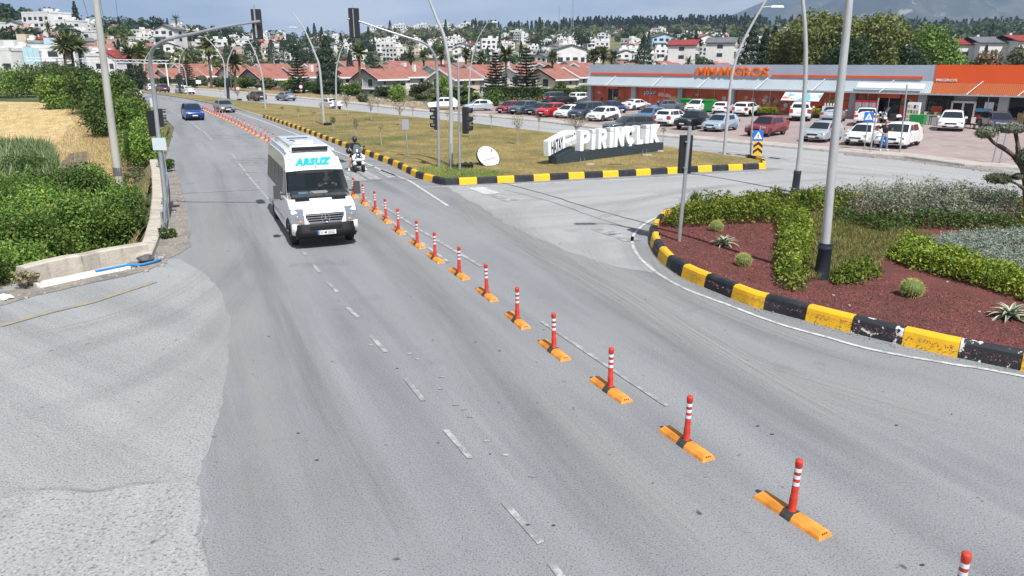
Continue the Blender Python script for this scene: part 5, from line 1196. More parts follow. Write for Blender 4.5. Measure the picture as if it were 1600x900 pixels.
# side glass in one long dark band, split by posts
for s in (-1, 1):
    side_pane(root, [(1.95, 1.50), (1.10, 1.45), (1.10, 2.16), (1.50, 2.18)], hw, s, 'door_window', .012)
    for x0, x1 in ((1.00, .02), (-.04, -1.05), (-1.11, -2.15), (-2.21, -3.25)): side_pane(root, [(x0, 1.44), (x1, 1.44), (x1, 2.20), (x0, 2.20)], hw, s, 'side_window', .012, mat('coach_glass', (.012, .014, .018), .25, spec=.2))
    mb = MB()
    for x in (1.06, -.01 if s > 0 else .1, 2.02): mb.box((x, s * (hw0 + .002), .92), (.014, .006, .95))
    mb.box((-.2, s * (hw0 + .004), .62), (3.0, .02, .10)); mb.box((-2.9, s * (hw0 + .004), .62), (.7, .02, .10)); mb.build('side_moulding', mat('moulding_grey', (.42, .42, .42), .5), root)
    mb = MB(); mb.box((.95, s * (hw0 + .02), 1.22), (.2, .04, .04)); mb.build('door_handle', M_trim, root)
    # mirrors
    mb = MB(); mb.tube([(1.92, s * .97, 1.52), (2.02, s * 1.16, 1.56)], .03, 6); mb.box((2.03, s * 1.22, 1.62), (.14, .21, .40), top=(.8, .85)); mr = mb.build('mirror', mat('mirror_grey', (.06, .06, .06), .4), root)
    mb = MB(); mb.box((1.955, s * 1.22, 1.64), (.012, .17, .30)); mb.build('mirror_glass', M_chrome, mr)
    # headlights follow the wing
    mb = MB(); prof = [(3.05, .80), (3.03, 1.00), (2.82, 1.20), (2.74, 1.12), (2.86, .82)]
    V = []; yy = (hw0 - .37, hw0 - .03)
    for j, y in enumerate(yy):
        for x, z in prof: V.append((x + (.095 if j == 0 else .012), s * (y + (0.040 if j else 0)), z + (.012)))
    n = len(prof); mb.add(V, [list(range(n)), list(range(2 * n - 1, n - 1, -1))] + [(i, (i + 1) % n, n + (i + 1) % n, n + i) for i in range(n)]); hl = mb.build('headlight', mat('minibus_lamp', (.36, .39, .42), .12, metal=.6, coat=1), root)
    mb = MB(); mb.ball((3.10, s * (hw0 - .26), .855), .055, 8, sq=(.5, 1, .8)); mb.build('indicator', mat('indicator_amber', (.75, .22, .03), .2, coat=1), hl)
    mb = MB(); mb.ball((3.08, s * (hw0 - .18), .97), .075, 8, sq=(.4, 1, 1)); mb.build('lamp_bulb', M_chrome, hl)
    mb = MB(); mb.lathe([(.055, 0), (.055, .02)], 12, M=Matrix.Translation((3.10, s * .74, .60)) @ Matrix.Rotation(PI / 2, 4, 'Y')); mb.build('fog_light', M_lamp, root)
    for x in (xf, xr): add_wheel(root, x, s * (hw0 - .14), r, .24)
    mb = MB(); mb.tube([(xf + .46 * math.cos(a), s * (hw0 - .005), .35 + .46 * math.sin(a)) for a in np.linspace(.15, PI - .1, 10)], .035, 5); mb.build('wheel_arch', M_trim, root)
    mb = MB(); mb.box((-3.48, s * .86, 1.25), (.06, .16, .5)); mb.build('tail_light', M_tail, root)
# black front bumper
def wrap(zs_, x0, hw_, k=.09, nose=.0):
    ys_ = np.linspace(-1, 1, 13); return [(x0 + k * (1 - abs(t) ** 3) - .30 * max(0, abs(t) - .86) / .14 * .9, t * hw_, zs_) for t in ys_]
mb = MB(); rows = [wrap(.33, 3.00, .97), wrap(.36, 3.10, .99), wrap(.56, 3.13, .995), wrap(.60, 3.09, .995), wrap(.74, 3.09, .995), wrap(.78, 3.05, .99)]
V = [p for r_ in rows for p in r_]; mb.add(V, [(i * 13 + j, i * 13 + j + 1, (i + 1) * 13 + j + 1, (i + 1) * 13 + j) for i in range(5) for j in range(12)], 0, True)
mb.box((2.86, 0, .40), (.5, 1.8, .12)); bump = mb.build('front_bumper', M_trim, root)
mb = MB(); mb.box((3.185, 0, .66), (.012, .95, .10)); mb.build('air_intake', mat('intake_black', (.006, .006, .006), .8), bump)
mb = MB(); mb.box((3.235, 0.0, .52), (.02, .54, .125)); npl = mb.build('number_plate', M_plate, bump)
mb = MB(); mb.box((3.247, -.245, .52), (.004, .045, .12)); mb.build('plate_strip', M_blue, npl)
MT = Matrix.Translation((3.248, -.20, .48)) @ Matrix(((0, 0, 1, 0), (1, 0, 0, 0), (0, 1, 0, 0), (0, 0, 0, 1)))
fit_text('31 M 2022', .42, .085, M_trim, 'plate_lettering', npl, MT, .004, .004)
# grille with star
mb = MB(); V = []
gp_ = [(-.57, 1.07), (.57, 1.07), (.47, .82), (-.47, .82)]
mb.add([(3.095 + .03, y, z) for y, z in gp_] + [(3.0, y, z) for y, z in gp_], [(0, 1, 2, 3), (0, 4, 5, 1), (1, 5, 6, 2), (2, 6, 7, 3), (3, 7, 4, 0)]); gr_ = mb.build('grille', M_trim, root)
for k, z in enumerate((1.05, .98, .91, .84)):
    mb = MB(); h = .57 - k * .03; mb.box((3.15, 0, z), (.04, h * 2, .026)); mb.build('grille_bar', M_chrome, gr_)
mb = MB(); c = (3.19, 0, .945); n = 20
mb.tube([(c[0], 0.125 * math.cos(a), c[2] + .125 * math.sin(a)) for a in np.linspace(0, 2 * PI, n + 1)], .012, 6, cap=False)
for k in range(3): a = PI / 2 + k * 2 * PI / 3; mb.tube([c, (c[0], .12 * math.cos(a), c[2] + .12 * math.sin(a))], [.022, .006], 6)
mb.build('star_emblem', M_chrome, gr_)
# bonnet vents, wipers, roof lettering
for s in (-1, 1):
    mb = MB(); mb.box((2.50, s * .55, 1.412), (.10, .42, .012), ry=.38); mb.build('bonnet_vent', M_trim, root)
    mb = MB(); mb.tube([(2.30, s * .1, 1.49), (2.16, s * .45 + .12, 1.66)], .012, 5); mb.build('wiper', M_trim, root)
mb = MB(); mb.box((2.30, 0, 1.435), (.12, 1.7, .02), ry=.6); mb.build('scuttle', M_trim, root)
M_teal = mat('teal', (0.0, 0.36, 0.40), .4)
# lettering lies on the sloping brow between (1.62,2.28) and (1.05,2.62)
a3, b3 = Vector((1.60, 0, 2.26)), Vector((1.30, 0, 2.52)); up = (b3 - a3).normalized(); right = Vector((0, 1, 0)); nrm = right.cross(up)
def brow(y, t):
    return a3 + up * t + right * y + nrm * .035
MT = Matrix.Translation(brow(-.58, .04)); MT = MT @ Matrix(((0, up.x, nrm.x, 0), (1, 0, 0, 0), (0, up.z, nrm.z, 0), (0, 0, 0, 1)))
fit_text('ARSUZ', 1.18, .33, M_teal, 'lettering', root, MT, .085, .012, .38, 1.15)
MT = Matrix.Translation(brow(-.76, .33)) @ Matrix(((0, up.x, nrm.x, 0), (1, 0, 0, 0), (0, up.z, nrm.z, 0), (0, 0, 0, 1))); fit_text('ÖZ', .12, .06, M_teal, 'lettering', root, MT, .01, .01)
MT = Matrix.Translation(brow(.48, -.04)) @ Matrix(((0, up.x, nrm.x, 0), (1, 0, 0, 0), (0, up.z, nrm.z, 0), (0, 0, 0, 1))); fit_text('TURİZM', .24, .05, M_teal, 'lettering', root, MT, .008, .01)
mb = MB(); mb.tube([brow(.06, -.07), brow(.06, .0) + Vector((0, 0, .03))], .016, 6); mb.build('roof_marker', M_trim, root)
sb = slope_pane(root, gl[0], gl[1], hw, .90, 1.0, .3, 'sun_strip', True, .022, M_trim)
# roof gear: raised deck, air conditioner, hatches
mb = MB(); mb.box((-.95, 0, 2.80), (3.7, 1.22, .14), top=(.96, .92)); mb.build('roof_deck', pw, root)
mb = MB(); mb.box((.72, 0, 2.80), (.62, 1.16, .20), top=(.8, .9)); ac = mb.build('air_conditioner', pw, root)
mb = MB(); mb.box((1.03, 0, 2.78), (.10, 1.12, .12), ry=-.2); mb.build('vent_slot', M_trim, ac)
mb = MB(); mb.box((-.35, 0, 2.885), (.55, .62, .10), top=(.85, .85)); mb.build('roof_hatch', pw, root)
mb = MB(); mb.box((-1.7, 0, 2.875), (.12, .7, .02)); mb.build('roof_slot', M_trim, root)
mb = MB(); mb.box((-.95, 0, 2.875), (.12, .7, .02)); mb.build('roof_slot', M_trim, root)
for s in (-1, 1): mb = MB(); mb.tube([(1.0, s * .74, 2.74), (-3.1, s * .74, 2.76)], .035, 6); mb.build('roof_rail', pw, root)

# ---------------- figures
M_skin = mat('skin', (0.46, 0.26, 0.18), .55, var=.08); M_hair = mat('hair_dark', (.015, .011, .010), .6)
M_tsh = mat('cloth_black', (.012, .012, .014), .85); M_jean = mat('denim', (.12, .22, .42), .85, var=.25, scale=8); M_shoe = mat('shoe_white', (.75, .75, .74), .6)
def skin_mesh(verts, edges, radii, name, m, parent, sub=2, rootv=0):
    me = bpy.data.meshes.new(name); me.from_pydata(verts, edges, []); o = bpy.data.objects.new(name, me); COL.objects.link(o)
    md = o.modifiers.new('skin', 'SKIN'); md.use_smooth_shade = True
    for i, r_ in enumerate(radii):
        sv = me.skin_vertices[0].data[i]; sv.radius = (r_, r_) if not isinstance(r_, tuple) else r_; sv.use_root = (i == rootv)
    ss = o.modifiers.new('sub', 'SUBSURF'); ss.levels = sub; ss.render_levels = sub
    bpy.context.view_layer.update()
    nm = bpy.data.meshes.new_from_object(o.evaluated_get(bpy.context.evaluated_depsgraph_get())); bpy.data.objects.remove(o)
    nm.materials.clear(); nm.materials.append(m); nm.polygons.foreach_set('use_smooth', [True] * len(nm.polygons))
    o = bpy.data.objects.new(name, nm); COL.objects.link(o); o.parent = parent; return o
def hand_geo(V, E, Rd, w_, wi, d, side):
    """five short finger chains from wrist index wi; d direction, side sideways"""
    d = Vector(d).normalized(); side = Vector(side).normalized(); base = Vector(V[wi]); V.append(tuple(base + d * .07)); Rd.append((.036, .022)); E.append((wi, len(V) - 1)); pk = len(V) - 1
    n = d.cross(side)
    for k, (o_, l_) in enumerate([(-.030, .065), (-.010, .078), (.011, .074), (.031, .058)]):
        a = base + d * .085 + side * o_; V.append(tuple(a)); Rd.append(.0095); E.append((pk, len(V) - 1)); V.append(tuple(a + d * l_ * .55 + n * .008)); Rd.append(.009); E.append((len(V) - 2, len(V) - 1)); V.append(tuple(a + d * l_ * .85 + n * .03)); Rd.append(.0075); E.append((len(V) - 2, len(V) - 1))
    a = base + d * .03 + side * -.042; V.append(tuple(a)); Rd.append(.011); E.append((wi, len(V) - 1)); V.append(tuple(a + (d * .6 - side * .5) * .05)); Rd.append(.0095); E.append((len(V) - 2, len(V) - 1))
def figure(name, J, label, clothes, hair=True, scale=1.0):
    """J: joints (metres, x right, y facing direction, z up)"""
    root = empty(name); tag(root, label, 'person')
    V = []; E = []; Rd = []; ix = {}
    def add(k, p, r_, par=None):
        V.append(tuple(p)); Rd.append(r_); ix[k] = len(V) - 1
        if par is not None: E.append((ix[par], ix[k]))
    g = J; mid = lambda a, b, t=.5: tuple(lerp(x, y, t) for x, y in zip(a, b))
    add('pelvis', g['pelvis'], (.145, .105)); add('waist', mid(g['pelvis'], g['chest'], .45), (.125, .095), 'pelvis'); add('chest', g['chest'], (.165, .11), 'waist'); add('neck0', g['neck'], (.062, .062), 'chest'); add('head0', mid(g['neck'], g['head'], .55), (.055, .06), 'neck0')
    for s in 'LR':
        add('sh' + s, g['sh' + s], .06, 'chest'); add('el' + s, g['el' + s], .042, 'sh' + s); add('wr' + s, g['wr' + s], .028, 'el' + s)
        add('hip' + s, g['hip' + s], .092, 'pelvis'); add('kn' + s, g['kn' + s], .062, 'hip' + s); add('calf' + s, mid(g['kn' + s], g['an' + s], .35), .056, 'kn' + s); add('an' + s, g['an' + s], .038, 'calf' + s)
        add('toe' + s, g['toe' + s], (.045, .03), 'an' + s)
        hd = Vector(g.get('hand' + s, Vector(g['wr' + s]) - Vector(g['el' + s]))); sd_ = hd.cross(Vector((0, 1, .3))) if abs(hd.normalized().y) < .9 else Vector((1, 0, 0)); hand_geo(V, E, Rd, 0, ix['wr' + s], hd, sd_)
    body = skin_mesh(V, E, Rd, 'body', M_skin, root, 1)
    # head joins the body mesh
    bm = bmesh.new(); bm.from_mesh(body.data); h = Vector(g['head']); T = Matrix.Translation(h) @ g.get('headrot', Matrix.Identity(4))
    rb = bmesh.ops.create_uvsphere(bm, u_segments=18, v_segments=14, radius=1.0)
    for v in rb['verts']:
        c = v.co.copy(); jaw = 1 - .28 * max(0, -c.z) ** 1.5; x = c.x * .076 * jaw; y = c.y * .096 * (1 - .10 * max(0, -c.z)); z = c.z * .122
        if c.y > .6:
            y += .020 * math.exp(-((c.x / .16) ** 2 + ((c.z + .10) / .22) ** 2)); y -= .010 * math.exp(-(((abs(c.x) - .36) / .14) ** 2 + ((c.z - .08) / .12) ** 2)); y += .006 * math.exp(-((c.x / .3) ** 2 + ((c.z + .45) / .07) ** 2))
        v.co = T @ Vector((x, y, z))
    for s in (-1, 1):
        e = bmesh.ops.create_uvsphere(bm, u_segments=8, v_segments=6, radius=1.0)
        for v in e['verts']: v.co = T @ Vector((s * .076 + v.co.x * .010, -.005 + v.co.y * .018, v.co.z * .030))
    for f in bm.faces: f.smooth = True
    bm.to_mesh(body.data); bm.free()
    mb = MB()
    for s in (-1, 1): mb.ball(T @ Vector((s * .030, .083, .010)), .010, 6)
    mb.ball(T @ Vector((0, .090, -.055)), .02, 6, 0, (1, .35, .22)); mb.build('face_features', M_hair, root)
    if hair:
        mb = MB(); prof = [(math.sin(a) * 1.0, math.cos(a)) for a in np.linspace(.001, 1.75, 8)]
        mb.lathe([(r_ * .083, z * .128) for r_, z in prof][::-1], 16, M=T @ Matrix.Translation((0, -.014, .014)) @ Matrix.Diagonal((1, 1.2, 1, 1)) @ Matrix.Rotation(.35, 4, 'X'), cap=False); mb.build('hair', M_hair, root)
    return root, ix, T
def garment(root, name, m, chains, sub=1):
    V = []; E = []; Rd = []; seen = {}
    for ch in chains:
        prev = None
        for p, r_ in ch:
            r_ = tuple(q * 1.12 for q in r_) if isinstance(r_, tuple) else r_ * 1.1
            k = tuple(round(q, 4) for q in p)
            if k not in seen: V.append(tuple(p)); Rd.append(r_); seen[k] = len(V) - 1
            if prev is not None and prev != seen[k] and (prev, seen[k]) not in E: E.append((prev, seen[k]))
            prev = seen[k]
    return skin_mesh(V, E, Rd, name, m, root, sub)
L3 = lambda a, b, t: tuple(lerp(x, y, t) for x, y in zip(a, b))
def shoes(root, J, m):
    for s in 'LR':
        a, t = Vector(J['an' + s]), Vector(J['toe' + s]); d = (t - a); d.z = 0; d.normalize(); mb = MB(); c = Vector((a.x, a.y, a.z - .075)) + d * .06
        mb.ball((c.x, c.y, c.z + .035), .13, 8, 0, (.42, 1.08, .45), Matrix.Rotation(math.atan2(-d.x, d.y), 4, 'Z')); mb.build('shoe', m, root)
# pedestrian, hand on hip
J = dict(pelvis=(0, 0, .93), chest=(.0, 0, 1.28), neck=(0, .0, 1.48), head=(0, .02, 1.64), shL=(-.19, 0, 1.40), elL=(-.36, -.02, 1.17), wrL=(-.30, .22, 1.22), handL=(.02, .1, .06), shR=(.19, 0, 1.40), elR=(.40, -.05, 1.18), wrR=(.20, .06, 1.02), handR=(-.1, .06, -.03),
         hipL=(-.10, 0, .88), knL=(-.14, .03, .49), anL=(-.20, .0, .085), toeL=(-.24, .15, .04), hipR=(.10, 0, .88), knR=(.13, .04, .49), anR=(.14, 0, .085), toeR=(.18, .15, .04))
pr, ix, T = figure('person', J, 'person in black t-shirt and blue jeans standing on the pavement, hand on hip', None)
garment(pr, 'tshirt', M_tsh, [[((0, 0, .95), (.155, .115)), ((0, 0, 1.1), (.14, .11)), (J['chest'], (.18, .125)), ((0, 0, 1.44), (.09, .075))], [(J['chest'], (.18, .125)), (J['shL'], .075), (L3(J['shL'], J['elL'], .75), .066)], [(J['chest'], (.18, .125)), (J['shR'], .075), (L3(J['shR'], J['elR'], .75), .066)]])
garment(pr, 'jeans', M_jean, [[((0, 0, .97), (.15, .11)), (J['pelvis'], (.155, .118)), (J['hipL'], .105), (J['knL'], .078), (L3(J['knL'], J['anL'], .9), .062)], [(J['pelvis'], (.155, .118)), (J['hipR'], .105), (J['knR'], .078), (L3(J['knR'], J['anR'], .9), .062)]])
shoes(pr, J, M_shoe); p = at(1379, 235.5, .14); pr.location = p; pr.rotation_euler = (0, 0, PI - .2 + .05); pr.scale = (1.08,) * 3
# far pedestrian near the grey sedan
J2 = dict(J); J2.update(elL=(-.24, 0, 1.12), wrL=(-.22, .12, .92), handL=(0, .05, -.1), elR=(.24, 0, 1.12), wrR=(.23, .1, .90), handR=(0, .05, -.1))
p2, _, _ = figure('person', J2, 'small distant person in dark clothes beside the grey sedan by the pizza advertisement', None)
garment(p2, 'tshirt', M_tsh, [[((0, 0, .95), (.155, .115)), (J['chest'], (.18, .125)), ((0, 0, 1.44), (.09, .075))], [(J['chest'], (.18, .125)), (J['shL'], .075), (L3(J2['shL'], J2['elL'], .9), .06)], [(J['chest'], (.18, .125)), (J['shR'], .075), (L3(J2['shR'], J2['elR'], .9), .06)]])
garment(p2, 'trousers', M_tsh, [[(J['pelvis'], (.155, .118)), (J['hipL'], .105), (J['knL'], .075), (L3(J['knL'], J['anL'], .9), .06)], [(J['pelvis'], (.155, .118)), (J['hipR'], .105), (J['knR'], .075), (L3(J['knR'], J['anR'], .9), .06)]])
shoes(p2, J2, M_hair); p2.location = at(1027.5, 182.5, .12); p2.rotation_euler = (0, 0, 1.2)
# ---------------- three-wheeled scooter with its rider
p = at(557.5, 266.5); saz = 158; RZ = PI - R(saz - 0) + PI                     # local +y = travel direction
RZ = -R(saz)
sc_ = empty('scooter', (p.x, p.y, 0.002), RZ); tag(sc_, 'white and black three-wheeled scooter waiting at the crossing', 'scooter')
pwh = mat('scooter_white', (.80, .80, .80), .25, coat=.8); M_sblk = mat('scooter_black', (.02, .02, .022), .3, coat=.4)
def swheel(x, y, r_, w_):
    M = Matrix.Translation((x, y, r_)) @ Matrix.Rotation(PI / 2, 4, 'Y'); mb = MB(); mb.lathe([(r_ * .62, -w_ / 2), (r_ * .88, -w_ / 2), (r_, -w_ * .2), (r_, w_ * .2), (r_ * .88, w_ / 2), (r_ * .62, w_ / 2)], 20, M=M, cap=False); t = mb.build('wheel', M_tyre, sc_)
    mb = MB(); mb.lathe([(r_ * .63, -w_ * .4), (r_ * .63, w_ * .4)], 16, M=M); mb.build('rim', M_trim, t)
swheel(-.21, .72, .26, .12); swheel(.21, .72, .26, .12); swheel(0, -.72, .27, .15)
for s in (-1, 1):
    mb = MB(); mb.ball((s * .21, .70, .44), .19, 10, 0, (.5, 1.15, .75)); mb.build('mudguard', pwh, sc_)
    mb = MB(); mb.tube([(s * .21, .72, .26), (s * .13, .58, .62)], .035, 6); mb.build('fork', M_sblk, sc_)
    mb = MB(); mb.tube([(0, .42, 1.02), (s * .33, .30, 1.06)], .017, 6); mb.tube([(s * .25, .31, 1.06), (s * .37, .28, 1.06)], .024, 6); mb.build('handlebar', M_sblk, sc_)
    mb = MB(); mb.tube([(s * .24, .42, 1.08), (s * .34, .46, 1.24)], .010, 5); mb.ball((s * .36, .46, 1.28), .07, 8, 0, (1, .4, .65)); mb.build('mirror', M_sblk, sc_)
    mb = MB(); mb.prism([(.10, .72), (.30, .62), (.33, .85), (.12, .98)], 0, .05, 0, M=Matrix.Translation((0, 0, 0)) @ Matrix(((s, 0, 0, 0), (0, 0, -1, .74), (0, 1, 0, 0), (0, 0, 0, 1)))); mb.build('fairing_panel', pwh, sc_)
    mb = MB(); mb.ball((s * .13, .80, .78), .075, 8, 0, (1, .5, .6)); mb.build('headlight', M_lamp, sc_)
mb = MB(); mb.ball((0, .58, .72), .30, 12, 0, (.95, .75, 1.0)); mb.build('front_shield', M_sblk, sc_)
mb = MB(); mb.ball((0, .66, .66), .22, 10, 0, (1.2, .75, .55)); mb.build('nose', pwh, sc_)
V = []; mb = MB()
for i, z in enumerate((.95, 1.12, 1.28, 1.38)):
    for k in (-1, -.5, 0, .5, 1): h = (.24, .22, .17, .10)[i]; V.append((k * h, .62 - i * .09 - abs(k) ** 2 * .08, z))
mb.add(V, [(i * 5 + j, i * 5 + j + 1, (i + 1) * 5 + j + 1, (i + 1) * 5 + j) for i in range(3) for j in range(4)], 0, True); mb.build('windscreen', mat('screen_tint', (.10, .12, .13), .08, coat=1), sc_)
mb = MB(); mb.box((0, 0, .36), (.40, .95, .14)); mb.box((0, -.55, .52), (.40, .9, .34), top=(.8, .9)); mb.build('body', M_sblk, sc_)
mb = MB(); mb.box((0, -.75, .62), (.46, .55, .22), top=(.7, .8)); mb.build('tail_panel', pwh, sc_)
mb = MB(); mb.box((0, -.35, .76), (.30, .80, .12), top=(.85, .95)); mb.build('seat', M_sblk, sc_)
Jr = dict(pelvis=(0, -.28, .88), chest=(0, -.16, 1.22), neck=(0, -.11, 1.42), head=(0, -.07, 1.58), shL=(-.19, -.15, 1.35), elL=(-.31, -.02, 1.12), wrL=(-.30, .24, 1.10), handL=(.02, .1, -.02), shR=(.19, -.15, 1.35), elR=(.31, -.02, 1.12), wrR=(.30, .24, 1.10), handR=(-.02, .1, -.02),
          hipL=(-.13, -.24, .84), knL=(-.33, .16, .60), anL=(-.42, .05, .09), toeL=(-.46, .20, .045), hipR=(.13, -.24, .84), knR=(.33, .16, .60), anR=(.40, .05, .09), toeR=(.44, .20, .045))
rd, _, TH = figure('person', Jr, 'scooter rider in black with a black helmet, bare legs and white shoes on the ground', None, hair=False)
garment(rd, 'tshirt', M_tsh, [[((0, -.29, .90), (.155, .12)), ((0, -.22, 1.05), (.145, .115)), (Jr['chest'], (.18, .125)), ((0, -.12, 1.38), (.09, .08))], [(Jr['chest'], (.18, .125)), (Jr['shL'], .08), (L3(Jr['shL'], Jr['elL'], .8), .068)], [(Jr['chest'], (.18, .125)), (Jr['shR'], .08), (L3(Jr['shR'], Jr['elR'], .8), .068)]])
garment(rd, 'shorts', M_tsh, [[(Jr['pelvis'], (.16, .125)), (Jr['hipL'], .11), (L3(Jr['hipL'], Jr['knL'], .8), .088)], [(Jr['pelvis'], (.16, .125)), (Jr['hipR'], .11), (L3(Jr['hipR'], Jr['knR'], .8), .088)]])
shoes(rd, Jr, M_shoe);
for s in 'LR':
    a = Vector(Jr['an' + s]); mb = MB(); mb.tube([a, a + Vector((0, 0, .10))], .047, 10); mb.build('sock', M_shoe, rd)
mb = MB(); mb.ball(TH @ Vector((0, -.005, .03)), .155, 12, 0, (.88, 1.0, 1.0)); he = mb.build('helmet', M_sblk, rd)
mb = MB(); mb.ball(TH @ Vector((0, .045, .0)), .125, 10, 0, (.85, 1.0, .5)); mb.build('visor', M_glass, he)
rd.location = sc_.location; rd.rotation_euler = sc_.rotation_euler; rd.scale = (1.0,) * 3
mb = MB(); mb.ball((0, 0, 0), .15, 12, 0, (.9, 1.05, 1.0)); o = mb.build('helmet', M_sblk, None); o.matrix_world = Matrix.Translation(sc_.location) @ Matrix.Rotation(RZ, 4, 'Z') @ Matrix.Translation((.37, -.02, 1.02)); tag(o, 'spare black helmet hanging from the scooter rider\'s elbow', 'helmet')
mb = MB(); mb.ball((0, .06, -.02), .118, 10, 0, (.9, 1.0, .6)); mb.build('visor', M_glass, o)
# driver seen through the windshield (opaque tint hides most; a suggestion of dash papers and hands on the glass side)

Js = dict(pelvis=(0, .0, .93), chest=(0, .03, 1.28), neck=(0, .05, 1.47), head=(0, .08, 1.62), shL=(-.19, .03, 1.39), elL=(-.28, .22, 1.18), wrL=(-.14, .44, 1.30), handL=(.03, .1, .02), shR=(.19, .03, 1.39), elR=(.28, .22, 1.18), wrR=(.14, .44, 1.30), handR=(-.03, .1, .02),
          hipL=(-.10, .02, .90), knL=(-.13, .42, .86), anL=(-.13, .52, .45), toeL=(-.13, .66, .42), hipR=(.10, .02, .90), knR=(.13, .42, .86), anR=(.13, .52, .45), toeR=(.13, .66, .42))
dr, _, _ = figure('person', Js, 'driver in a dark shirt at the wheel behind the minibus windshield', None)
garment(dr, 'shirt', M_tsh, [[((0, 0, .95), (.155, .115)), (Js['chest'], (.18, .125)), ((0, .03, 1.43), (.09, .075))], [(Js['chest'], (.18, .125)), (Js['shL'], .075), (L3(Js['shL'], Js['elL'], .75), .066)], [(Js['chest'], (.18, .125)), (Js['shR'], .075), (L3(Js['shR'], Js['elR'], .75), .066)]])
mbv = [o for o in COL.objects if o.name == 'minibus'][0]; MW = Matrix.Translation(mbv.location) @ Matrix.Rotation(mbv.rotation_euler.z, 4, 'Z')
dr.location = MW @ Vector((1.02, .45, .42)); dr.rotation_euler = (0, 0, mbv.rotation_euler.z - PI / 2)
# ================================================================== SUPERMARKET
O = at(1061, 173); d = (at(1390, 190) - O); d.z = 0; d.normalize()
SU = lambda u: onplane(u, 130, O, d)[0]
shop = empty('supermarket', (O.x, O.y, 0.0), math.atan2(d.y, d.x)); tag(shop, 'long single-storey supermarket with grey and orange fascia behind the parking lot', 'shop')
M_fas = mat('fascia_grey', (0.40, 0.45, 0.53), .4, var=.1, scale=.4, metal=.1);
def ribbed(name, col, n=9.0, axis=0):
    m = bpy.data.materials.new(name); nn, b, o = nodes(m); b.inputs['Base Color'].default_value = (*col, 1); b.inputs['Roughness'].default_value = .45
    t = nn.nodes.new('ShaderNodeTexCoord'); wv = nn.nodes.new('ShaderNodeTexWave'); wv.inputs['Scale'].default_value = n; wv.bands_direction = 'X' if axis == 0 else 'Y'
    bp = nn.nodes.new('ShaderNodeBump'); bp.inputs['Strength'].default_value = .6; bp.inputs['Distance'].default_value = .03
    z = nn.nodes.new('ShaderNodeTexNoise'); z.inputs['Scale'].default_value = .6; z.inputs['Detail'].default_value = 6
    r_ = nn.nodes.new('ShaderNodeMix'); r_.data_type = 'RGBA'; r_.inputs['A'].default_value = (*[c * .82 for c in col], 1); r_.inputs['B'].default_value = (*[min(1, c * 1.1) for c in col], 1)
    nn.links.new(t.outputs['Object'], wv.inputs['Vector']); nn.links.new(t.outputs['Object'], z.inputs['Vector']); nn.links.new(z.outputs['Fac'], r_.inputs['Factor']); nn.links.new(r_.outputs['Result'], b.inputs['Base Color'])
    nn.links.new(wv.outputs['Fac'], bp.inputs['Height']); nn.links.new(bp.outputs['Normal'], b.inputs['Normal']); return m
M_fas2 = ribbed('skirt_pale', (.50, .57, .60), 2.2); M_or1 = mat('fascia_orange', (.78, .10, .015), .45, var=.06, scale=.5); M_or2 = ribbed('skirt_orange', (.52, .12, .03), 2.2)
M_poster = mat('poster_orange', (.72, .10, .03), .5, var=.25, scale=.7); M_posterd = mat('poster_dark', (.46, .09, .04), .5, var=.4, scale=1.2)
M_pier = mat('pier_grey', (.40, .43, .46), .5, var=.1); M_dglass = mat('shop_glass', (.012, .014, .017), .08, var=.2); M_frame = mat('frame_alu', (.5, .5, .5), .4, metal=.4)
M_roofg = mat('flat_roof', (.35, .35, .35), .8, var=.15, scale=.3)
s0, s1, sO = SU(924.5), SU(1600) + 14, SU(1461); HT = 5.2
def bx(name, m, x0, x1, y0, y1, z0, z1, parent=shop, **k):
    mb = MB(); mb.box(((x0 + x1) / 2, (y0 + y1) / 2, (z0 + z1) / 2), (abs(x1 - x0), abs(y1 - y0), abs(z1 - z0)), **k); return mb.build(name, m, parent)
bx('wall', M_pier, s0, s1, 0.3, 17, 0, 4.98)
bx('flat_roof', M_roofg, s0 - .1, s1 + .1, -.2, 17.1, 4.985, 5.1)
bx('fascia', M_fas, s0 - .2, sO - .01, -.42, -.25, 3.80, HT); bx('fascia', M_or1, sO + .01, s1, -.46, -.25, 3.72, HT + .02)
def skirt(x0, x1, m):
    mb = MB(); a = [(-.42, 3.79), (-.80, 2.74), (-.74, 2.72), (-.30, 3.75)]
    V = [(x0, y, z) for y, z in a] + [(x1, y, z) for y, z in a]; mb.add(V, [(0, 4, 5, 1), (1, 5, 6, 2), (2, 6, 7, 3), (3, 7, 4, 0), (3, 2, 1, 0), (4, 5, 6, 7)][0:6]); return mb.build('skirt_panel', m, shop)
skirt(s0 - .2, sO - .01, M_fas2); skirt(sO + .01, s1, M_or2)
for k in range(14):
    x = s0 + 3.0 + k * 4.1
    if x < sO: bx('panel_joint', M_pier, x, x + .03, -.428, -.41, 3.82, HT - .01)
for a, b in ((927, 1086), (1208, 1443)):
    xa, xb = SU(a), SU(b); bx('orange_bar', M_or1, xa, xb, -.52, -.425, 3.98, 4.20)
xa, xb = SU(1091.5), SU(1203); MTx = Matrix.Translation((xa, -.62, 3.98)) @ Matrix.Rotation(PI / 2, 4, 'X')
M_lor = mat('letter_orange', (.85, .17, .01), .4)
wid = xb - xa; fit_text('MM', wid * .30, .98, M_lor, 'fascia_lettering', shop, Matrix.Translation((xa, -.44, 3.98)) @ Matrix.Rotation(PI / 2, 4, 'X'), .02, .16)
fit_text('MiGROS', wid * .655, .98, M_lor, 'fascia_lettering', shop, Matrix.Translation((xa + wid * .345, -.44, 3.98)) @ Matrix.Rotation(PI / 2, 4, 'X'), .02, .16)
fit_text('MiGROS', 1.7, .22, M_white, 'fascia_lettering', shop, Matrix.Translation((sO + .2, -.465, 3.80)) @ Matrix.Rotation(PI / 2, 4, 'X'), .02, .03)
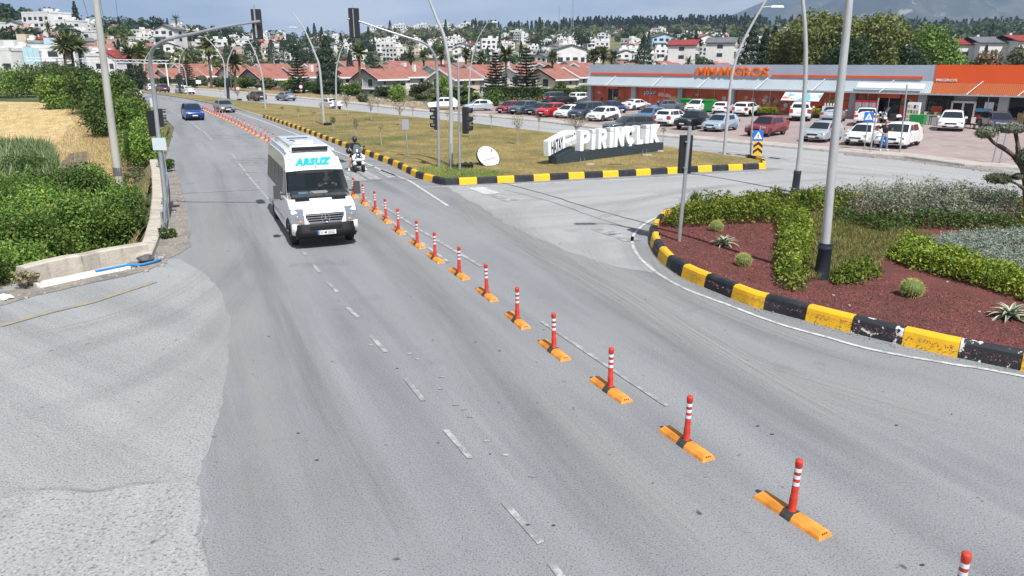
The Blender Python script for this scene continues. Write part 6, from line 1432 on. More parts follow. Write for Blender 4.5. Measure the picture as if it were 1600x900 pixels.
# canopy with stays
M_can = mat('canopy_sheet', (.42, .44, .45), .3, var=.15, scale=1.0)
mb = MB(); mb.box(((s0 + s1) / 2, -1.08, 2.66), (s1 - s0 + .8, .66, .05), rx=-.04); mb.build('canopy', M_can, shop)
mb = MB(); mb.box(((s0 + s1) / 2, -1.44, 2.68), (s1 - s0 + .9, .06, .13)); cf = mb.build('canopy_edge', M_frame, shop)
for k in range(60):
    x = s0 + k * 1.05
    if x < s1: bx('canopy_rib', M_frame, x, x + .05, -1.4, -.8, 2.70, 2.76)
for u in (957, 1028, 1100, 1190, 1278, 1384, 1520, 1600):
    x = SU(u); mb = MB(); mb.tube([(x, -1.42, 2.72), (x + .9, -.5, 3.85)], .035, 6); mb.build('stay_rod', M_white, shop)
mb = MB(); xa, xb = SU(1343), SU(1455); mb.box(((xa + xb) / 2, -1.02, 3.0), (xb - xa, .12, .12)); mb.box(((xa + xb) / 2, -.98, 3.35), (xb - xa - .4, .03, .5), rx=-.5); mb.build('white_tray', M_white, shop)
# shopfront bays: (u0,u1,kind)
def bay(u0, u1, m, z0=0.25, z1=2.55, mull=()):
    a, b = SU(u0), SU(u1); p = bx('shopfront_bay', m, a, b, -.05, .29, z0, z1)
    for u in mull: x = SU(u); bx('mullion', M_frame, x - .03, x + .03, -.12, -.055, z0, z1, p)
    bx('frame', M_frame, a, b, -.13, -.055, z1, z1 + .10, p); bx('frame', M_frame, a, b, -.13, -.055, z0 - .08, z0, p); return p
def pier(u0, u1): bx('pier', M_pier, SU(u0), SU(u1), -.45, .29, 0, 2.66)
for a, b in ((921.5, 927.5), (990, 997), (1063, 1070), (1144, 1151.5), (1333, 1342), (1441, 1454), (1568, 1584), (1680, 1696)): pier(a, b)
bay(928, 951, M_posterd); bay(951, 967, M_dglass, .06, 2.3, (959,)); bay(967, 990, M_posterd)
pz = bay(997.5, 1062.5, M_poster, mull=(1018, 1040)); bay(1070.5, 1143.5, M_poster, mull=(1093, 1118))
bay(1152, 1243, M_posterd, mull=(1179, 1206)); bay(1243, 1332, M_poster, mull=(1262, 1300)); bay(1343, 1376, M_posterd, mull=(1360,)); bay(1376.5, 1411, M_dglass, .06, 2.3, (1394,)); bay(1412, 1440, M_posterd, mull=())
bay(1455, 1493, M_dglass); bay(1494, 1531, M_dglass, .06, 2.0, (1512,)); bay(1532, 1567, M_dglass, mull=(1550,)); bay(1585, 1679, M_dglass, mull=(1610, 1645))
bx('door_header', M_or1, SU(950), SU(968), -.3, -.14, 2.32, 2.6); bx('door_header', M_or1, SU(1376), SU(1411), -.3, -.14, 2.20, 2.62)
for u in (1494.5, 1512, 1530.5): x = SU(u); bx('door_frame', M_white, x - .08, x + .08, -.2, -.13, .05, 2.1)
bx('door_frame', M_white, SU(1494), SU(1531), -.2, -.13, 1.95, 2.12)
# advertisement: pizza disc and lettering
cr_ = mat('crust', (.62, .30, .08), .6, var=.4, scale=6); to = mat('topping', (.55, .12, .04), .6, var=.6, scale=9)
x = SU(1057); mb = MB(); Mx = Matrix.Translation((x - .2, -.06, .95)) @ Matrix.Rotation(PI / 2, 4, 'X'); mb.lathe([(.72, 0), (.72, .02)], 24, M=Mx, smooth=False); mb.lathe([(.62, 0), (.62, .03)], 24, m=1, M=Mx, smooth=False)
rr = random.Random(3)
for _ in range(22): a, q = rr.uniform(0, 6.28), rr.uniform(0, .52); mb.lathe([(.06, 0), (.06, .04)], 7, m=2, M=Mx @ Matrix.Translation((q * math.cos(a), q * math.sin(a), 0)), smooth=False)
mb.build('pizza_picture', [cr_, mat('cheese', (.72, .48, .20), .6, var=.3, scale=8), to], pz)
xa, xb = SU(1006), SU(1052); h = xb - xa
for bold, m, yy in ((.09, M_white, -.062), (.0, M_trim, -.085)):
    fit_text('Pizza', h * .5, .55, m, 'poster_lettering', pz, Matrix.Translation((xa, yy, 1.62)) @ Matrix.Rotation(PI / 2, 4, 'X') @ Matrix.Rotation(.04, 4, 'Z'), bold, .02)
for bold, m, yy in ((.09, M_white, -.062), (.0, M_lor, -.085)):
    fit_text('Mi-Go', h * .45, .48, m, 'poster_lettering', pz, Matrix.Translation((xa + h * .53, yy, 1.58)) @ Matrix.Rotation(PI / 2, 4, 'X') @ Matrix.Rotation(-.10, 4, 'Z'), bold, .02)
# printed food shapes on the long posters
rr = random.Random(8)
cols = [mat('print_%d' % i, c, .5, var=.5, scale=4) for i, c in enumerate([(.6, .55, .5), (.08, .16, .03), (.45, .28, .12), (.03, .03, .03), (.55, .30, .22)])]
for u0, u1, n in ((1072, 1142, 7), (1153, 1242, 26), (1244, 1330, 16), (930, 989, 8), (1344, 1374, 9), (1413, 1439, 7)):
    mb = MB()
    for k in range(n):
        x = SU(rr.uniform(u0 + 3, u1 - 3)); z = rr.uniform(.7, 1.9); s_ = rr.uniform(.12, .34)
        mb.lathe([(s_, 0), (s_ * .9, .02)], 9, m=rr.randrange(5), M=Matrix.Translation((x, -.058 - k * .001, z)) @ Matrix.Rotation(PI / 2, 4, 'X') @ Matrix.Diagonal((1, rr.uniform(.4, 1.1), 1, 1)), smooth=False)
    mb.build('poster_print', cols, shop)
for k in range(3):                                              # posters inside the dark glass
    x = SU((1462, 1545, 1600)[k]); bx('window_poster', (M_poster, M_white, cols[2])[k], x, x + (.9, .7, 1.4)[k], -.056 - .004, -.052, (.9, 1.2, .5)[k], (1.6, 2.1, 1.3)[k])
bx('window_poster', mat('poster_blue', (.10, .42, .62), .4), SU(1532), SU(1558), -.075, -.062, 1.25, 1.55); bx('window_poster', mat('poster_red', (.45, .01, .015), .5), SU(1531), SU(1553), -.075, -.062, .5, 1.0)
def front(u, out, z=.12):
    """place `out` metres in front of the facade at photo column u"""
    n = Vector((d.y, -d.x, 0)); n = n if n.y < 0 else -n; O2 = Vector((O.x, O.y, 0)) + n * out; p = O2 + Vector((d.x, d.y, 0)) * onplane(u, 150, O2, d)[0]; p.z = z; return p
SR = shop.rotation_euler.z
def thing(name, p, label, cat, rz=SR, group=None): r = empty(name, p, rz); tag(r, label, cat, group); return r
# sloping banner
r = thing('banner', front(1252, 2.6), 'sloping white, blue and orange banner hung under the shop canopy', 'banner'); h = SU(1284) - SU(1226)
M_ban = ramp_mat('banner_print', [(.75, .76, .76), ((.18, .50, .70), .9, .50, .58, 3), ((.70, .16, .06), (.5, .5, 2.0), .56, .62, 3)], rough=.5, bump=0)
mb = MB(); mb.add([(-h / 2, -.35, 1.65), (h / 2, -.35, 1.65), (h / 2 + .2, .15, 2.45), (-h / 2 + .2, .15, 2.45)], [(0, 1, 2, 3)]); mb.add([(-h / 2, -.34, 1.64), (h / 2, -.34, 1.64), (h / 2 + .2, .16, 2.44), (-h / 2 + .2, .16, 2.44)], [(3, 2, 1, 0)]); mb.build('cloth', M_ban, r)
mb = MB(); mb.tube([(-h / 2, -.35, 1.65), (h / 2, -.35, 1.65)], .025, 5); mb.tube([(-h / 2 + .2, .15, 2.46), (h / 2 + .2, .15, 2.46)], .025, 5); mb.build('rod', M_frame, r)
M_grn = mat('bin_green', (.01, .26, .05), .45, var=.2); M_hedge2 = leaf_mat('hedge_yellow', [(.10, .17, .01), (.28, .34, .02), (.40, .40, .03)])
for u, lb in ((1077, 'green skip bin left of the white cars at the shopfront'), (1107, 'second green skip bin right behind the white cars')):
    r = thing('rubbish_bin', front(u, 1.6), lb, 'bin'); mb = MB(); mb.box((0, 0, .72), (1.5, .85, 1.1), top=(1.08, 1.1)); mb.build('body', M_grn, r); mb = MB(); mb.box((0, 0, 1.33), (1.7, 1.0, .12), top=(.9, .8)); mb.build('lid', M_grn, r)
r = thing('display_crate', front(1440, 5.0), 'bright green wire crate standing outside the shop', 'crate'); mb = MB(); mb.box((0, 0, .55), (1.15, .8, .8)); mb.build('body', M_grn, r)
mb = MB()
for k in range(9): mb.box((-.56 + k * .14, -.41, .55), (.03, .03, .85));
mb.build('bars', mat('bars_green', (.02, .35, .08)), r)
r = thing('poster_stand', front(1431, 4.0), 'tall white notice stand covered in printed sheets by the shop door', 'display stand'); mb = MB(); mb.box((0, 0, .98), (1.0, .35, 1.9)); mb.build('panel', M_white, r)
rr = random.Random(5); mb = MB()
for i in range(4):
    for j in range(4): mb.box((-.36 + i * .24, -.18, .3 + j * .42), (.18, .012, .3), rr.randrange(5))
mb.build('printed_sheets', cols, r)
r = thing('rack', front(1302, 2.2), 'white display rack by the posters behind the silver sedan', 'rack'); mb = MB(); mb.box((0, 0, .95), (1.7, .5, .5)); mb.box((0, 0, .35), (1.6, .45, .6)); mb.build('body', M_white, r)
mb = MB()
for k in range(6): mb.lathe([(.07, 0), (.09, .2), (.03, .3)], 8, c=(-.7 + k * .28, 0, 1.2), m=0)
mb.build('bottles', cols[0], r)
for i, u in enumerate((1345, 1356, 1367)):
    r = thing('drinks_fridge', front(u, 1.0), ('leftmost', 'middle', 'rightmost')[i] + ' of the three red drinks fridges left of the shop entrance', 'fridge'); mb = MB(); mb.box((0, 0, .95), (.75, .6, 1.8)); mb.build('body', mat('fridge_red', (.42, .015, .02), .35), r); mb = MB(); mb.box((0, -.305, 1.0), (.58, .02, 1.3)); dr = mb.build('door', mat('fridge_door', (.35, .33, .33), .2, var=.6, scale=5), r); mb = MB(); mb.box((.24, -.33, 1.0), (.03, .03, .4)); mb.build('handle', M_frame, dr)
r = thing('waste_bin', front(1179.5, 3.0), 'dark tall bin beside the yellow green planter', 'bin'); mb = MB(); mb.box((0, 0, .6), (.55, .5, 1.2), top=(.9, .9)); mb.build('body', M_trim, r); mb = MB(); mb.box((0, 0, 1.24), (.5, .46, .08)); mb.build('lid', M_sleeve, r)
rng = np.random.default_rng(12)
for (u0, u1, o_, lb) in ((1186, 1217, 3.6, 'yellow green clipped planter hedge in front of the shop'), (1262, 1286, 2.2, 'second lower yellow green planter hedge behind the large white suv')):
    p = front((u0 + u1) / 2, o_); r = thing('planter_hedge', p, lb, 'hedge'); w_ = (SU(u1) - SU(u0)) * .95; mb = MB(); mb.box((0, 0, .18), (w_, .7, .36)); mb.build('planter', M_trim, r)
    Pn = np.stack([rng.uniform(-w_ / 2, w_ / 2, 1500), rng.uniform(-.35, .35, 1500), rng.uniform(.3, .95, 1500)], 1); link('foliage', quads('foliage', leaf_quads(Pn, np.tile([0, -.5, .6], (1500, 1)), .06, rng), M_hedge2), r)
# cafe tables and barrier on the right
for i, (u, o_) in enumerate(((1522, 4.2), (1540, 4.6), (1468, 3.0))):
    r = thing('cafe_table', front(u, o_), ('dark outdoor table right of the lone white hatchback', 'dark outdoor table beside the dark blue suv', 'small dark table at the shop window behind the lone white hatchback')[i], 'table')
    mb = MB(); mb.box((0, 0, .74), (1.0, .7, .04)); mb.build('tabletop', M_trim, r)
    for sx in (-.42, .42):
        for sy in (-.28, .28): bx('leg', M_trim, sx - .02, sx + .02, sy - .02, sy + .02, 0, .72, r)
for i, (u, o_) in enumerate(((1512, 4.4), (1531, 5.2), (1549, 4.4), (1476, 3.6))):
    r = thing('cafe_chair', front(u, o_), ('pale chair nearest the lone white hatchback', 'pale chair between the two outdoor tables', 'pale chair next to the dark blue suv', 'pale chair at the small table by the shop window')[i], 'chair', SR + i)
    mb = MB(); mb.box((0, 0, .45), (.45, .45, .05)); mb.build('seat', M_walk, r); mb = MB(); mb.box((0, .21, .72), (.45, .04, .45)); mb.build('backrest', M_walk, r)
    for sx in (-.2, .2):
        for sy in (-.2, .2): bx('leg', M_trim, sx - .015, sx + .015, sy - .015, sy + .015, 0, .43, r)
r = thing('goods_shelf', front(1470, 1.6), 'long low shelf of goods under the dark shop window', 'shelf'); mb = MB(); mb.box((0, 0, .4), (3.4, .6, .8)); mb.build('body', M_frame, r); mb = MB()
for k in range(12): mb.box((-1.5 + k * .27, 0, .9), (.22, .4, .25), rr.randrange(5))
mb.build('goods', cols, r)
mo_ = copy_tree(sc_); mo_.location = front(1396, 3.2, .12); mo_.rotation_euler = (0, 0, SR + 2.6); mo_.name = 'moped'; tag(mo_, 'white moped parked in front of the dark shop entrance', 'moped')

# ================================================================== HOUSES
def tile_mat(name, col):
    return ramp_mat(name, [col, (tuple(c * .72 for c in col), .35, .45, .65, 6), (tuple(min(1, c * 1.2) for c in col), (1.5, 6, 1.5), .5, .7, 6)], rough=.8, bump=.5, bscale=6, bdist=.05)
M_tile = tile_mat('roof_tiles', (.31, .13, .10)); M_tile2 = tile_mat('roof_tiles_dark', (.27, .045, .04)); M_tile3 = tile_mat('roof_grey', (.15, .15, .16))
M_wall = {k: ramp_mat('render_' + k, [c, (tuple(q * .85 for q in c), .4, .45, .65, 6)], rough=.85, bump=.1, bscale=8) for k, c in
          {'white': (.66, .65, .63), 'cream': (.52, .46, .36), 'grey': (.34, .33, .33), 'blue': (.42, .52, .58), 'pink': (.52, .36, .31), 'beige': (.50, .43, .35)}.items()}
M_win = mat('window_glass', (.03, .035, .042), .12, var=.2)
def gable(mb, W, L_, ze, zr, ov, m=0, th=.14):
    """gable roof, ridge along y"""
    a = W / 2 + ov; y0, y1 = -L_ / 2 - ov, L_ / 2 + ov; k = (zr - ze) / (W / 2); e = ze - k * ov
    for s in (-1, 1):
        mb.add([(s * a, y0, e), (s * a, y1, e), (0, y1, zr), (0, y0, zr), (s * a, y0, e - th), (s * a, y1, e - th), (0, y1, zr - th), (0, y0, zr - th)],
               [(0, 1, 2, 3) if s > 0 else (3, 2, 1, 0), (7, 6, 5, 4) if s > 0 else (4, 5, 6, 7)], m)
def villa(x, y, z, rz, variant, wallc, label, scale=1.0):
    r = empty('villa', (x, y, z), rz); tag(r, label, 'house', 'red-roofed houses behind the street'); r.scale = (scale,) * 3
    W, L_, ze, zr = 9.0, 9.5, 5.3, 7.5
    mb = MB(); mb.prism([(-W / 2, 0), (W / 2, 0), (W / 2, ze), (0, zr - .15), (-W / 2, ze)], -L_ / 2, L_ / 2, 0, M=Matrix.Rotation(PI / 2, 4, 'X')); mb.build('wall', M_wall[wallc], r)
    mb = MB(); gable(mb, W, L_, ze, zr, .75); roof = mb.build('roof', M_tile, r)
    mb = MB(); k = (zr - ze) / (W / 2); e = ze - k * .75
    for s in (-1, 1):
        for yy in (-L_ / 2 - .78, L_ / 2 + .72):
            mb.add([(s * 5.28, yy, e - .40), (s * 5.28, yy, e + .04), (0, yy, zr + .04), (0, yy, zr - .40), (s * 5.28, yy + .06, e - .40), (s * 5.28, yy + .06, e + .04), (0, yy + .06, zr + .04), (0, yy + .06, zr - .40)],
                   [(0, 1, 2, 3), (3, 2, 1, 0), (4, 5, 6, 7), (7, 6, 5, 4), (0, 3, 7, 4), (1, 5, 6, 2)])
        mb.box((s * 5.27, 0, e - .16), (.08, L_ + 1.5, .40))
    mb.build('fascia_board', M_white, roof)
    if variant == 0:
        bx('chimney', M_wall['white'], 1.8, 2.6, 1.5, 2.3, 6.0, 8.0, roof)
    for x0, x1, z0, z1 in ((-2.6, -1.3, 2.9, 5.0), (.9, 2.6, 2.9, 5.0), (-3.0, -1.2, .4, 2.2), (1.2, 2.8, .2, 2.3)):
        f = bx('window', M_white, x0 - .1, x1 + .1, -L_ / 2 - .05, -L_ / 2 + .02, z0 - .1, z1 + .1, r); bx('pane', M_win, x0, x1, -L_ / 2 - .08, -L_ / 2 - .055, z0, z1, f)
    for y0, z0 in ((-2.5, 3.5), (2.2, 3.5), (1.8, .9), (-2.8, .9)):
        f = bx('window', M_white, W / 2 - .02, W / 2 + .05, y0 - .6, y0 + .6, z0 - .1, z0 + 1.3, r); bx('pane', M_win, W / 2 + .055, W / 2 + .08, y0 - .5, y0 + .5, z0, z0 + 1.2, f)
    b = bx('balcony', M_wall['white'], -W / 2 + .2, W / 2 - .2, -L_ / 2 - 1.5, -L_ / 2 - .02, 2.55, 2.75, r)
    mb = MB(); mb.box((0, -L_ / 2 - 1.46, 3.15), (W - .5, .05, .07));
    for k_ in range(12): mb.box((-W / 2 + .4 + k_ * .74, -L_ / 2 - 1.46, 2.95), (.04, .04, .45))
    mb.build('railing', M_white, b)
    if variant in (1, 2):
        mb = MB(); V = [(W / 2, -4, 2.9), (W / 2, 1, 2.9), (W / 2 + 2.6, 1.4, 2.2), (W / 2 + 2.6, -4.4, 2.2)]; mb.add(V, [(0, 1, 2, 3), (3, 2, 1, 0)]); pr_ = mb.build('porch_roof', M_tile, r)
        for yy in (-4.1, 1.1): bx('post', M_white, W / 2 + 2.3, W / 2 + 2.5, yy - .1, yy + .1, 0, 2.25, pr_)
    if variant == 2: bx('side_wing', M_wall['cream'], W / 2 + .02, W / 2 + 2.4, 1.5, L_ / 2, 0, 2.6, r)
    return r
VU = [(205, 8, 'white'), (258, 0, 'white'), (311, 3, 'white'), (343, 9, 'beige'), (402, 9, 'white'), (438, 2, 'grey'), (487, 9, 'white'), (548, 8, 'white'), (600, 0, 'grey'), (634, 9, 'white'), (707, 0, 'cream'), (748, 9, 'white'), (803, 9, 'white'), (846, 0, 'cream'), (880, 8, 'white')]
names = ['farthest left', 'second from the left', 'third from the left', 'fourth from the left', 'fifth from the left', 'sixth from the left', 'seventh from the left', 'middle', 'seventh from the supermarket', 'sixth from the supermarket', 'fifth from the supermarket', 'fourth from the supermarket', 'third from the supermarket', 'second from the supermarket', 'nearest the supermarket']
for i, (u, dy_, wc) in enumerate(VU):
    Y = 196 + dy_ + (12 if u < 420 else 0); x = (u + 10 - 800) / F * Y * 1.046; z = -3.5 if dy_ < 5 else -3.1
    villa(x, Y, z, R(-38), i % 3, wc, 'red-tiled villa in the front row, ' + names[i])
rr = random.Random(31); k = 0
for Y, us in ((226, range(640, 1390, 58)), (252, range(660, 1400, 62)), (284, range(560, 1400, 66)), (238, range(150, 560, 62))):
    for u in us:
        uu = u + rr.uniform(-8, 8); x = (uu - 800) / F * Y * 1.046
        src = [o_ for o_ in COL.objects if o_.get('category') == 'house'][k % 15]
        c = copy_tree(src); c.location = (x, Y, -2.6 + (Y - 226) * .02); c.rotation_euler = (0, 0, R(-38 + rr.uniform(-5, 5))); c['label'] = 'red gable roof of a villa in the crowded rows behind the front row'; c['group'] = 'red roofs in the rows behind the front row'; k += 1
# ---- hillside houses
def flat_house(W, D_, H_, wallc, kind, parts=True, name='hillside_house'):
    r = empty(name); mw = M_wall[wallc]
    bx('wall', mw, -W / 2, W / 2, -D_ / 2, D_ / 2, -3, H_, r)
    if kind == 'flat':
        mb = MB();
        for a in ((0, -D_ / 2 + .1, W, .2), (0, D_ / 2 - .1, W, .2), (-W / 2 + .1, 0, .2, D_), (W / 2 - .1, 0, .2, D_)): mb.box((a[0], a[1], H_ + .35), (a[2] + .3, a[3] + .1, .7))
        rf = mb.build('parapet', mw, r); bx('stair_tower', mw, -1.4, 1.4, 0, 2.6, H_ + .01, H_ + 2.4, rf)
        mb = MB(); mb.lathe([(.5, 0), (.5, 1.3)], 10, M=Matrix.Translation((W / 2 - 2.2, .5, H_ + 1.5)) @ Matrix.Rotation(PI / 2, 4, 'Y')); mb.box((W / 2 - 1.5, -.7, H_ + .8), (2.0, 1.4, .08), rx=.6); mb.build('water_tank', M_white, rf)
    else:
        mb = MB(); gable(mb, W, D_, H_, H_ + 1.9, .6, th=.25); rf = mb.build('roof', {'red': M_tile2, 'tile': M_tile, 'grey': M_tile3}[kind], r)
        mb = MB(); mb.add([(-W / 2, s * (D_ / 2 - .01), H_) for s in (-1,)] + [(W / 2, -D_ / 2 + .01, H_), (0, -D_ / 2 + .01, H_ + 1.8)], [(0, 1, 2)]); mb.build('gable_wall', mw, r)
        bx('chimney', M_wall['white'], W * .2, W * .2 + .7, 0, .7, H_ + .5, H_ + 2.6, rf)
    if parts:
        n = max(2, int(W / 3.2)); st = max(1, int(H_ / 2.9))
        for f_ in range(st):
            for i in range(n):
                x = -W / 2 + (i + .5) * W / n; z = .9 + f_ * 2.9
                if (i + f_) % 3 == 0: z -= .6
                w_ = .8 if (i + f_) % 2 else 1.1
                f = bx('window', M_win, x - w_, x + w_, -D_ / 2 - .04, -D_ / 2 + .05, z, z + (1.9 if (i + f_) % 3 == 0 else 1.3), r)
            bx('window', M_win, W / 2 - .05, W / 2 + .04, -1.2, .8, .9 + f_ * 2.9, 2.2 + f_ * 2.9, r); bx('window', M_win, -W / 2 - .04, -W / 2 + .05, -1.0, 1.0, .9 + f_ * 2.9, 2.2 + f_ * 2.9, r)
        if st > 1: bx('balcony', mw, -W / 2 + .5, W * .1, -D_ / 2 - 1.4, -D_ / 2 - .05, 2.7, 3.5, r)
    else: pass
    return r
HP = [(flat_house(11, 10, 6, 'white', 'flat'), 'white flat-roofed house on the hillside'), (flat_house(9, 9, 6, 'white', 'tile'), 'small white orange-tiled house on the hillside'), (flat_house(12, 10, 6, 'white', 'grey'), 'white house with a dark grey roof on the hillside'),
      (flat_house(10, 9, 3.2, 'cream', 'flat'), 'low cream flat-roofed house on the hillside'), (flat_house(13, 10, 9, 'white', 'flat'), 'three-storey white flat-roofed house on the hillside'), (flat_house(9, 9, 6, 'pink', 'flat'), 'pinkish flat-roofed house on the hillside'), (flat_house(10, 9, 6, 'white', 'red'), 'white house with a dark red roof on the hillside')]
for p_, _ in HP: p_.location = (0, -400, -50)
used_p = set(); placed = []
rr = random.Random(77)
def zone_of(u):
    for lim, nm in ((130, 'far left hillside'), (230, 'slope behind the thick pole'), (400, 'slope behind the left signal arm'), (560, 'slope between the signal heads'), (700, 'hill behind the right signal arm'), (880, 'slope above the middle villas'), (1060, 'slope above the supermarket end'), (1240, 'slope above the supermarket letters')):
        if u < lim: return nm
    return 'slope behind the big trees'
def hill_house(u, D_, which, rz, sc_h=1.0, label=None, group=True):
    Y = D_ / math.hypot(1, (u - 800) / F); x = (u - 800) / F * Y * 1.046
    for (px, py) in placed:
        if math.hypot(px - x, py - Y) < 8.5: return None
    placed.append((x, Y)); src, lb = HP[which]
    if which not in used_p: used_p.add(which); c = src
    else: c = copy_tree(src)
    c.location = (x, Y, terrain(x, Y) + 1.2); c.rotation_euler = (0, 0, rz); c.scale = (sc_h,) * 3
    zone = zone_of(u);
    zone_old = 'far left hillside' if u < 130 else 'slope behind the thick utility pole' if u < 230 else 'slope behind the left signal arm' if u < 400 else 'slope between the two signal heads' if u < 560 else 'hill behind the right signal arm' if u < 700 else 'slope above the middle villas' if u < 880 else 'slope above the left half of the supermarket' if u < 1060 else 'slope above the supermarket lettering'
    band = ('lower', 'middle', 'upper')[min(2, int(3 * (D_ - 300) / max(1, interp(RDIST, u) - 300)))]
    tag(c, label or lb.replace('on the hillside', 'on the %s %s' % (band, zone)), 'house', 'houses on the ' + zone if not label else None); return c
n_h = 0; tries = 0
while n_h < 272 and tries < 6000:
    tries += 1; u = rr.choice([rr.uniform(-40, 420), rr.uniform(380, 760), rr.uniform(700, 1250), rr.uniform(380, 1250)]); rd = interp(RDIST, u)
    t = rr.random() ** 1.2
    if u > 740: lo, hi = .05, .62
    elif u > 560: lo, hi = .10, .96
    else: lo, hi = .12, .98
    if 560 < u < 800 and .52 < t < .86: continue
    D_ = 300 + (rd - 300) * lerp(lo, hi, t)
    if hill_house(u, D_, rr.choices(range(7), [6, 2, 2, 2, 3, 1.3, 1.2])[0], rr.uniform(-.9, .5), rr.uniform(.55, .85)): n_h += 1
for o_, _ in HP:
    if o_.location.y < -300:
        for ch in list(o_.children_recursive): bpy.data.objects.remove(ch)
        bpy.data.objects.remove(o_)
# ridge-top rows of white villas around u 640-740
for i in range(15):
    u = 600 + i * 10.5; D_ = interp(RDIST, u) * .985; hill_house(u, D_, (0, 4, 1)[i % 3] if (0 if i % 3 == 0 else 4 if i % 3 == 1 else 1) in used_p else 0, -.3, .95)
def special(u, v, D_, W, Dp, H_, wc, kind, rz, label):
    p = pt(u, v, D_ / math.hypot(1, (u - 800) / F)); r = flat_house(W, Dp, H_, wc, kind, True, 'apartment_building' if H_ > 8 else 'house'); r.location = p; r.rotation_euler = (0, 0, rz); tag(r, label, 'building'); bx('wall', M_wall[wc], -W / 2 + .05, W / 2 - .05, -Dp / 2 + .05, Dp / 2 - .05, -16, -3.01, r); return r
special(80, 66, 430, 17, 12, 12.5, 'white', 'flat', -.35, 'tall white four-storey block with big openings high on the left hill'); special(103, 66, 425, 17, 12, 9.0, 'white', 'flat', -.35, 'white three-storey block joined to the right of the tallest block on the left hill'); special(120, 72, 412, 14, 12, 6, 'white', 'flat', -.35, 'white two-storey house stepping down right of the tall blocks')
special(268, 68, 380, 10, 9, 6, 'white', 'grey', -.2, 'white gabled house on the skyline left of the hanging left signal')
special(1068, 96, 300, 13, 10, 6, 'white', 'red', 1.2, 'white house with a maroon roof above the supermarket'); special(1127, 93, 300, 15, 10, 6, 'white', 'grey', 1.2, 'white house with a wide grey roof above the supermarket'); special(1095, 78, 420, 12, 10, 6, 'white', 'tile', .4, 'white house with orange roof on the slope above the maroon-roofed one'); special(888, 98, 330, 13, 10, 5.5, 'white', 'grey', .2, 'white house with a shallow grey gable above the red roofs'); special(1033, 76, 430, 13, 10, 6, 'blue', 'grey', .1, 'pale blue house on the slope behind the maroon-roofed one')
for i, (u, v, W, c, k_, lb) in enumerate([(1492, 92, 18, 'white', 'red', 'wide white house with maroon roof right of the big trees'), (1532, 90, 20, 'white', 'grey', 'white house with solar panels on its roof at the right'), (1585, 88, 22, 'white', 'red', 'white house with maroon roof at the right edge'), (1420, 85, 14, 'white', 'red', 'white house half hidden by the pale green tree')]):
    special(u, v, 300, W * .8, 9, 4.6, c, k_, 1.42 + .05 * i, lb)
for i, (u, v, D_, W, H_, c, k_) in enumerate([(-20, 113, 225, 16, 6, 'blue', 'flat'), (22, 114, 222, 15, 7, 'white', 'flat'), (62, 113, 228, 15, 6.5, 'blue', 'flat'), (100, 114, 224, 15, 7, 'white', 'flat'), (140, 113, 230, 14, 6, 'white', 'flat'), (0, 98, 262, 14, 6, 'white', 'flat'), (40, 97, 268, 14, 6.5, 'cream', 'flat'), (82, 96, 260, 13, 6, 'blue', 'flat'), (150, 96, 265, 13, 6, 'pink', 'tile'), (185, 113, 232, 12, 5, 'white', 'red'), (165, 108, 245, 12, 5, 'white', 'red')]):
    special(u, v, D_, W * .66, 9, H_ - 1.2 - .8 * (i % 3), c, k_, -.45 + .2 * (i % 4), ['first', 'second', 'third', 'fourth', 'fifth', 'rear first', 'rear second', 'rear third', 'rear fourth', 'right-hand', 'middle'][i] + (' big pale house counted from the left above the bushes' if i < 9 else ' dark red roofed house behind the thick utility pole'))
# two masts on the ridge
for u, vt, lb, w_ in ((873.5, 10, 'slim antenna mast on the ridge', .5), (894, -8, 'taller lattice radio tower on the ridge', .9)):
    b = pt(u, 48, 900); tp = pt(u, vt, 900) - b; r = empty('radio_mast', b); tag(r, lb, 'mast'); mb = MB()
    for s in ((-1, -1), (1, -1), (1, 1), (-1, 1)): mb.tube([(s[0] * w_ * 1.6, s[1] * w_ * 1.6, -6), (s[0] * w_ * .5, s[1] * w_ * .5, tp.z)], .22, 4)
    n = 16
    for k_ in range(n):
        z0, z1 = tp.z * k_ / n, tp.z * (k_ + 1) / n; q0 = lerp(1.6, .5, k_ / n) * w_; q1 = lerp(1.6, .5, (k_ + 1) / n) * w_; s = 1 if k_ % 2 else -1
        mb.tube([(-q0 * s, -q0, z0), (q1 * s, -q1, z1)], .14, 4); mb.tube([(q0, -q0 * s, z0), (q1, q1 * s, z1)], .14, 4)
    mb.build('lattice', M_galv, r)
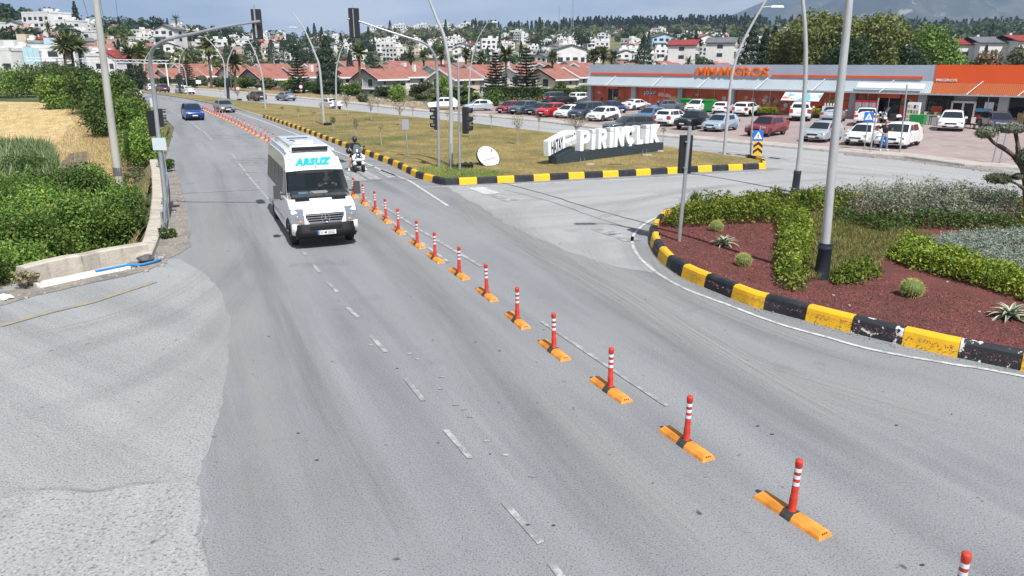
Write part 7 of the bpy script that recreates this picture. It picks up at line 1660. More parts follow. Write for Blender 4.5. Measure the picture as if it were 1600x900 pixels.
# ================================================================== VEGETATION
LM = {
 'dark': leaf_mat('leaf_dark', [(.018, .035, .014), (.035, .062, .022), (.05, .08, .025)]),
 'mid': leaf_mat('leaf_mid', [(.035, .07, .014), (.07, .12, .024), (.12, .175, .035)]),
 'fresh': leaf_mat('leaf_fresh', [(.05, .12, .02), (.11, .22, .035), (.20, .31, .055), (.32, .36, .09)], trans=.35),
 'lush': leaf_mat('leaf_lush', [(.045, .12, .02), (.09, .20, .035), (.18, .30, .055), (.38, .42, .08)], trans=.35),
 'olive': leaf_mat('leaf_olive', [(.07, .09, .045), (.12, .14, .065), (.18, .19, .09)]),
 'pine': leaf_mat('leaf_pine', [(.012, .028, .016), (.025, .045, .022), (.04, .06, .028)], trans=.1),
 'palm': leaf_mat('leaf_palm', [(.05, .08, .02), (.10, .13, .035), (.20, .19, .07)]),
 'dead': leaf_mat('leaf_dead', [(.12, .075, .035), (.22, .15, .08)]),
 'privet': leaf_mat('leaf_privet', [(.05, .10, .012), (.10, .17, .02), (.20, .26, .025), (.36, .38, .04)]),
 'silver': leaf_mat('leaf_silver', [(.20, .24, .18), (.30, .36, .28), (.42, .48, .38)], trans=.15),
 'silverdk': leaf_mat('leaf_grey', [(.11, .13, .085), (.20, .22, .15), (.26, .29, .20)], trans=.15),
 'straw': leaf_mat('leaf_straw', [(.28, .21, .09), (.42, .32, .15), (.52, .42, .22), (.18, .17, .06)], trans=.15),
 'drygrass': leaf_mat('leaf_drygrass', [(.20, .15, .06), (.30, .22, .09), (.14, .14, .04), (.36, .28, .13)], trans=.15),
 'bedgrass': leaf_mat('leaf_bedgrass', [(.08, .11, .02), (.14, .16, .035), (.23, .21, .07), (.30, .21, .12)], trans=.2),
 'corn': leaf_mat('leaf_corn', [(.05, .10, .035), (.09, .16, .05), (.17, .22, .10), (.30, .31, .18)], trans=.2),
 'twig': leaf_mat('leaf_twig', [(.16, .13, .08), (.24, .20, .12), (.14, .16, .06)], trans=.1)}
M_bark = ramp_mat('bark', [(.13, .10, .075), ((.07, .055, .04), (6, 6, 1.2), .45, .62, 6)], bump=.8, bscale=20, bdist=.02)
M_barkp = ramp_mat('bark_pale', [(.34, .31, .27), ((.22, .19, .16), (6, 6, 1.2), .45, .62, 6)], bump=.5, bscale=30)
def crown(name, ells, n, size, lm, seed, parent, shell=.55, jit=.8, up=0, aspect=.55):
    rg = np.random.default_rng(seed); P_, N_ = clump_points(ells, n, rg, shell)
    return link(name, quads(name, leaf_quads(P_, N_, size, rg, aspect, up, jit), LM[lm]), parent)
def blobs(rx, rz, n, seed, zc, k=.5):
    rg = random.Random(seed); out = []
    for i in range(n):
        a = rg.uniform(0, 6.28); q = rg.random() ** .5; zz = rg.uniform(-1, 1)
        f = math.sqrt(max(.1, 1 - zz * zz * .8)); s = rg.uniform(.32, .58)
        out.append((math.cos(a) * rx * q * f * (1 - s * .7), math.sin(a) * rx * q * f * (1 - s * .7), zc + zz * rz * (1 - s * .8), rx * s, rx * s, rz * s * rg.uniform(.8, 1.1)))
    return out
def tree(name, x, y, z, h, r, lm, n, size, seed, label, group=None, trunk_h=.3, nb=16, cat='tree', bark=None, shell=.5, limbs=5):
    root = empty(name, (x, y, z)); tag(root, label, cat, group); rg = random.Random(seed)
    zc = h * (trunk_h + (1 - trunk_h) / 2); rz = h * (1 - trunk_h) / 2; E_ = blobs(r, rz, nb, seed, zc)
    mb = MB(); mb.tube([(0, 0, -.5), (rg.uniform(-.1, .1) * r * .3, 0, h * trunk_h), (rg.uniform(-.1, .1) * r, rg.uniform(-.1, .1) * r, zc)], [h * .032, h * .024, h * .012], 8)
    for i in range(limbs):
        e = E_[i]; s0_ = (0, 0, h * trunk_h * rg.uniform(.7, 1.1)); mb.tube([s0_, (e[0] * .5, e[1] * .5, lerp(s0_[2], e[2], .6)), (e[0], e[1], e[2])], [h * .016, h * .011, h * .005], 6)
    mb.build('trunk', bark or M_bark, root); crown('crown', E_, n, size, lm, seed, root, shell); return root
def conifer(name, x, y, z, h, r, lm, n, size, seed, label, group=None, tiers=0, cat='tree'):
    root = empty(name, (x, y, z)); tag(root, label, cat, group); rg = np.random.default_rng(seed)
    mb = MB(); mb.tube([(0, 0, -.5), (0, 0, h)], [h * .018, h * .003], 7); mb.build('trunk', M_bark, root)
    if tiers:
        P_ = []; N_ = []
        for k in range(tiers):
            t = k / tiers; zz = h * (.10 + .88 * t); rad = r * (1 - t) ** .75 + .15; nb = 7; a0 = rg.uniform(0, 6.28)
            for b in range(nb):
                a = a0 + b * 2 * PI / nb + rg.normal(0, .12); m_ = int(n / tiers / nb * (1.6 - 1.1 * t)) + 4; q = rg.uniform(.1, 1, m_); L_ = rad * rg.uniform(.75, 1.1)
                sp_ = rg.normal(0, .14, m_) * L_ * (1.1 - q * .6)
                P_.append(np.stack([np.cos(a) * q * L_ - np.sin(a) * sp_, np.sin(a) * q * L_ + np.cos(a) * sp_, zz + .16 * q * L_ * (q - .3) - .05 * rad + rg.normal(0, .05, m_)], 1)); N_.append(np.tile([0, 0, 1.0], (m_, 1)))
        P_ = np.concatenate(P_); N_ = np.concatenate(N_); link('crown', quads('crown', leaf_quads(P_, N_, size, rg, .4, 0, .5), LM[lm]), root)
    else:
        t = rg.uniform(0, 1, n) ** .8; zz = h * (.06 + .94 * t); rad = r * (1 - t) ** .7 * np.minimum(1, .55 + t * 4) * (.7 + .3 * rg.uniform(0, 1, n)) * (1 + .18 * np.sin(zz * 5 + rg.uniform(0, 6, n) * .3)); a = rg.uniform(0, 6.28, n)
        P_ = np.stack([np.cos(a) * rad, np.sin(a) * rad, zz], 1); N_ = np.stack([np.cos(a), np.sin(a), .4 + 0 * a], 1); link('crown', quads('crown', leaf_quads(P_, N_, size, rg, .45, .5, .6), LM[lm]), root)
    return root
def palm(x, y, z, h, r, seed, label, group=None, nf=84, cat='palm'):
    root = empty('palm_tree', (x, y, z)); tag(root, label, cat, group); rg = np.random.default_rng(seed)
    mb = MB(); mb.tube([(0, 0, -.5), (.1, 0, h * .5), (.15, .05, h)], [.30, .24, .27], 10); mb.build('trunk', M_bark, root)
    for nm, lm, n_, e0, e1, l_ in (('crown', 'palm', nf, -.35, 1.25, r), ('dead_fronds', 'dead', 16, -1.35, -.7, r * .6)):
        Q_ = []
        for i in range(n_):
            a = rg.uniform(0, 6.28); el = rg.uniform(e0, e1); dir_ = np.array([math.cos(a) * math.cos(el), math.sin(a) * math.cos(el), math.sin(el)]); side = np.array([-math.sin(a), math.cos(a), 0]); L_ = l_ * rg.uniform(.8, 1.1); p = np.array([.15, .05, h]); k = 7; droop = .55 * L_ / k
            for j in range(k):
                stp = dir_ * L_ / k; q = p + stp + np.array([0, 0, -droop * (j / k) ** 1.2]); w_ = .21 * math.sin(PI * (j + .8) / (k + .8)) * r / 2.6; w2 = .21 * math.sin(PI * (j + 1.8) / (k + .8)) * r / 2.6; dn = np.array([0, 0, -.35])
                for s in (-1, 1): Q_.append([p, q, q + side * s * w2 + dn * w2, p + side * s * w_ + dn * w_])
                p = q
        link(nm, quads(nm, np.array(Q_), LM[lm]), root)
    return root
def scatter(name, poly, n, z0, hfun, size, lm, seed, blade=False, label=None, cat=None, jit=.8, aspect=.55, zfun=None, thick=.75):
    rg = np.random.default_rng(seed); xs_ = [p[0] for p in poly]; ys_ = [p[1] for p in poly]; pts = []
    while len(pts) < n:
        X = rg.uniform(min(xs_), max(xs_), n); Y = rg.uniform(min(ys_), max(ys_), n)
        for x, y in zip(X, Y):
            if inside(poly, x, y): pts.append((x, y))
            if len(pts) >= n: break
    A = np.array(pts); H_ = np.array([hfun(x, y) for x, y in pts])
    if not blade and size < .1:                                 # plants thin out and get lower at the edge of their patch
        PP = np.array(poly); D_ = np.full(len(A), 9.0)
        for a_, b_ in zip(PP, np.roll(PP, -1, 0)):
            ab = b_ - a_; t = np.clip(((A - a_) @ ab) / (ab @ ab + 1e-9), 0, 1); D_ = np.minimum(D_, np.linalg.norm(A - (a_ + t[:, None] * ab), axis=1))
        H_ = H_ * np.minimum(1, .25 + D_ / .32); A = A + rg.normal(0, .07, A.shape)
    base = np.array([zfun(x, y) for x, y in pts]) if zfun else z0
    if blade:
        L_ = size * rg.uniform(.6, 1.4, n); a = rg.uniform(0, 6.28, n); w_ = size * aspect * .5; z = base + H_ * rg.uniform(0, 1, n) ** .5 * .85
        lean = rg.normal(0, .35, (n, 2)) * L_[:, None]; sx, sy = np.cos(a) * w_, np.sin(a) * w_
        V = np.stack([np.stack([A[:, 0] - sx, A[:, 1] - sy, z], 1), np.stack([A[:, 0] + sx, A[:, 1] + sy, z], 1), np.stack([A[:, 0] + lean[:, 0] + sx * .2, A[:, 1] + lean[:, 1] + sy * .2, z + L_], 1), np.stack([A[:, 0] + lean[:, 0] - sx * .2, A[:, 1] + lean[:, 1] - sy * .2, z + L_], 1)], 1)
    else:
        z = base + H_ * (1 - (1 - thick) * 0 - rg.uniform(0, 1, n) ** 1.8 * thick); P_ = np.stack([A[:, 0], A[:, 1], z], 1); V = leaf_quads(P_, np.tile([0, 0, 1.0], (n, 1)), size, rg, aspect, .3, jit)
    o = link(name, quads(name, V, LM[lm]))
    if label: tag(o, label, cat)
    else: o['kind'] = 'stuff'
    return o
def bumpy(h, f=1.3, a=.38, ph=0):
    def fn(x, y):
        q = noise2(x * 1.7 + ph * 7, y * 1.7); w_ = noise2(x * 6.0 + ph * 3, y * 6.0 + 9)
        return h * (1 + a * q * 1.6 + a * 1.1 * max(0, w_) ** 1.0 * 1.4)
    return fn
from mathutils import noise as _nz
def noise2(x, y): return _nz.noise(Vector((x, y, .3)))

# --- roundabout planting
ZB = .20
PB = lambda L: Q(L, ZB)
scatter('clipped_hedge', PB([(1032, 354), (1060, 342), (1110, 333), (1160, 327), (1212, 322), (1228, 340), (1215, 349), (1120, 352), (1060, 357)]), 9000, ZB, bumpy(.62), .05, 'privet', 1, label='yellow green hedge along the back left edge of the roundabout behind the red mulch', cat='hedge')
scatter('clipped_hedge', PB([(1216, 345), (1262, 343), (1270, 380), (1262, 415), (1252, 457), (1222, 452), (1213, 420), (1218, 380)]), 8000, ZB, bumpy(.50, ph=1), .045, 'privet', 2, label='upright yellow green hedge strip left of the thick lamp sleeve dividing the red mulch', cat='hedge')
scatter('clipped_hedge', PB([(1386, 402), (1420, 420), (1480, 436), (1540, 452), (1620, 480), (1620, 455), (1540, 424), (1470, 402), (1410, 388)]), 9000, ZB, bumpy(.46, ph=2), .045, 'privet', 3, label='yellow green hedge in front of the silvery plants at the right', cat='hedge')
scatter('clipped_hedge', PB([(1296, 432), (1330, 420), (1366, 414), (1374, 432), (1345, 444), (1305, 447)]), 2200, ZB, bumpy(.34, ph=3), .045, 'privet', 4, label='small yellow green bush patch right of the thick lamp sleeve', cat='hedge')
scatter('clipped_hedge', PB([(1222, 322), (1290, 318), (1330, 322), (1340, 334), (1262, 338), (1230, 338)]), 4000, ZB, bumpy(.60, ph=4), .05, 'privet', 5, label='yellow green bushes at the foot of the rear lamp sleeve', cat='hedge')
scatter('clipped_hedge', PB([(1582, 330), (1660, 330), (1660, 356), (1592, 352)]), 2200, ZB, bumpy(.85, ph=5), .05, 'privet', 6, label='tall yellow bush at the right edge behind the silvery shrubs', cat='hedge')
scatter('silver_shrubs', PB([(1425, 400), (1470, 380), (1540, 374), (1640, 374), (1640, 462), (1560, 436), (1480, 412)]), 15000, ZB, bumpy(.42, ph=6), .038, 'silver', 7, label='pale silvery green shrub mass in the right part of the roundabout', cat='shrubs', aspect=.35)
scatter('silver_shrubs', PB([(1300, 326), (1380, 321), (1480, 322), (1590, 330), (1592, 350), (1500, 356), (1420, 352), (1340, 340)]), 15000, ZB, bumpy(.78, ph=7), .055, 'silverdk', 8, blade=False, label='tall grey green shrub mass along the back of the roundabout', cat='shrubs', aspect=.3, jit=1.2)
scatter('low_hedge', PB([(1370, 350), (1440, 358), (1520, 362), (1640, 372), (1640, 360), (1520, 354), (1430, 348)]), 4500, ZB, bumpy(.40, ph=8), .045, 'mid', 9, label='dark green low hedge between the two silvery shrub masses', cat='hedge')
scatter('dark_bushes', PB([(1300, 338), (1360, 344), (1420, 356), (1440, 368), (1380, 372), (1300, 352)]), 3500, ZB, bumpy(.32, ph=9, a=.5), .045, 'mid', 10, label='loose dark green bushes behind the long grass of the roundabout', cat='shrubs')
scatter('bed_grass', PB([(1262, 340), (1310, 336), (1380, 350), (1450, 372), (1470, 380), (1425, 400), (1386, 402), (1372, 430), (1330, 424), (1262, 446), (1262, 415), (1270, 380)]), 22000, ZB, bumpy(.16, ph=10, a=.5), .10, 'bedgrass', 11, blade=True, aspect=.16)
scatter('bed_grass', PB([(1100, 345), (1225, 330), (1225, 345), (1110, 352)]), 1500, ZB, bumpy(.12), .10, 'bedgrass', 12, blade=True, aspect=.16)
M_chip = leaf_mat('mulch_chip', [(.07, .022, .022), (.15, .05, .045), (.24, .10, .085)], trans=0); LM['mulch'] = M_chip
scatter('mulch_chips', PB([(1020, 385), (1030, 352), (1215, 350), (1215, 452), (1290, 448), (1380, 432), (1640, 490), (1640, 575), (1560, 566), (1480, 548), (1300, 505), (1180, 470), (1090, 438)]), 20000, ZB, lambda x, y: .014, .02, 'mulch', 13, aspect=.4)
# spiky taller tufts
for i, (u, v, h, lb) in enumerate(((1085, 334, .85, 'spiky green tuft rising above the back left hedge'), (1212, 330, .95, 'dark pointed tuft in front of the rear lamp'), (1256, 334, 1.0, 'tall green tuft just right of the rear lamp'))):
    b = at(u, v, ZB); rg = np.random.default_rng(40 + i); n = 260; a = rg.uniform(0, 6.28, n); q = rg.uniform(0, .28, n) * (1 + h * .3); L_ = h * rg.uniform(.5, 1.0, n); ln = rg.uniform(0, .35, n)
    A = np.stack([np.cos(a) * q * .5, np.sin(a) * q * .5, 0 * a], 1); T_ = A + np.stack([np.cos(a) * ln * L_, np.sin(a) * ln * L_, L_], 1); S_ = np.stack([-np.sin(a), np.cos(a), 0 * a], 1) * .018
    o = link('spiky_tuft', quads('spiky_tuft', np.stack([A - S_, A + S_, T_ + S_ * .2, T_ - S_ * .2], 1), LM['mid' if i < 3 else 'silverdk'])); o.location = b; tag(o, lb, 'plant')
# cacti
def cactus(u, v, r, label, seed):
    b = at(u, v, ZB); root = empty('barrel_cactus', b); tag(root, label, 'cactus', 'barrel cacti on the red mulch'); mb = MB(); n = 72; rows = 14; V = []
    for i in range(rows + 1):
        t = PI * (.04 + .86 * i / rows);
        for k in range(n): a = 2 * PI * k / n; rr_ = r * math.sin(t) * (1 + .075 * math.cos(a * 22)); V.append((rr_ * math.cos(a), rr_ * math.sin(a), r * .80 + r * .86 * math.cos(t)))
    mb.add(V, [(i * n + k, (i + 1) * n + k, (i + 1) * n + (k + 1) % n, i * n + (k + 1) % n) for i in range(rows) for k in range(n)], 0, True); mb.add(V[:n], [tuple(range(n))]); mb.build('body', mat('cactus_green', (.10, .15, .03), .6, var=.2), root)
    rg = np.random.default_rng(seed); m_ = 1500; rib = rg.integers(0, 22, m_); a = rib * 2 * PI / 22 + rg.normal(0, .02, m_); t = PI * rg.uniform(.05, .85, m_); rr_ = r * 1.07 * np.sin(t); P_ = np.stack([rr_ * np.cos(a), rr_ * np.sin(a), r * .80 + r * .9 * np.cos(t)], 1); N_ = np.stack([np.sin(t) * np.cos(a), np.sin(t) * np.sin(a), np.cos(t)], 1)
    D_ = N_ + rg.normal(0, .6, (m_, 3)); S_ = np.cross(D_, rg.normal(0, 1, (m_, 3))); S_ /= np.linalg.norm(S_, axis=1)[:, None]; D_ *= .035; S_ *= .0022
    link('spines', quads('spines', np.stack([P_ - S_, P_ + S_, P_ + D_ + S_ * .2, P_ + D_ - S_ * .2], 1), mat('spine_yellow', (.50, .46, .14), .6)), root)
cactus(1119, 361, .19, 'round barrel cactus at the back of the red mulch near the hedge', 1); cactus(1161, 415, .19, 'round barrel cactus in the middle of the left mulch bed, front of the agave', 2); cactus(1423, 463, .235, 'round barrel cactus on the right mulch bed', 3)
def agave(u, v, s, label, seed):
    b = at(u, v, ZB); root = empty('agave', b); tag(root, label, 'agave'); rg = random.Random(seed); gm, ym = mat('agave_green', (.13, .20, .15), .5, var=.2), mat('agave_edge', (.52, .50, .30), .5)
    for i in range(26):
        a = i * 2.4 + rg.uniform(-.2, .2); el = lerp(1.35, .12, (i / 26) ** .8) + rg.uniform(-.1, .1); L_ = s * rg.uniform(.8, 1.1) * (.7 + .3 * (i / 26)); mb = MB(); V = []; k = 7
        for j in range(k + 1):
            t = j / k; w_ = s * .10 * (math.sin(PI * min(1, .25 + t * .75)) ** .8) * (1 - t * .3) if t < 1 else 0; e2 = el - .45 * t * t; p = Vector((math.cos(a) * math.cos(e2) * L_ * t, math.sin(a) * math.cos(e2) * L_ * t, .03 + math.sin(e2) * L_ * t)); sd_ = Vector((-math.sin(a), math.cos(a), 0)); up_ = Vector((-math.cos(a) * math.sin(e2), -math.sin(a) * math.sin(e2), math.cos(e2)))
            for q, c in ((-1, .35), (-.62, .12), (0, 0), (.62, .12), (1, .35)): V.append(p + sd_ * q * w_ + up_ * c * w_)
        for j in range(k):
            for q in range(4): mb.add([V[j * 5 + q], V[j * 5 + q + 1], V[j * 5 + 6 + q], V[j * 5 + 5 + q]], [(0, 1, 2, 3)], 1 if q in (0, 3) else 0, True)
        mb.build('leaf', [gm, ym], root)
agave(1132, 383, .52, 'variegated agave with pale leaf edges in the left mulch bed', 3); agave(1578, 497, .62, 'large variegated agave at the right edge of the mulch', 4)
# stones and small litter on the mulch
for u, v in ((1302, 462), (1327, 478), (1345, 443), (1423, 437), (1530, 488), (1480, 441)):
    rock(u, v, .035, 'tiny pale pebble lying on the red mulch', M_st[0], ZB, int(u))
for o in list(COL.objects):
    if o.get('label', '').startswith('tiny pale'): o['group'] = 'pebbles scattered over the mulch'; o.name = 'pebble'
# --- pruned olive at the right
b = at(1614, 352, ZB); root = empty('pruned_tree', b); tag(root, 'cloud-pruned tree with round foliage pads at the right edge', 'tree')
g_ = lambda u, v, dy=0: pt(u, v, b.y + dy) - b
mb = MB(); mb.tube(catmull([Vector((0, 0, -.05)), g_(1606, 320), g_(1603, 285), g_(1597, 258), g_(1588, 244)], 4), [.13] * 4 + [.12] * 4 + [.10] * 4 + [.08] * 5, 10)
mb.tube(catmull([g_(1597, 262), g_(1586, 246), g_(1570, 233), g_(1554, 224), g_(1543, 212)], 4), [.085] * 5 + [.07] * 6 + [.05] * 6, 8)
mb.tube(catmull([g_(1592, 246), g_(1590, 225), g_(1586, 205)], 4), [.08] * 4 + [.06] * 5, 8); mb.tube(catmull([g_(1606, 300), g_(1590, 288), g_(1572, 282)], 4), [.06] * 4 + [.035] * 5, 7); mb.tube(catmull([g_(1606, 300), g_(1625, 270), g_(1640, 255)], 4), [.07] * 9, 7); mb.tube([g_(1602, 282), g_(1592, 276)], [.04, .03], 6)
mb.build('trunk', M_bark, root)
for i, (u, v, wu, hv) in enumerate(((1541, 207, 15, 9), (1583, 200, 20, 8), (1561, 279, 20, 8), (1602, 245, 14, 13), (1590, 276, 8, 5), (1640, 245, 22, 12))):
    c = g_(u, v, (.1, -.1, .2, -.2, 0, .3)[i]); k = b.y / 1148 * 1.0; crown('foliage_pad', [(c.x, c.y, c.z, wu * k, wu * k, hv * k)], 2200 if wu > 10 else 700, .030, 'silverdk' if i != 2 else 'olive', 60 + i, root, .6, .7)
# --- left foreground thicket
for i, (u, v, h, r, lm) in enumerate([(-2, 447, 1.7, 1.3, 'lush'), (62, 428, 1.75, 1.3, 'lush'), (115, 414, 1.7, 1.2, 'fresh'), (165, 404, 1.75, 1.15, 'lush'), (206, 396, 1.55, .85, 'mid'), (30, 392, 1.9, 1.5, 'fresh'), (88, 380, 1.9, 1.5, 'lush'), (142, 368, 2.0, 1.3, 'mid'), (190, 362, 1.9, 1.1, 'lush'), (-30, 372, 2.1, 1.6, 'lush'), (30, 350, 2.1, 1.6, 'fresh'), (85, 338, 1.7, 1.3, 'mid'), (148, 330, 1.6, 1.0, 'fresh'), (-30, 330, 2.1, 1.6, 'mid'), (40, 318, 1.8, 1.5, 'mid')]):
    b = at(u, v, ZF); tree('leafy_shrub', b.x, b.y, ZF, h * (1.0 + .45 * ((i * 7) % 5) / 4), r * 1.1, lm, 11000, .055, 200 + i, ['bright green shrub leaning over the left end of the parapet', 'broad green shrub behind the left part of the parapet', 'yellow flecked shrub behind the middle of the parapet', 'green shrub behind the right part of the parapet', 'small dark shrub at the parapet corner', 'fresh green shrub in the second row at the far left', 'wide green shrub in the second row of the thicket', 'dark shrub in front of the concrete pole', 'lush shrub right beside the foot of the concrete pole', 'shrub at the left edge just below the maize', 'fresh green shrub in front of the maize corner', 'dull green shrub between the maize and the bare soil', 'sparse shrub growing at the edge of the straw field', 'dark shrub at the far left against the maize', 'dull shrub half buried in the maize edge'][i], 'shrubs of the left thicket', .02, 26, 'shrub', shell=.30, limbs=7)
scatter('maize_crop', Q([(-160, 262), (40, 256), (84, 262), (100, 290), (96, 325), (40, 345), (-160, 345)]), 17000, ZF, lambda x, y: 1.9, .42, 'corn', 77, blade=True, aspect=.16, zfun=lambda x, y: terrain(x, y))
def bush_px(u, vb, vt, wpx, lm, n, size, seed, label, zb=None, group='bushes beside the left field', kind='tree', th=.0):
    z = ZF if zb is None else zb; b = at(u, vb, z); h = pt(u, vt, b.y).z - z; r = wpx / 2 * b.y / 1148; z = terrain(b.x, b.y)
    return tree('field_bush', b.x, b.y, z, h * 1.05, r * 1.15, lm, n, size, seed, label, group, th, 24, 'bush', shell=.30)
for i, (u, vb, vt, wp, lm, lb) in enumerate([(-35, 163, 116, 90, 'mid', 'green bush cut off by the left edge above the straw field'), (25, 164, 117, 90, 'fresh', 'wide fresh bush at far left behind the straw field'), (75, 163, 110, 90, 'mid', 'broad bush under the overhead truss'), (120, 168, 114, 86, 'mid', 'dense bush left of the thick concrete pole'), (98, 184, 132, 66, 'fresh', 'lower bright bush at the edge of the straw field'), (148, 190, 126, 84, 'mid', 'green bush behind the thick concrete pole'), (186, 196, 122, 74, 'mid', 'bush around the slim concrete pole'), (166, 216, 152, 56, 'mid', 'dark bush left of the concrete pole above dry grass'), (203, 226, 146, 58, 'fresh', 'large bush between the concrete pole and the road'), (215, 206, 146, 52, 'mid', 'bush reaching the road edge near the bend'), (52, 158, 120, 80, 'dark', 'darker bush at the back of the left row')]):
    bush_px(u, vb, vt, wp, lm, 5200, .17 if vb < 200 else .12, 300 + i, lb)
bush_px(232, 268, 186, 62, 'fresh', 5200, .085, 320, 'bright green bush growing around the left signal mast'); bush_px(214, 262, 200, 44, 'mid', 3000, .08, 321, 'smaller bush left of the bright bush by the signal mast')
b = at(262, 268); tree('roadside_weed', b.x, b.y, 0, .75, .55, 'mid', 900, .05, 322, 'low green weed spreading onto the asphalt right of the signal mast', None, .1, 8, 'weed'); b = at(262, 372); tree('roadside_weed', b.x, b.y, 0, .35, .35, 'mid', 420, .05, 323, 'small green weed at the near end of the guard rail', None, .1, 6, 'weed'); b = at(45, 448); tree('roadside_weed', b.x, b.y, 0, .42, .4, 'twig', 420, .05, 324, 'withered grey plant hanging over the left end of the parapet', None, .1, 6, 'weed'); b = at(238, 280, -.9); tree('roadside_weed', b.x - 1, b.y, -1, .9, .7, 'olive', 900, .05, 325, 'dusty olive weed behind the broken kerb wall', None, .1, 8, 'weed')
scatter('dry_grass', verge_poly, 16000, 0, lambda x, y: .12, .24, 'straw', 78, blade=True, aspect=.10, zfun=terrain)
scatter('dry_grass', Q([(100, 180), (150, 185), (180, 215), (185, 262), (165, 330), (110, 330), (137, 252), (130, 215)]), 6000, 0, lambda x, y: .10, .22, 'straw', 79, blade=True, aspect=.10, zfun=terrain)
scatter('stubble', Q([(-60, 178), (90, 176), (150, 188), (172, 210), (176, 245), (100, 262), (-60, 262)]), 9000, 0, lambda x, y: .06, .14, 'straw', 80, blade=True, aspect=.16, zfun=terrain)
# --- lawn: tufts and saplings
lawn_near = P([(690, 286), (1185, 263), (1190, 256), (1037, 235), (842, 210), (742, 197), (640, 188), (520, 180), (440, 185), (520, 218), (620, 258)])
scatter('lawn_grass', lawn_near, 26000, .16, lambda x, y: .03, .075, 'drygrass', 81, blade=True, aspect=.22)
scatter('lawn_grass', P([(668, 282), (700, 286), (760, 284), (800, 276), (730, 266), (690, 262), (650, 268)]), 2600, .16, lambda x, y: .04, .09, 'fresh', 82, blade=True, aspect=.2)
for i, (u, v, vt, w_, leafy) in enumerate([(442, 181, 168, 8, 0), (467, 187, 170, 8, 0), (491, 194, 175, 10, 0), (521.6, 204, 184, 11, 1), (557, 217, 186, 12, 1), (596, 227, 198, 10, 0), (543, 181, 150, 14, 1), (580, 188, 155, 16, 1), (591, 179, 160, 9, 0), (625, 196, 158, 24, 1), (645, 185, 168, 9, 0), (679, 206, 178, 12, 1), (735, 215, 172, 20, 1), (767.5, 200, 180, 9, 0), (809, 226, 180, 24, 1), (842, 208, 183, 9, 0), (900, 217, 182, 44, 2), (699, 191, 176, 9, 0), (1036, 223, 203, 8, 0), (390, 160, 142, 8, 0), (345, 153, 138, 8, 0), (372, 158, 140, 10, 1)]):
    b = at(u, v, .16); h = pt(u, vt, b.y).z - .16; root = empty('sapling', b); rg = random.Random(400 + i)
    tag(root, ['bare thin sapling with a staked trunk', 'thin sapling with a few dry leaves', 'wide twiggy sapling'][leafy] + (' on the lawn, %s from the left end' % (ORD[i + 1] if i and i + 1 < len(ORD) else 'first') if i not in (14, 12, 16, 18, 17) else {14: ' standing alone right of the signal poles', 12: ' right of the pole with right-facing lamps', 16: ' behind the name panel', 18: ' at the right end of the letter plinth', 17: ' near the far kerb behind the thick lamp pole'}[i]), 'sapling', 'young trees on the median lawn')
    mb = MB(); hc = h * .55 if leafy else h * .8; mb.tube([(0, 0, 0), (rg.uniform(-.04, .04), 0, hc), (rg.uniform(-.1, .1), 0, h)], [.035, .025, .008], 6); r = w_ / 2 * b.y / 1148; tips = []
    for k in range(6 + 12 * leafy):
        a = rg.uniform(0, 6.28); z0 = hc * rg.uniform(.7, 1.0); tp = (math.cos(a) * r * rg.uniform(.4, 1), math.sin(a) * r * rg.uniform(.4, 1), lerp(z0, h, rg.uniform(.4, 1.0))); mb.tube([(0, 0, z0), (tp[0] * .5, tp[1] * .5, lerp(z0, tp[2], .6)), tp], [.014, .009, .004], 4, cap=False); tips.append(tp)
    mb.build('trunk', M_barkp, root)
    crown('crown', [(0, 0, (hc + h) / 2 + .1, r, r, (h - hc) / 2 + .1)], 60 + 170 * leafy, .045, 'twig' if i % 3 else 'olive', 500 + i, root, .2)
# --- dry strip and hedges beyond the far road
strip = offset_line([(q.x, q.y) for q in fk_v], 1.95); strip2 = offset_line([(q.x, q.y) for q in fk_v], 9.5)
sp = [(q.x, q.y) for q in strip if q.x < -5] + [(q.x, q.y) for q in strip2 if q.x < -5][::-1]
drape('dry_strip', sp, 1.0, .08, M_verge)
stones('rubble', [(q.x, q.y) for q in strip if -32 < q.x < -6] + [(q.x, q.y) for q in strip2 if -32 < q.x < -6][::-1], 500, .03, .08, .4, M_st, 31)
def VIEWS(p):
    u = 800 + F * p.x / (p.y * 1.046)
    for lim, nm in ((240, 'left of the curved signal mast'), (300, 'behind the distant white cars'), (380, 'above the blue suv'), (440, 'behind the dark suv'), (500, 'behind the steel blue sedan'), (560, 'behind the white sedan'), (640, 'right of the white sedan'), (700, 'left of the thick lamp')):
        if u < lim: return nm
    return 'right of the thick lamp'
rr = random.Random(55); hl = [(q.x, q.y) for q in offset_line([(q.x, q.y) for q in fk_v], 10.5) if q.x < -4]
kk = 0
for i in range(46):
    t = i / 45; p = Vector(hl[0]).lerp(Vector(hl[-1]), 0); s_ = int(t * (len(hl) - 1)); p = Vector(hl[s_]) + Vector((rr.uniform(-1, 2.5), rr.uniform(-1, 4.5))); h = rr.uniform(1.2, 2.7); r = rr.uniform(1.5, 2.8)
    lm = rr.choice(['mid', 'fresh', 'mid', 'dark', 'olive']); nm = {'mid': 'green', 'fresh': 'bright green', 'dark': 'dark green', 'olive': 'olive'}[lm]
    tree('garden_bush', p.x, p.y, terrain(p.x, p.y), h, r, lm, 1500, .20, 600 + i, '%s %s bush in front of the villas, %s' % ('low' if h < 1.7 else 'medium' if h < 2.2 else 'tall', nm, VIEWS(p)), 'bushes in front of the villas', .05, 9, 'bush', shell=.4, limbs=3)
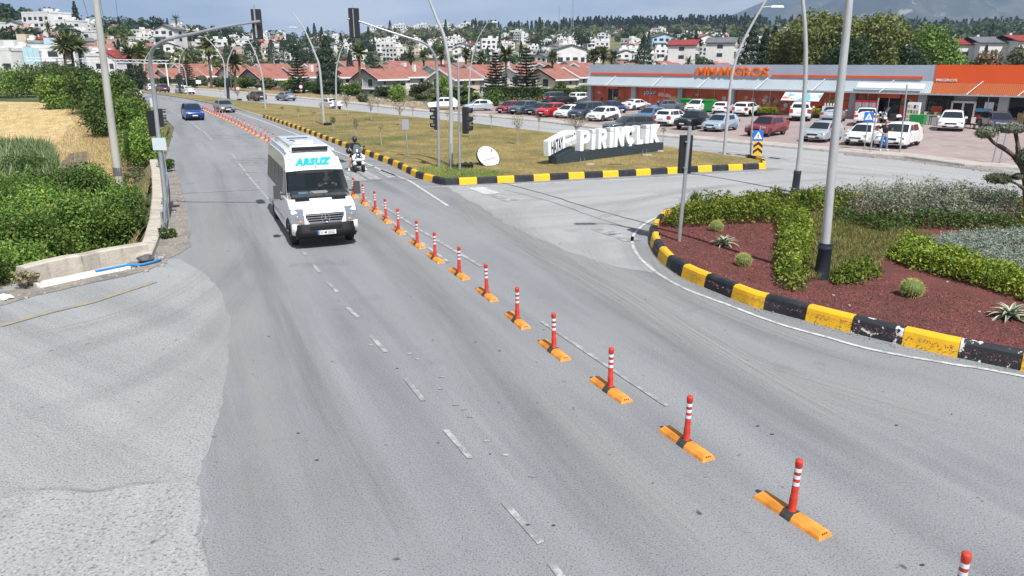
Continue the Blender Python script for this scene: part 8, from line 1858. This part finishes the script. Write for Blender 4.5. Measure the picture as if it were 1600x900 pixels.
for i, (u, vb, vt, w_, lm, lb) in enumerate([(684, 158, 150, 22, 'privet', 'yellow round bush behind the boxy white hatchback'), (622, 160, 132, 30, 'fresh', 'bright bush at the end of the dry strip'), (567, 160, 146, 18, 'olive', 'round grey green bush standing in the dry grass strip'), (690, 160, 118, 26, 'fresh', 'tall light green bush just behind the thick lamp pole'), (875, 160, 128, 22, 'mid', 'small green conifer-like bush left of the supermarket'), (912, 158, 134, 26, 'mid', 'dense green bush against the supermarket corner')]):
    bush_px(u, vb, vt, w_, lm, 1800, .14, 660 + i, lb, 0.0, None)
for u0, u1, v, lb in ((755, 845, 150, 'long clipped green hedge behind the left end of the parking lot'), (845, 918, 153, 'clipped green hedge running to the supermarket corner')):
    a, c = at(u0, v + 8), at(u1, v + 8); dd = (c - a).normalized(); nn_ = Vector((-dd.y, dd.x, 0)); poly = [(q.x, q.y) for q in (a, c, c + nn_ * 1.4, a + nn_ * 1.4)]; scatter('clipped_hedge', poly, 7000, 0, lambda x, y: 1.9, .12, 'mid', int(u0), label=lb, cat='hedge', thick=1.0)
tri = conifer('conical_bush', *[q for q in at(727 - 0, 158)][:2], 0, 2.9, .8, 'fresh', 1200, .10, 71, 'bright green cone-shaped bush behind the right-facing signal pole')
for i, (u, h) in enumerate(((215, 4.2), (226, 4.0))):
    p = pt(u, 122, 165); conifer('conical_bush', p.x, p.y, -1, h, 1.6, 'fresh', 1000, .22, 72 + i, ('left', 'right')[i] + ' one of two pale green cone-shaped bushes by the left mast')
# --- tall conifers, palms
def tall(u, vb, vt, Y, r, kind, label, seed, lm='pine', n=3800, group=None):
    p = pt(u, vb, Y); top = pt(u, vt, Y).z; z = min(p.z, terrain(p.x, p.y) + .3); h = top - z
    if kind == 'norfolk': return conifer('norfolk_pine', p.x, Y, z, h, r, lm, n, .20, seed, label, group, tiers=15)
    if kind == 'cypress': return conifer('cypress', p.x, Y, z, h, r, lm, n, .22, seed, label, group)
    return palm(p.x, Y, z, h, r, seed, label, group)
tall(515, 150, 57, 135, 2.6, 'cypress', 'tall dark dense conifer in front of the red roofs, left of the hanging right signal', 1, n=5200)
tall(775, 148, 78, 128, 2.6, 'norfolk', 'layered dark conifer left of the larger one beside the silver hatchback', 2); tall(822, 150, 70, 128, 3.2, 'norfolk', 'largest layered dark conifer in front of the villas near the supermarket', 3, n=5200)
tall(468, 150, 78, 140, 2.6, 'norfolk', 'layered conifer between two villas behind the left leaning lamp', 4); tall(297, 146, 92, 165, 2.6, 'norfolk', 'thin layered conifer before the villas near the left mast', 5)
tall(1005, 108, 54, 190, 4.4, 'cypress', 'broad dark conifer rising behind the left part of the supermarket', 6, n=4200); tall(877, 158, 130, 110, 1.4, 'norfolk', 'young conifer at the corner of the hedge by the supermarket', 7)
for i, (u, vt, Y, r) in enumerate([(428, 62, 250, 4.2), (446, 60, 250, 4.0), (393, 66, 245, 4.2), (407, 74, 245, 3.2), (548, 78, 250, 2.2), (580, 72, 250, 2.6), (489, 82, 240, 2.5), (358, 70, 250, 4.0)]):
    tall(u, 120, vt, Y, r, 'cypress', ['right', 'tallest', 'left', 'small', 'slim', 'lone', 'low', 'broad'][i] + ' dark conifer behind the villa roofs, ' + ['left of the tallest one', 'left of the left leaning lamp', 'near the left hanging signal', 'under the left hanging signal', 'left of the tall single palm', 'right of the tall single palm', 'right of the layered conifer', 'right of the left mast'][i], 20 + i, n=2400, group='dark conifers behind the front villas')
for i, (u, vt, Y, r, lb) in enumerate([(563, 82, 172, 3.0, 'tall single palm right of the hanging right signal'), (690, 84, 225, 3.2, 'palm behind the thick lamp pole'), (663, 88, 235, 3.0, 'palm left of the thick lamp pole above the roofs'), (790, 84, 172, 3.2, 'tall palm between the two layered conifers'), (728, 84, 235, 3.2, 'palm above the roofs left of the right curving lamp'), (752, 88, 240, 2.8, 'smaller palm behind the right curving lamp'), (331, 72, 170, 3.4, 'tall palm above the villas right of the left mast'), (369, 98, 150, 3.0, 'short palm in front of the villas at left'), (862, 90, 215, 3.0, 'palm left of the group above the red roofs'), (926, 87, 215, 3.2, 'first palm of the trio behind the supermarket corner'), (940, 84, 212, 3.4, 'middle palm of the trio behind the supermarket corner'), (955, 89, 216, 3.0, 'last palm of the trio behind the supermarket corner'), (643, 90, 240, 2.8, 'palm peeking over the roofs beside the curved signal mast')]):
    tall(u, 140, vt, Y, r, 'palm', lb, 40 + i)
for i, (u, vt, dy, r) in enumerate([(105, 72, 0, 3.0), (117, 66, 2, 3.3), (129, 72, 4, 3.0), (205, 84, 12, 3.0), (222, 82, 14, 3.0)]):
    p = pt(u, 120, 148 + dy); h = pt(u, vt, 148 + dy).z + 1.5; palm(p.x, p.y, -1.5, h, r, 90 + i, ['left', 'tallest middle', 'right', 'first', 'second'][i] + (' shaggy palm in the clump behind the overhead truss' if i < 3 else ' large shaggy palm right of the thick utility pole'), 'shaggy palms at the left')
for i, (u, Y) in enumerate(((108, 146), (125, 150), (212, 160), (196, 158))):
    p = pt(u, 118, Y); tree('dense_bush', p.x, Y, -1.5, 6.5, 3.6, 'dark', 1600, .3, 120 + i, 'dark evergreen mass under the shaggy palms', 'dark evergreens under the palms', .15, 10, 'bush')
# --- big trees behind the supermarket
for i, (u, vt, Y, wp, lm, n, lb) in enumerate([(1287, 17, 128, 122, 'olivegreen', 11000, 'largest broad tree with open limbs behind the supermarket'), (1368, 26, 126, 92, 'olivegreen', 9000, 'second broad tree just right of the thick lamp pole'), (1228, 48, 134, 62, 'olivegreen', 5000, 'smaller broad tree at the left of the big trees'), (1452, 38, 130, 74, 'fresh', 6500, 'light green loose tree right of the big trees'), (1415, 70, 126, 54, 'dark', 3500, 'dark low tree between the big tree and the light green one'), (1480, 78, 128, 56, 'fresh', 3000, 'low light green tree at the right of the loose tree'), (1545, 76, 135, 40, 'dead', 1800, 'brownish half bare tree in front of the right white houses'), (1598, 68, 150, 46, 'olive', 2000, 'olive tree at the right edge above the orange fascia'), (1330, 62, 118, 70, 'dark', 4000, 'dark lower crown filling the gap behind the thick lamp pole')]):
    if lm == 'olivegreen' and 'olivegreen' not in LM: LM['olivegreen'] = leaf_mat('leaf_olivegreen', [(.05, .07, .02), (.09, .115, .03), (.15, .17, .045), (.20, .21, .07)])
    x = pt(u, 90, Y).x; h = pt(u, vt, Y).z; tree('broad_tree', x, Y, 0, h, wp / 2 * Y / 1148 * 1.12, lm, int(n * 1.5), .27, 700 + i, lb, None, .22, 26, 'tree', M_barkp if i < 2 else None, .62, 12)
for i, (u, vt, w_) in enumerate(((1172, 40, 3.2), (1192, 46, 2.8), (1205, 42, 3.0))): tall(u, 110, vt, 140, w_, 'cypress', ['leftmost', 'middle', 'rightmost'][i] + ' dark conifer of three between the curved lamp and the big trees', 130 + i, n=4200)
# --- trees over the hills
TP = [tree('hill_tree', 0, -400, -50, 7, 4.2, 'dark', 420, .55, 801, 'x', None, .15, 9, limbs=2), tree('hill_tree', 0, -400, -50, 6, 3.6, 'mid', 380, .5, 802, 'x', None, .15, 8, limbs=2), tree('hill_tree', 0, -400, -50, 7, 4.6, 'olive', 420, .55, 803, 'x', None, .15, 9, limbs=2), conifer('hill_cypress', 0, -400, -50, 12, 1.9, 'pine', 420, .45, 804, 'x'), palm(0, -400, -50, 7, 2.8, 805, 'x', nf=26)]
TL = ['round dark tree among the hillside houses', 'green bushy tree among the hillside houses', 'olive toned tree among the hillside houses', 'slim dark cypress on the hillside', 'small palm among the hillside houses']
rr = random.Random(91); cnt = [0] * 5
for i in range(620):
    u = rr.uniform(-60, 1650); rd = interp(RDIST, u); D_ = lerp(232, rd * 1.02, rr.random() ** 1.15); Y = D_ / math.hypot(1, (u - 800) / F); x = (u - 800) / F * Y * 1.046
    if u < 560 and rr.random() < .12: D_ = rd
    k = rr.choices(range(5), [10, 6, 5, 2.6, 1.2])[0]
    if sum(cnt[:3]) > 285 and k < 3: continue
    if any(math.hypot(px - x, py - Y) < 5.0 for px, py in placed): continue
    c = TP[k] if cnt[k] == 0 else copy_tree(TP[k]); cnt[k] += 1; s_ = rr.uniform(.75, 1.5) * (.9 if D_ < 400 else 1.15); c.location = (x, Y, terrain(x, Y)); c.scale = (s_, s_, s_ * rr.uniform(.85, 1.15)); c.rotation_euler = (0, 0, rr.uniform(0, 6.28)); lb_ = ['round dark tree', 'green bushy tree', 'olive toned tree', 'slim dark cypress', 'small palm'][k] + ' among houses on the ' + ('lower ' if D_ < 480 else 'upper ') + zone_of(u); tag(c, lb_, 'palm' if k == 4 else 'tree', 'trees on the ' + zone_of(u))
def forest(name, n, urange, frange, hrange, lm, seed, cone, leaves, size, fixed_v=None):
    rg = np.random.default_rng(seed); Qs = []
    for i in range(n):
        u = rg.uniform(*urange); rd = interp(RDIST, u); D_ = rd * rg.uniform(*frange); Y = D_ / math.hypot(1, (u - 800) / F); x = (u - 800) / F * Y * 1.046; z = terrain(x, Y)
        if any(abs(px - x) < 9 and abs(py - Y) < 9 for px, py in placed): continue
        h = rg.uniform(*hrange); m_ = leaves; t = rg.uniform(0, 1, m_) if cone else rg.uniform(0, 1, m_); a = rg.uniform(0, 6.28, m_)
        rad = (h * .24 * (1 - t) if cone else h * .55 * np.sqrt(np.clip(1 - (2 * t - 1) ** 2, 0, 1))) * (.6 + .4 * rg.uniform(0, 1, m_)); P_ = np.stack([x + np.cos(a) * rad, Y + np.sin(a) * rad, z + t * h], 1); N_ = np.stack([np.cos(a), np.sin(a), (.3 + 0 * t if cone else 2 * t - .6)], 1); Qs.append(leaf_quads(P_, N_, size, rg, .6, .3 if cone else 0, .5))
    o = link(name, quads(name, np.concatenate(Qs), LM[lm])); o['kind'] = 'stuff'; return o
forest('pine_forest', 520, (730, 1700), (.96, 1.04), (8, 14), 'pine', 901, True, 46, 1.9)
forest('pine_forest', 260, (870, 1150), (.96, 1.0), (9, 17), 'pine', 902, True, 46, 1.9)
forest('hill_wood', 480, (560, 1300), (.62, .96), (4, 8), 'olive', 903, False, 40, 1.8)
forest('hill_wood', 330, (560, 1650), (.62, .95), (4, 8), 'olivegreen', 904, False, 40, 1.8)
forest('hill_wood', 420, (1280, 1750), (.30, .95), (6, 12), 'dark', 905, False, 40, 1.6)
forest('hill_wood', 200, (-80, 560), (.9, 1.03), (7, 12), 'dark', 906, False, 60, 1.1)
forest('hill_wood', 420, (-80, 600), (.50, .97), (4, 7), 'olivegreen', 907, False, 36, 1.1)
# loose sprays poking out of the thicket and hedges
for (poly, n, z0, h, s_, lm, sd_) in [(Q([(0, 440), (60, 432), (200, 402), (225, 385), (190, 350), (60, 330), (-60, 350)]), 900, ZF, 1.9, .40, 'lush', 1), (PB([(1032, 354), (1110, 333), (1300, 322), (1300, 338), (1215, 349), (1060, 357)]), 500, ZB, .50, .22, 'privet', 2), (PB([(1216, 345), (1262, 343), (1262, 415), (1252, 457), (1222, 452)]), 260, ZB, .40, .18, 'privet', 3), (PB([(1386, 402), (1480, 436), (1620, 480), (1620, 455), (1480, 408)]), 420, ZB, .40, .18, 'privet', 4), (PB([(1300, 326), (1480, 322), (1590, 330), (1592, 350), (1420, 352)]), 900, ZB, .62, .26, 'silverdk', 5), (PB([(1425, 400), (1540, 374), (1640, 374), (1640, 462)]), 700, ZB, .33, .13, 'silver', 6), (PB([(1262, 340), (1450, 372), (1425, 400), (1330, 424), (1262, 446)]), 420, ZB, .10, .20, 'mid', 7)]:
    rg = np.random.default_rng(950 + sd_); Qs = []
    xs_ = [p[0] for p in poly]; ys_ = [p[1] for p in poly]; k = 0
    while k < n:
        x, y = rg.uniform(min(xs_), max(xs_)), rg.uniform(min(ys_), max(ys_))
        if not inside(poly, x, y): continue
        k += 1; m_ = 9; dr_ = np.array([rg.normal(0, .45), rg.normal(0, .45), 1.0]); L_ = s_ * rg.uniform(.6, 1.5); t = np.linspace(0, 1, m_)[:, None]
        P_ = np.array([x, y, z0 + h * rg.uniform(.6, 1.0)]) + dr_ * t * L_ + np.stack([0 * t[:, 0], 0 * t[:, 0], -.25 * L_ * t[:, 0] ** 2], 1); Qs.append(leaf_quads(P_, rg.normal(0, 1, (m_, 3)), s_ * .13, rg, .38, .2, .3))
    o = link('leafy_sprays', quads('leafy_sprays', np.concatenate(Qs), LM[lm])); o['kind'] = 'stuff'
for i, (x, y, z, h) in enumerate(((-13.5, 17.6, -.1, 1.1), (-14.8, 18.6, -.5, 1.5), (-13.1, 18.9, -.7, 1.5))):
    tree('leafy_shrub', x, y, z, h, .95, ('mid', 'lush', 'fresh')[i], 5200, .05, 980 + i, ('dark shrub spilling past the left end of the parapet', 'tall shrub at the left edge beside the parapet end', 'bright shrub right at the broken parapet end')[i], 'shrubs of the left thicket', .02, 16, 'shrub', shell=.3, limbs=4)
# ================================================================== FAR MOUNTAIN AND AIR
M_mt = ramp_mat('mountain_slope', [(.05, .065, .045), ((.15, .13, .10), .0022, .48, .62, 8), ((.03, .04, .025), .004, .5, .64, 8), ((.34, .30, .25), .006, .60, .66, 8)], bump=0)
from mathutils import noise
def mountain(name, prof, Dm, depth, seed, vb=95):
    us = np.arange(prof[0][0], prof[-1][0] + 1, 9.0); nt_ = 34; V = []
    for j in range(nt_ + 1):
        t = j / nt_
        for u in us:
            D_ = Dm - depth * (1 - t) ** 1.0; Y = D_; x = (u - 800) / F * Y * 1.0
            zt = HC + Dm * (98 - interp(prof, u)) / 1148 * 1.02
            n = noise.fractal(Vector((x * .0011 + seed, Y * .0011, 0)), 1.0, 2.0, 6); rg = 1 - abs(noise.fractal(Vector((x * .0016 + 9 + seed, Y * .0007, 3)), 1.0, 2.0, 5))
            z = -20 + (zt + 20) * (t ** 1.15) + (n * 120 + (rg - .7) * 150) * math.sin(PI * min(1, t * .98)) * (zt / 500)
            V.append((x, Y, z))
    nx_ = len(us); Fc = [(j * nx_ + i, j * nx_ + i + 1, (j + 1) * nx_ + i + 1, (j + 1) * nx_ + i) for j in range(nt_) for i in range(nx_ - 1)]
    me = bpy.data.meshes.new(name); me.from_pydata(V, [], Fc); me.materials.append(M_mt); me.polygons.foreach_set('use_smooth', [True] * len(Fc)); o = link(name, me); o['kind'] = 'structure'; return o
mountain('mountain', [(1020, 72), (1100, 42), (1150, 22), (1200, 2), (1290, -18), (1380, -45), (1500, -52), (1600, -40), (1800, -60), (2100, -30)], 6200, 3600, 2.0)
mountain('hills', [(900, 70), (1100, 50), (1180, 42), (1300, 50), (1500, 62), (1800, 40)], 3000, 900, 5.0)
hz = bpy.data.materials.new('haze_air'); hz.use_nodes = True; n = hz.node_tree; n.nodes.clear(); oo = n.nodes.new('ShaderNodeOutputMaterial'); pv = n.nodes.new('ShaderNodeVolumePrincipled')
pv.inputs['Color'].default_value = (.50, .68, 1.0, 1); pv.inputs['Density'].default_value = 1.7e-4; pv.inputs['Anisotropy'].default_value = .2; n.links.new(pv.outputs['Volume'], oo.inputs['Volume'])
o = MB().box((200, 3000, 460), (9000, 8200, 1100)).build('haze', hz); o['kind'] = 'stuff'
sc.cycles.volume_bounces = 0
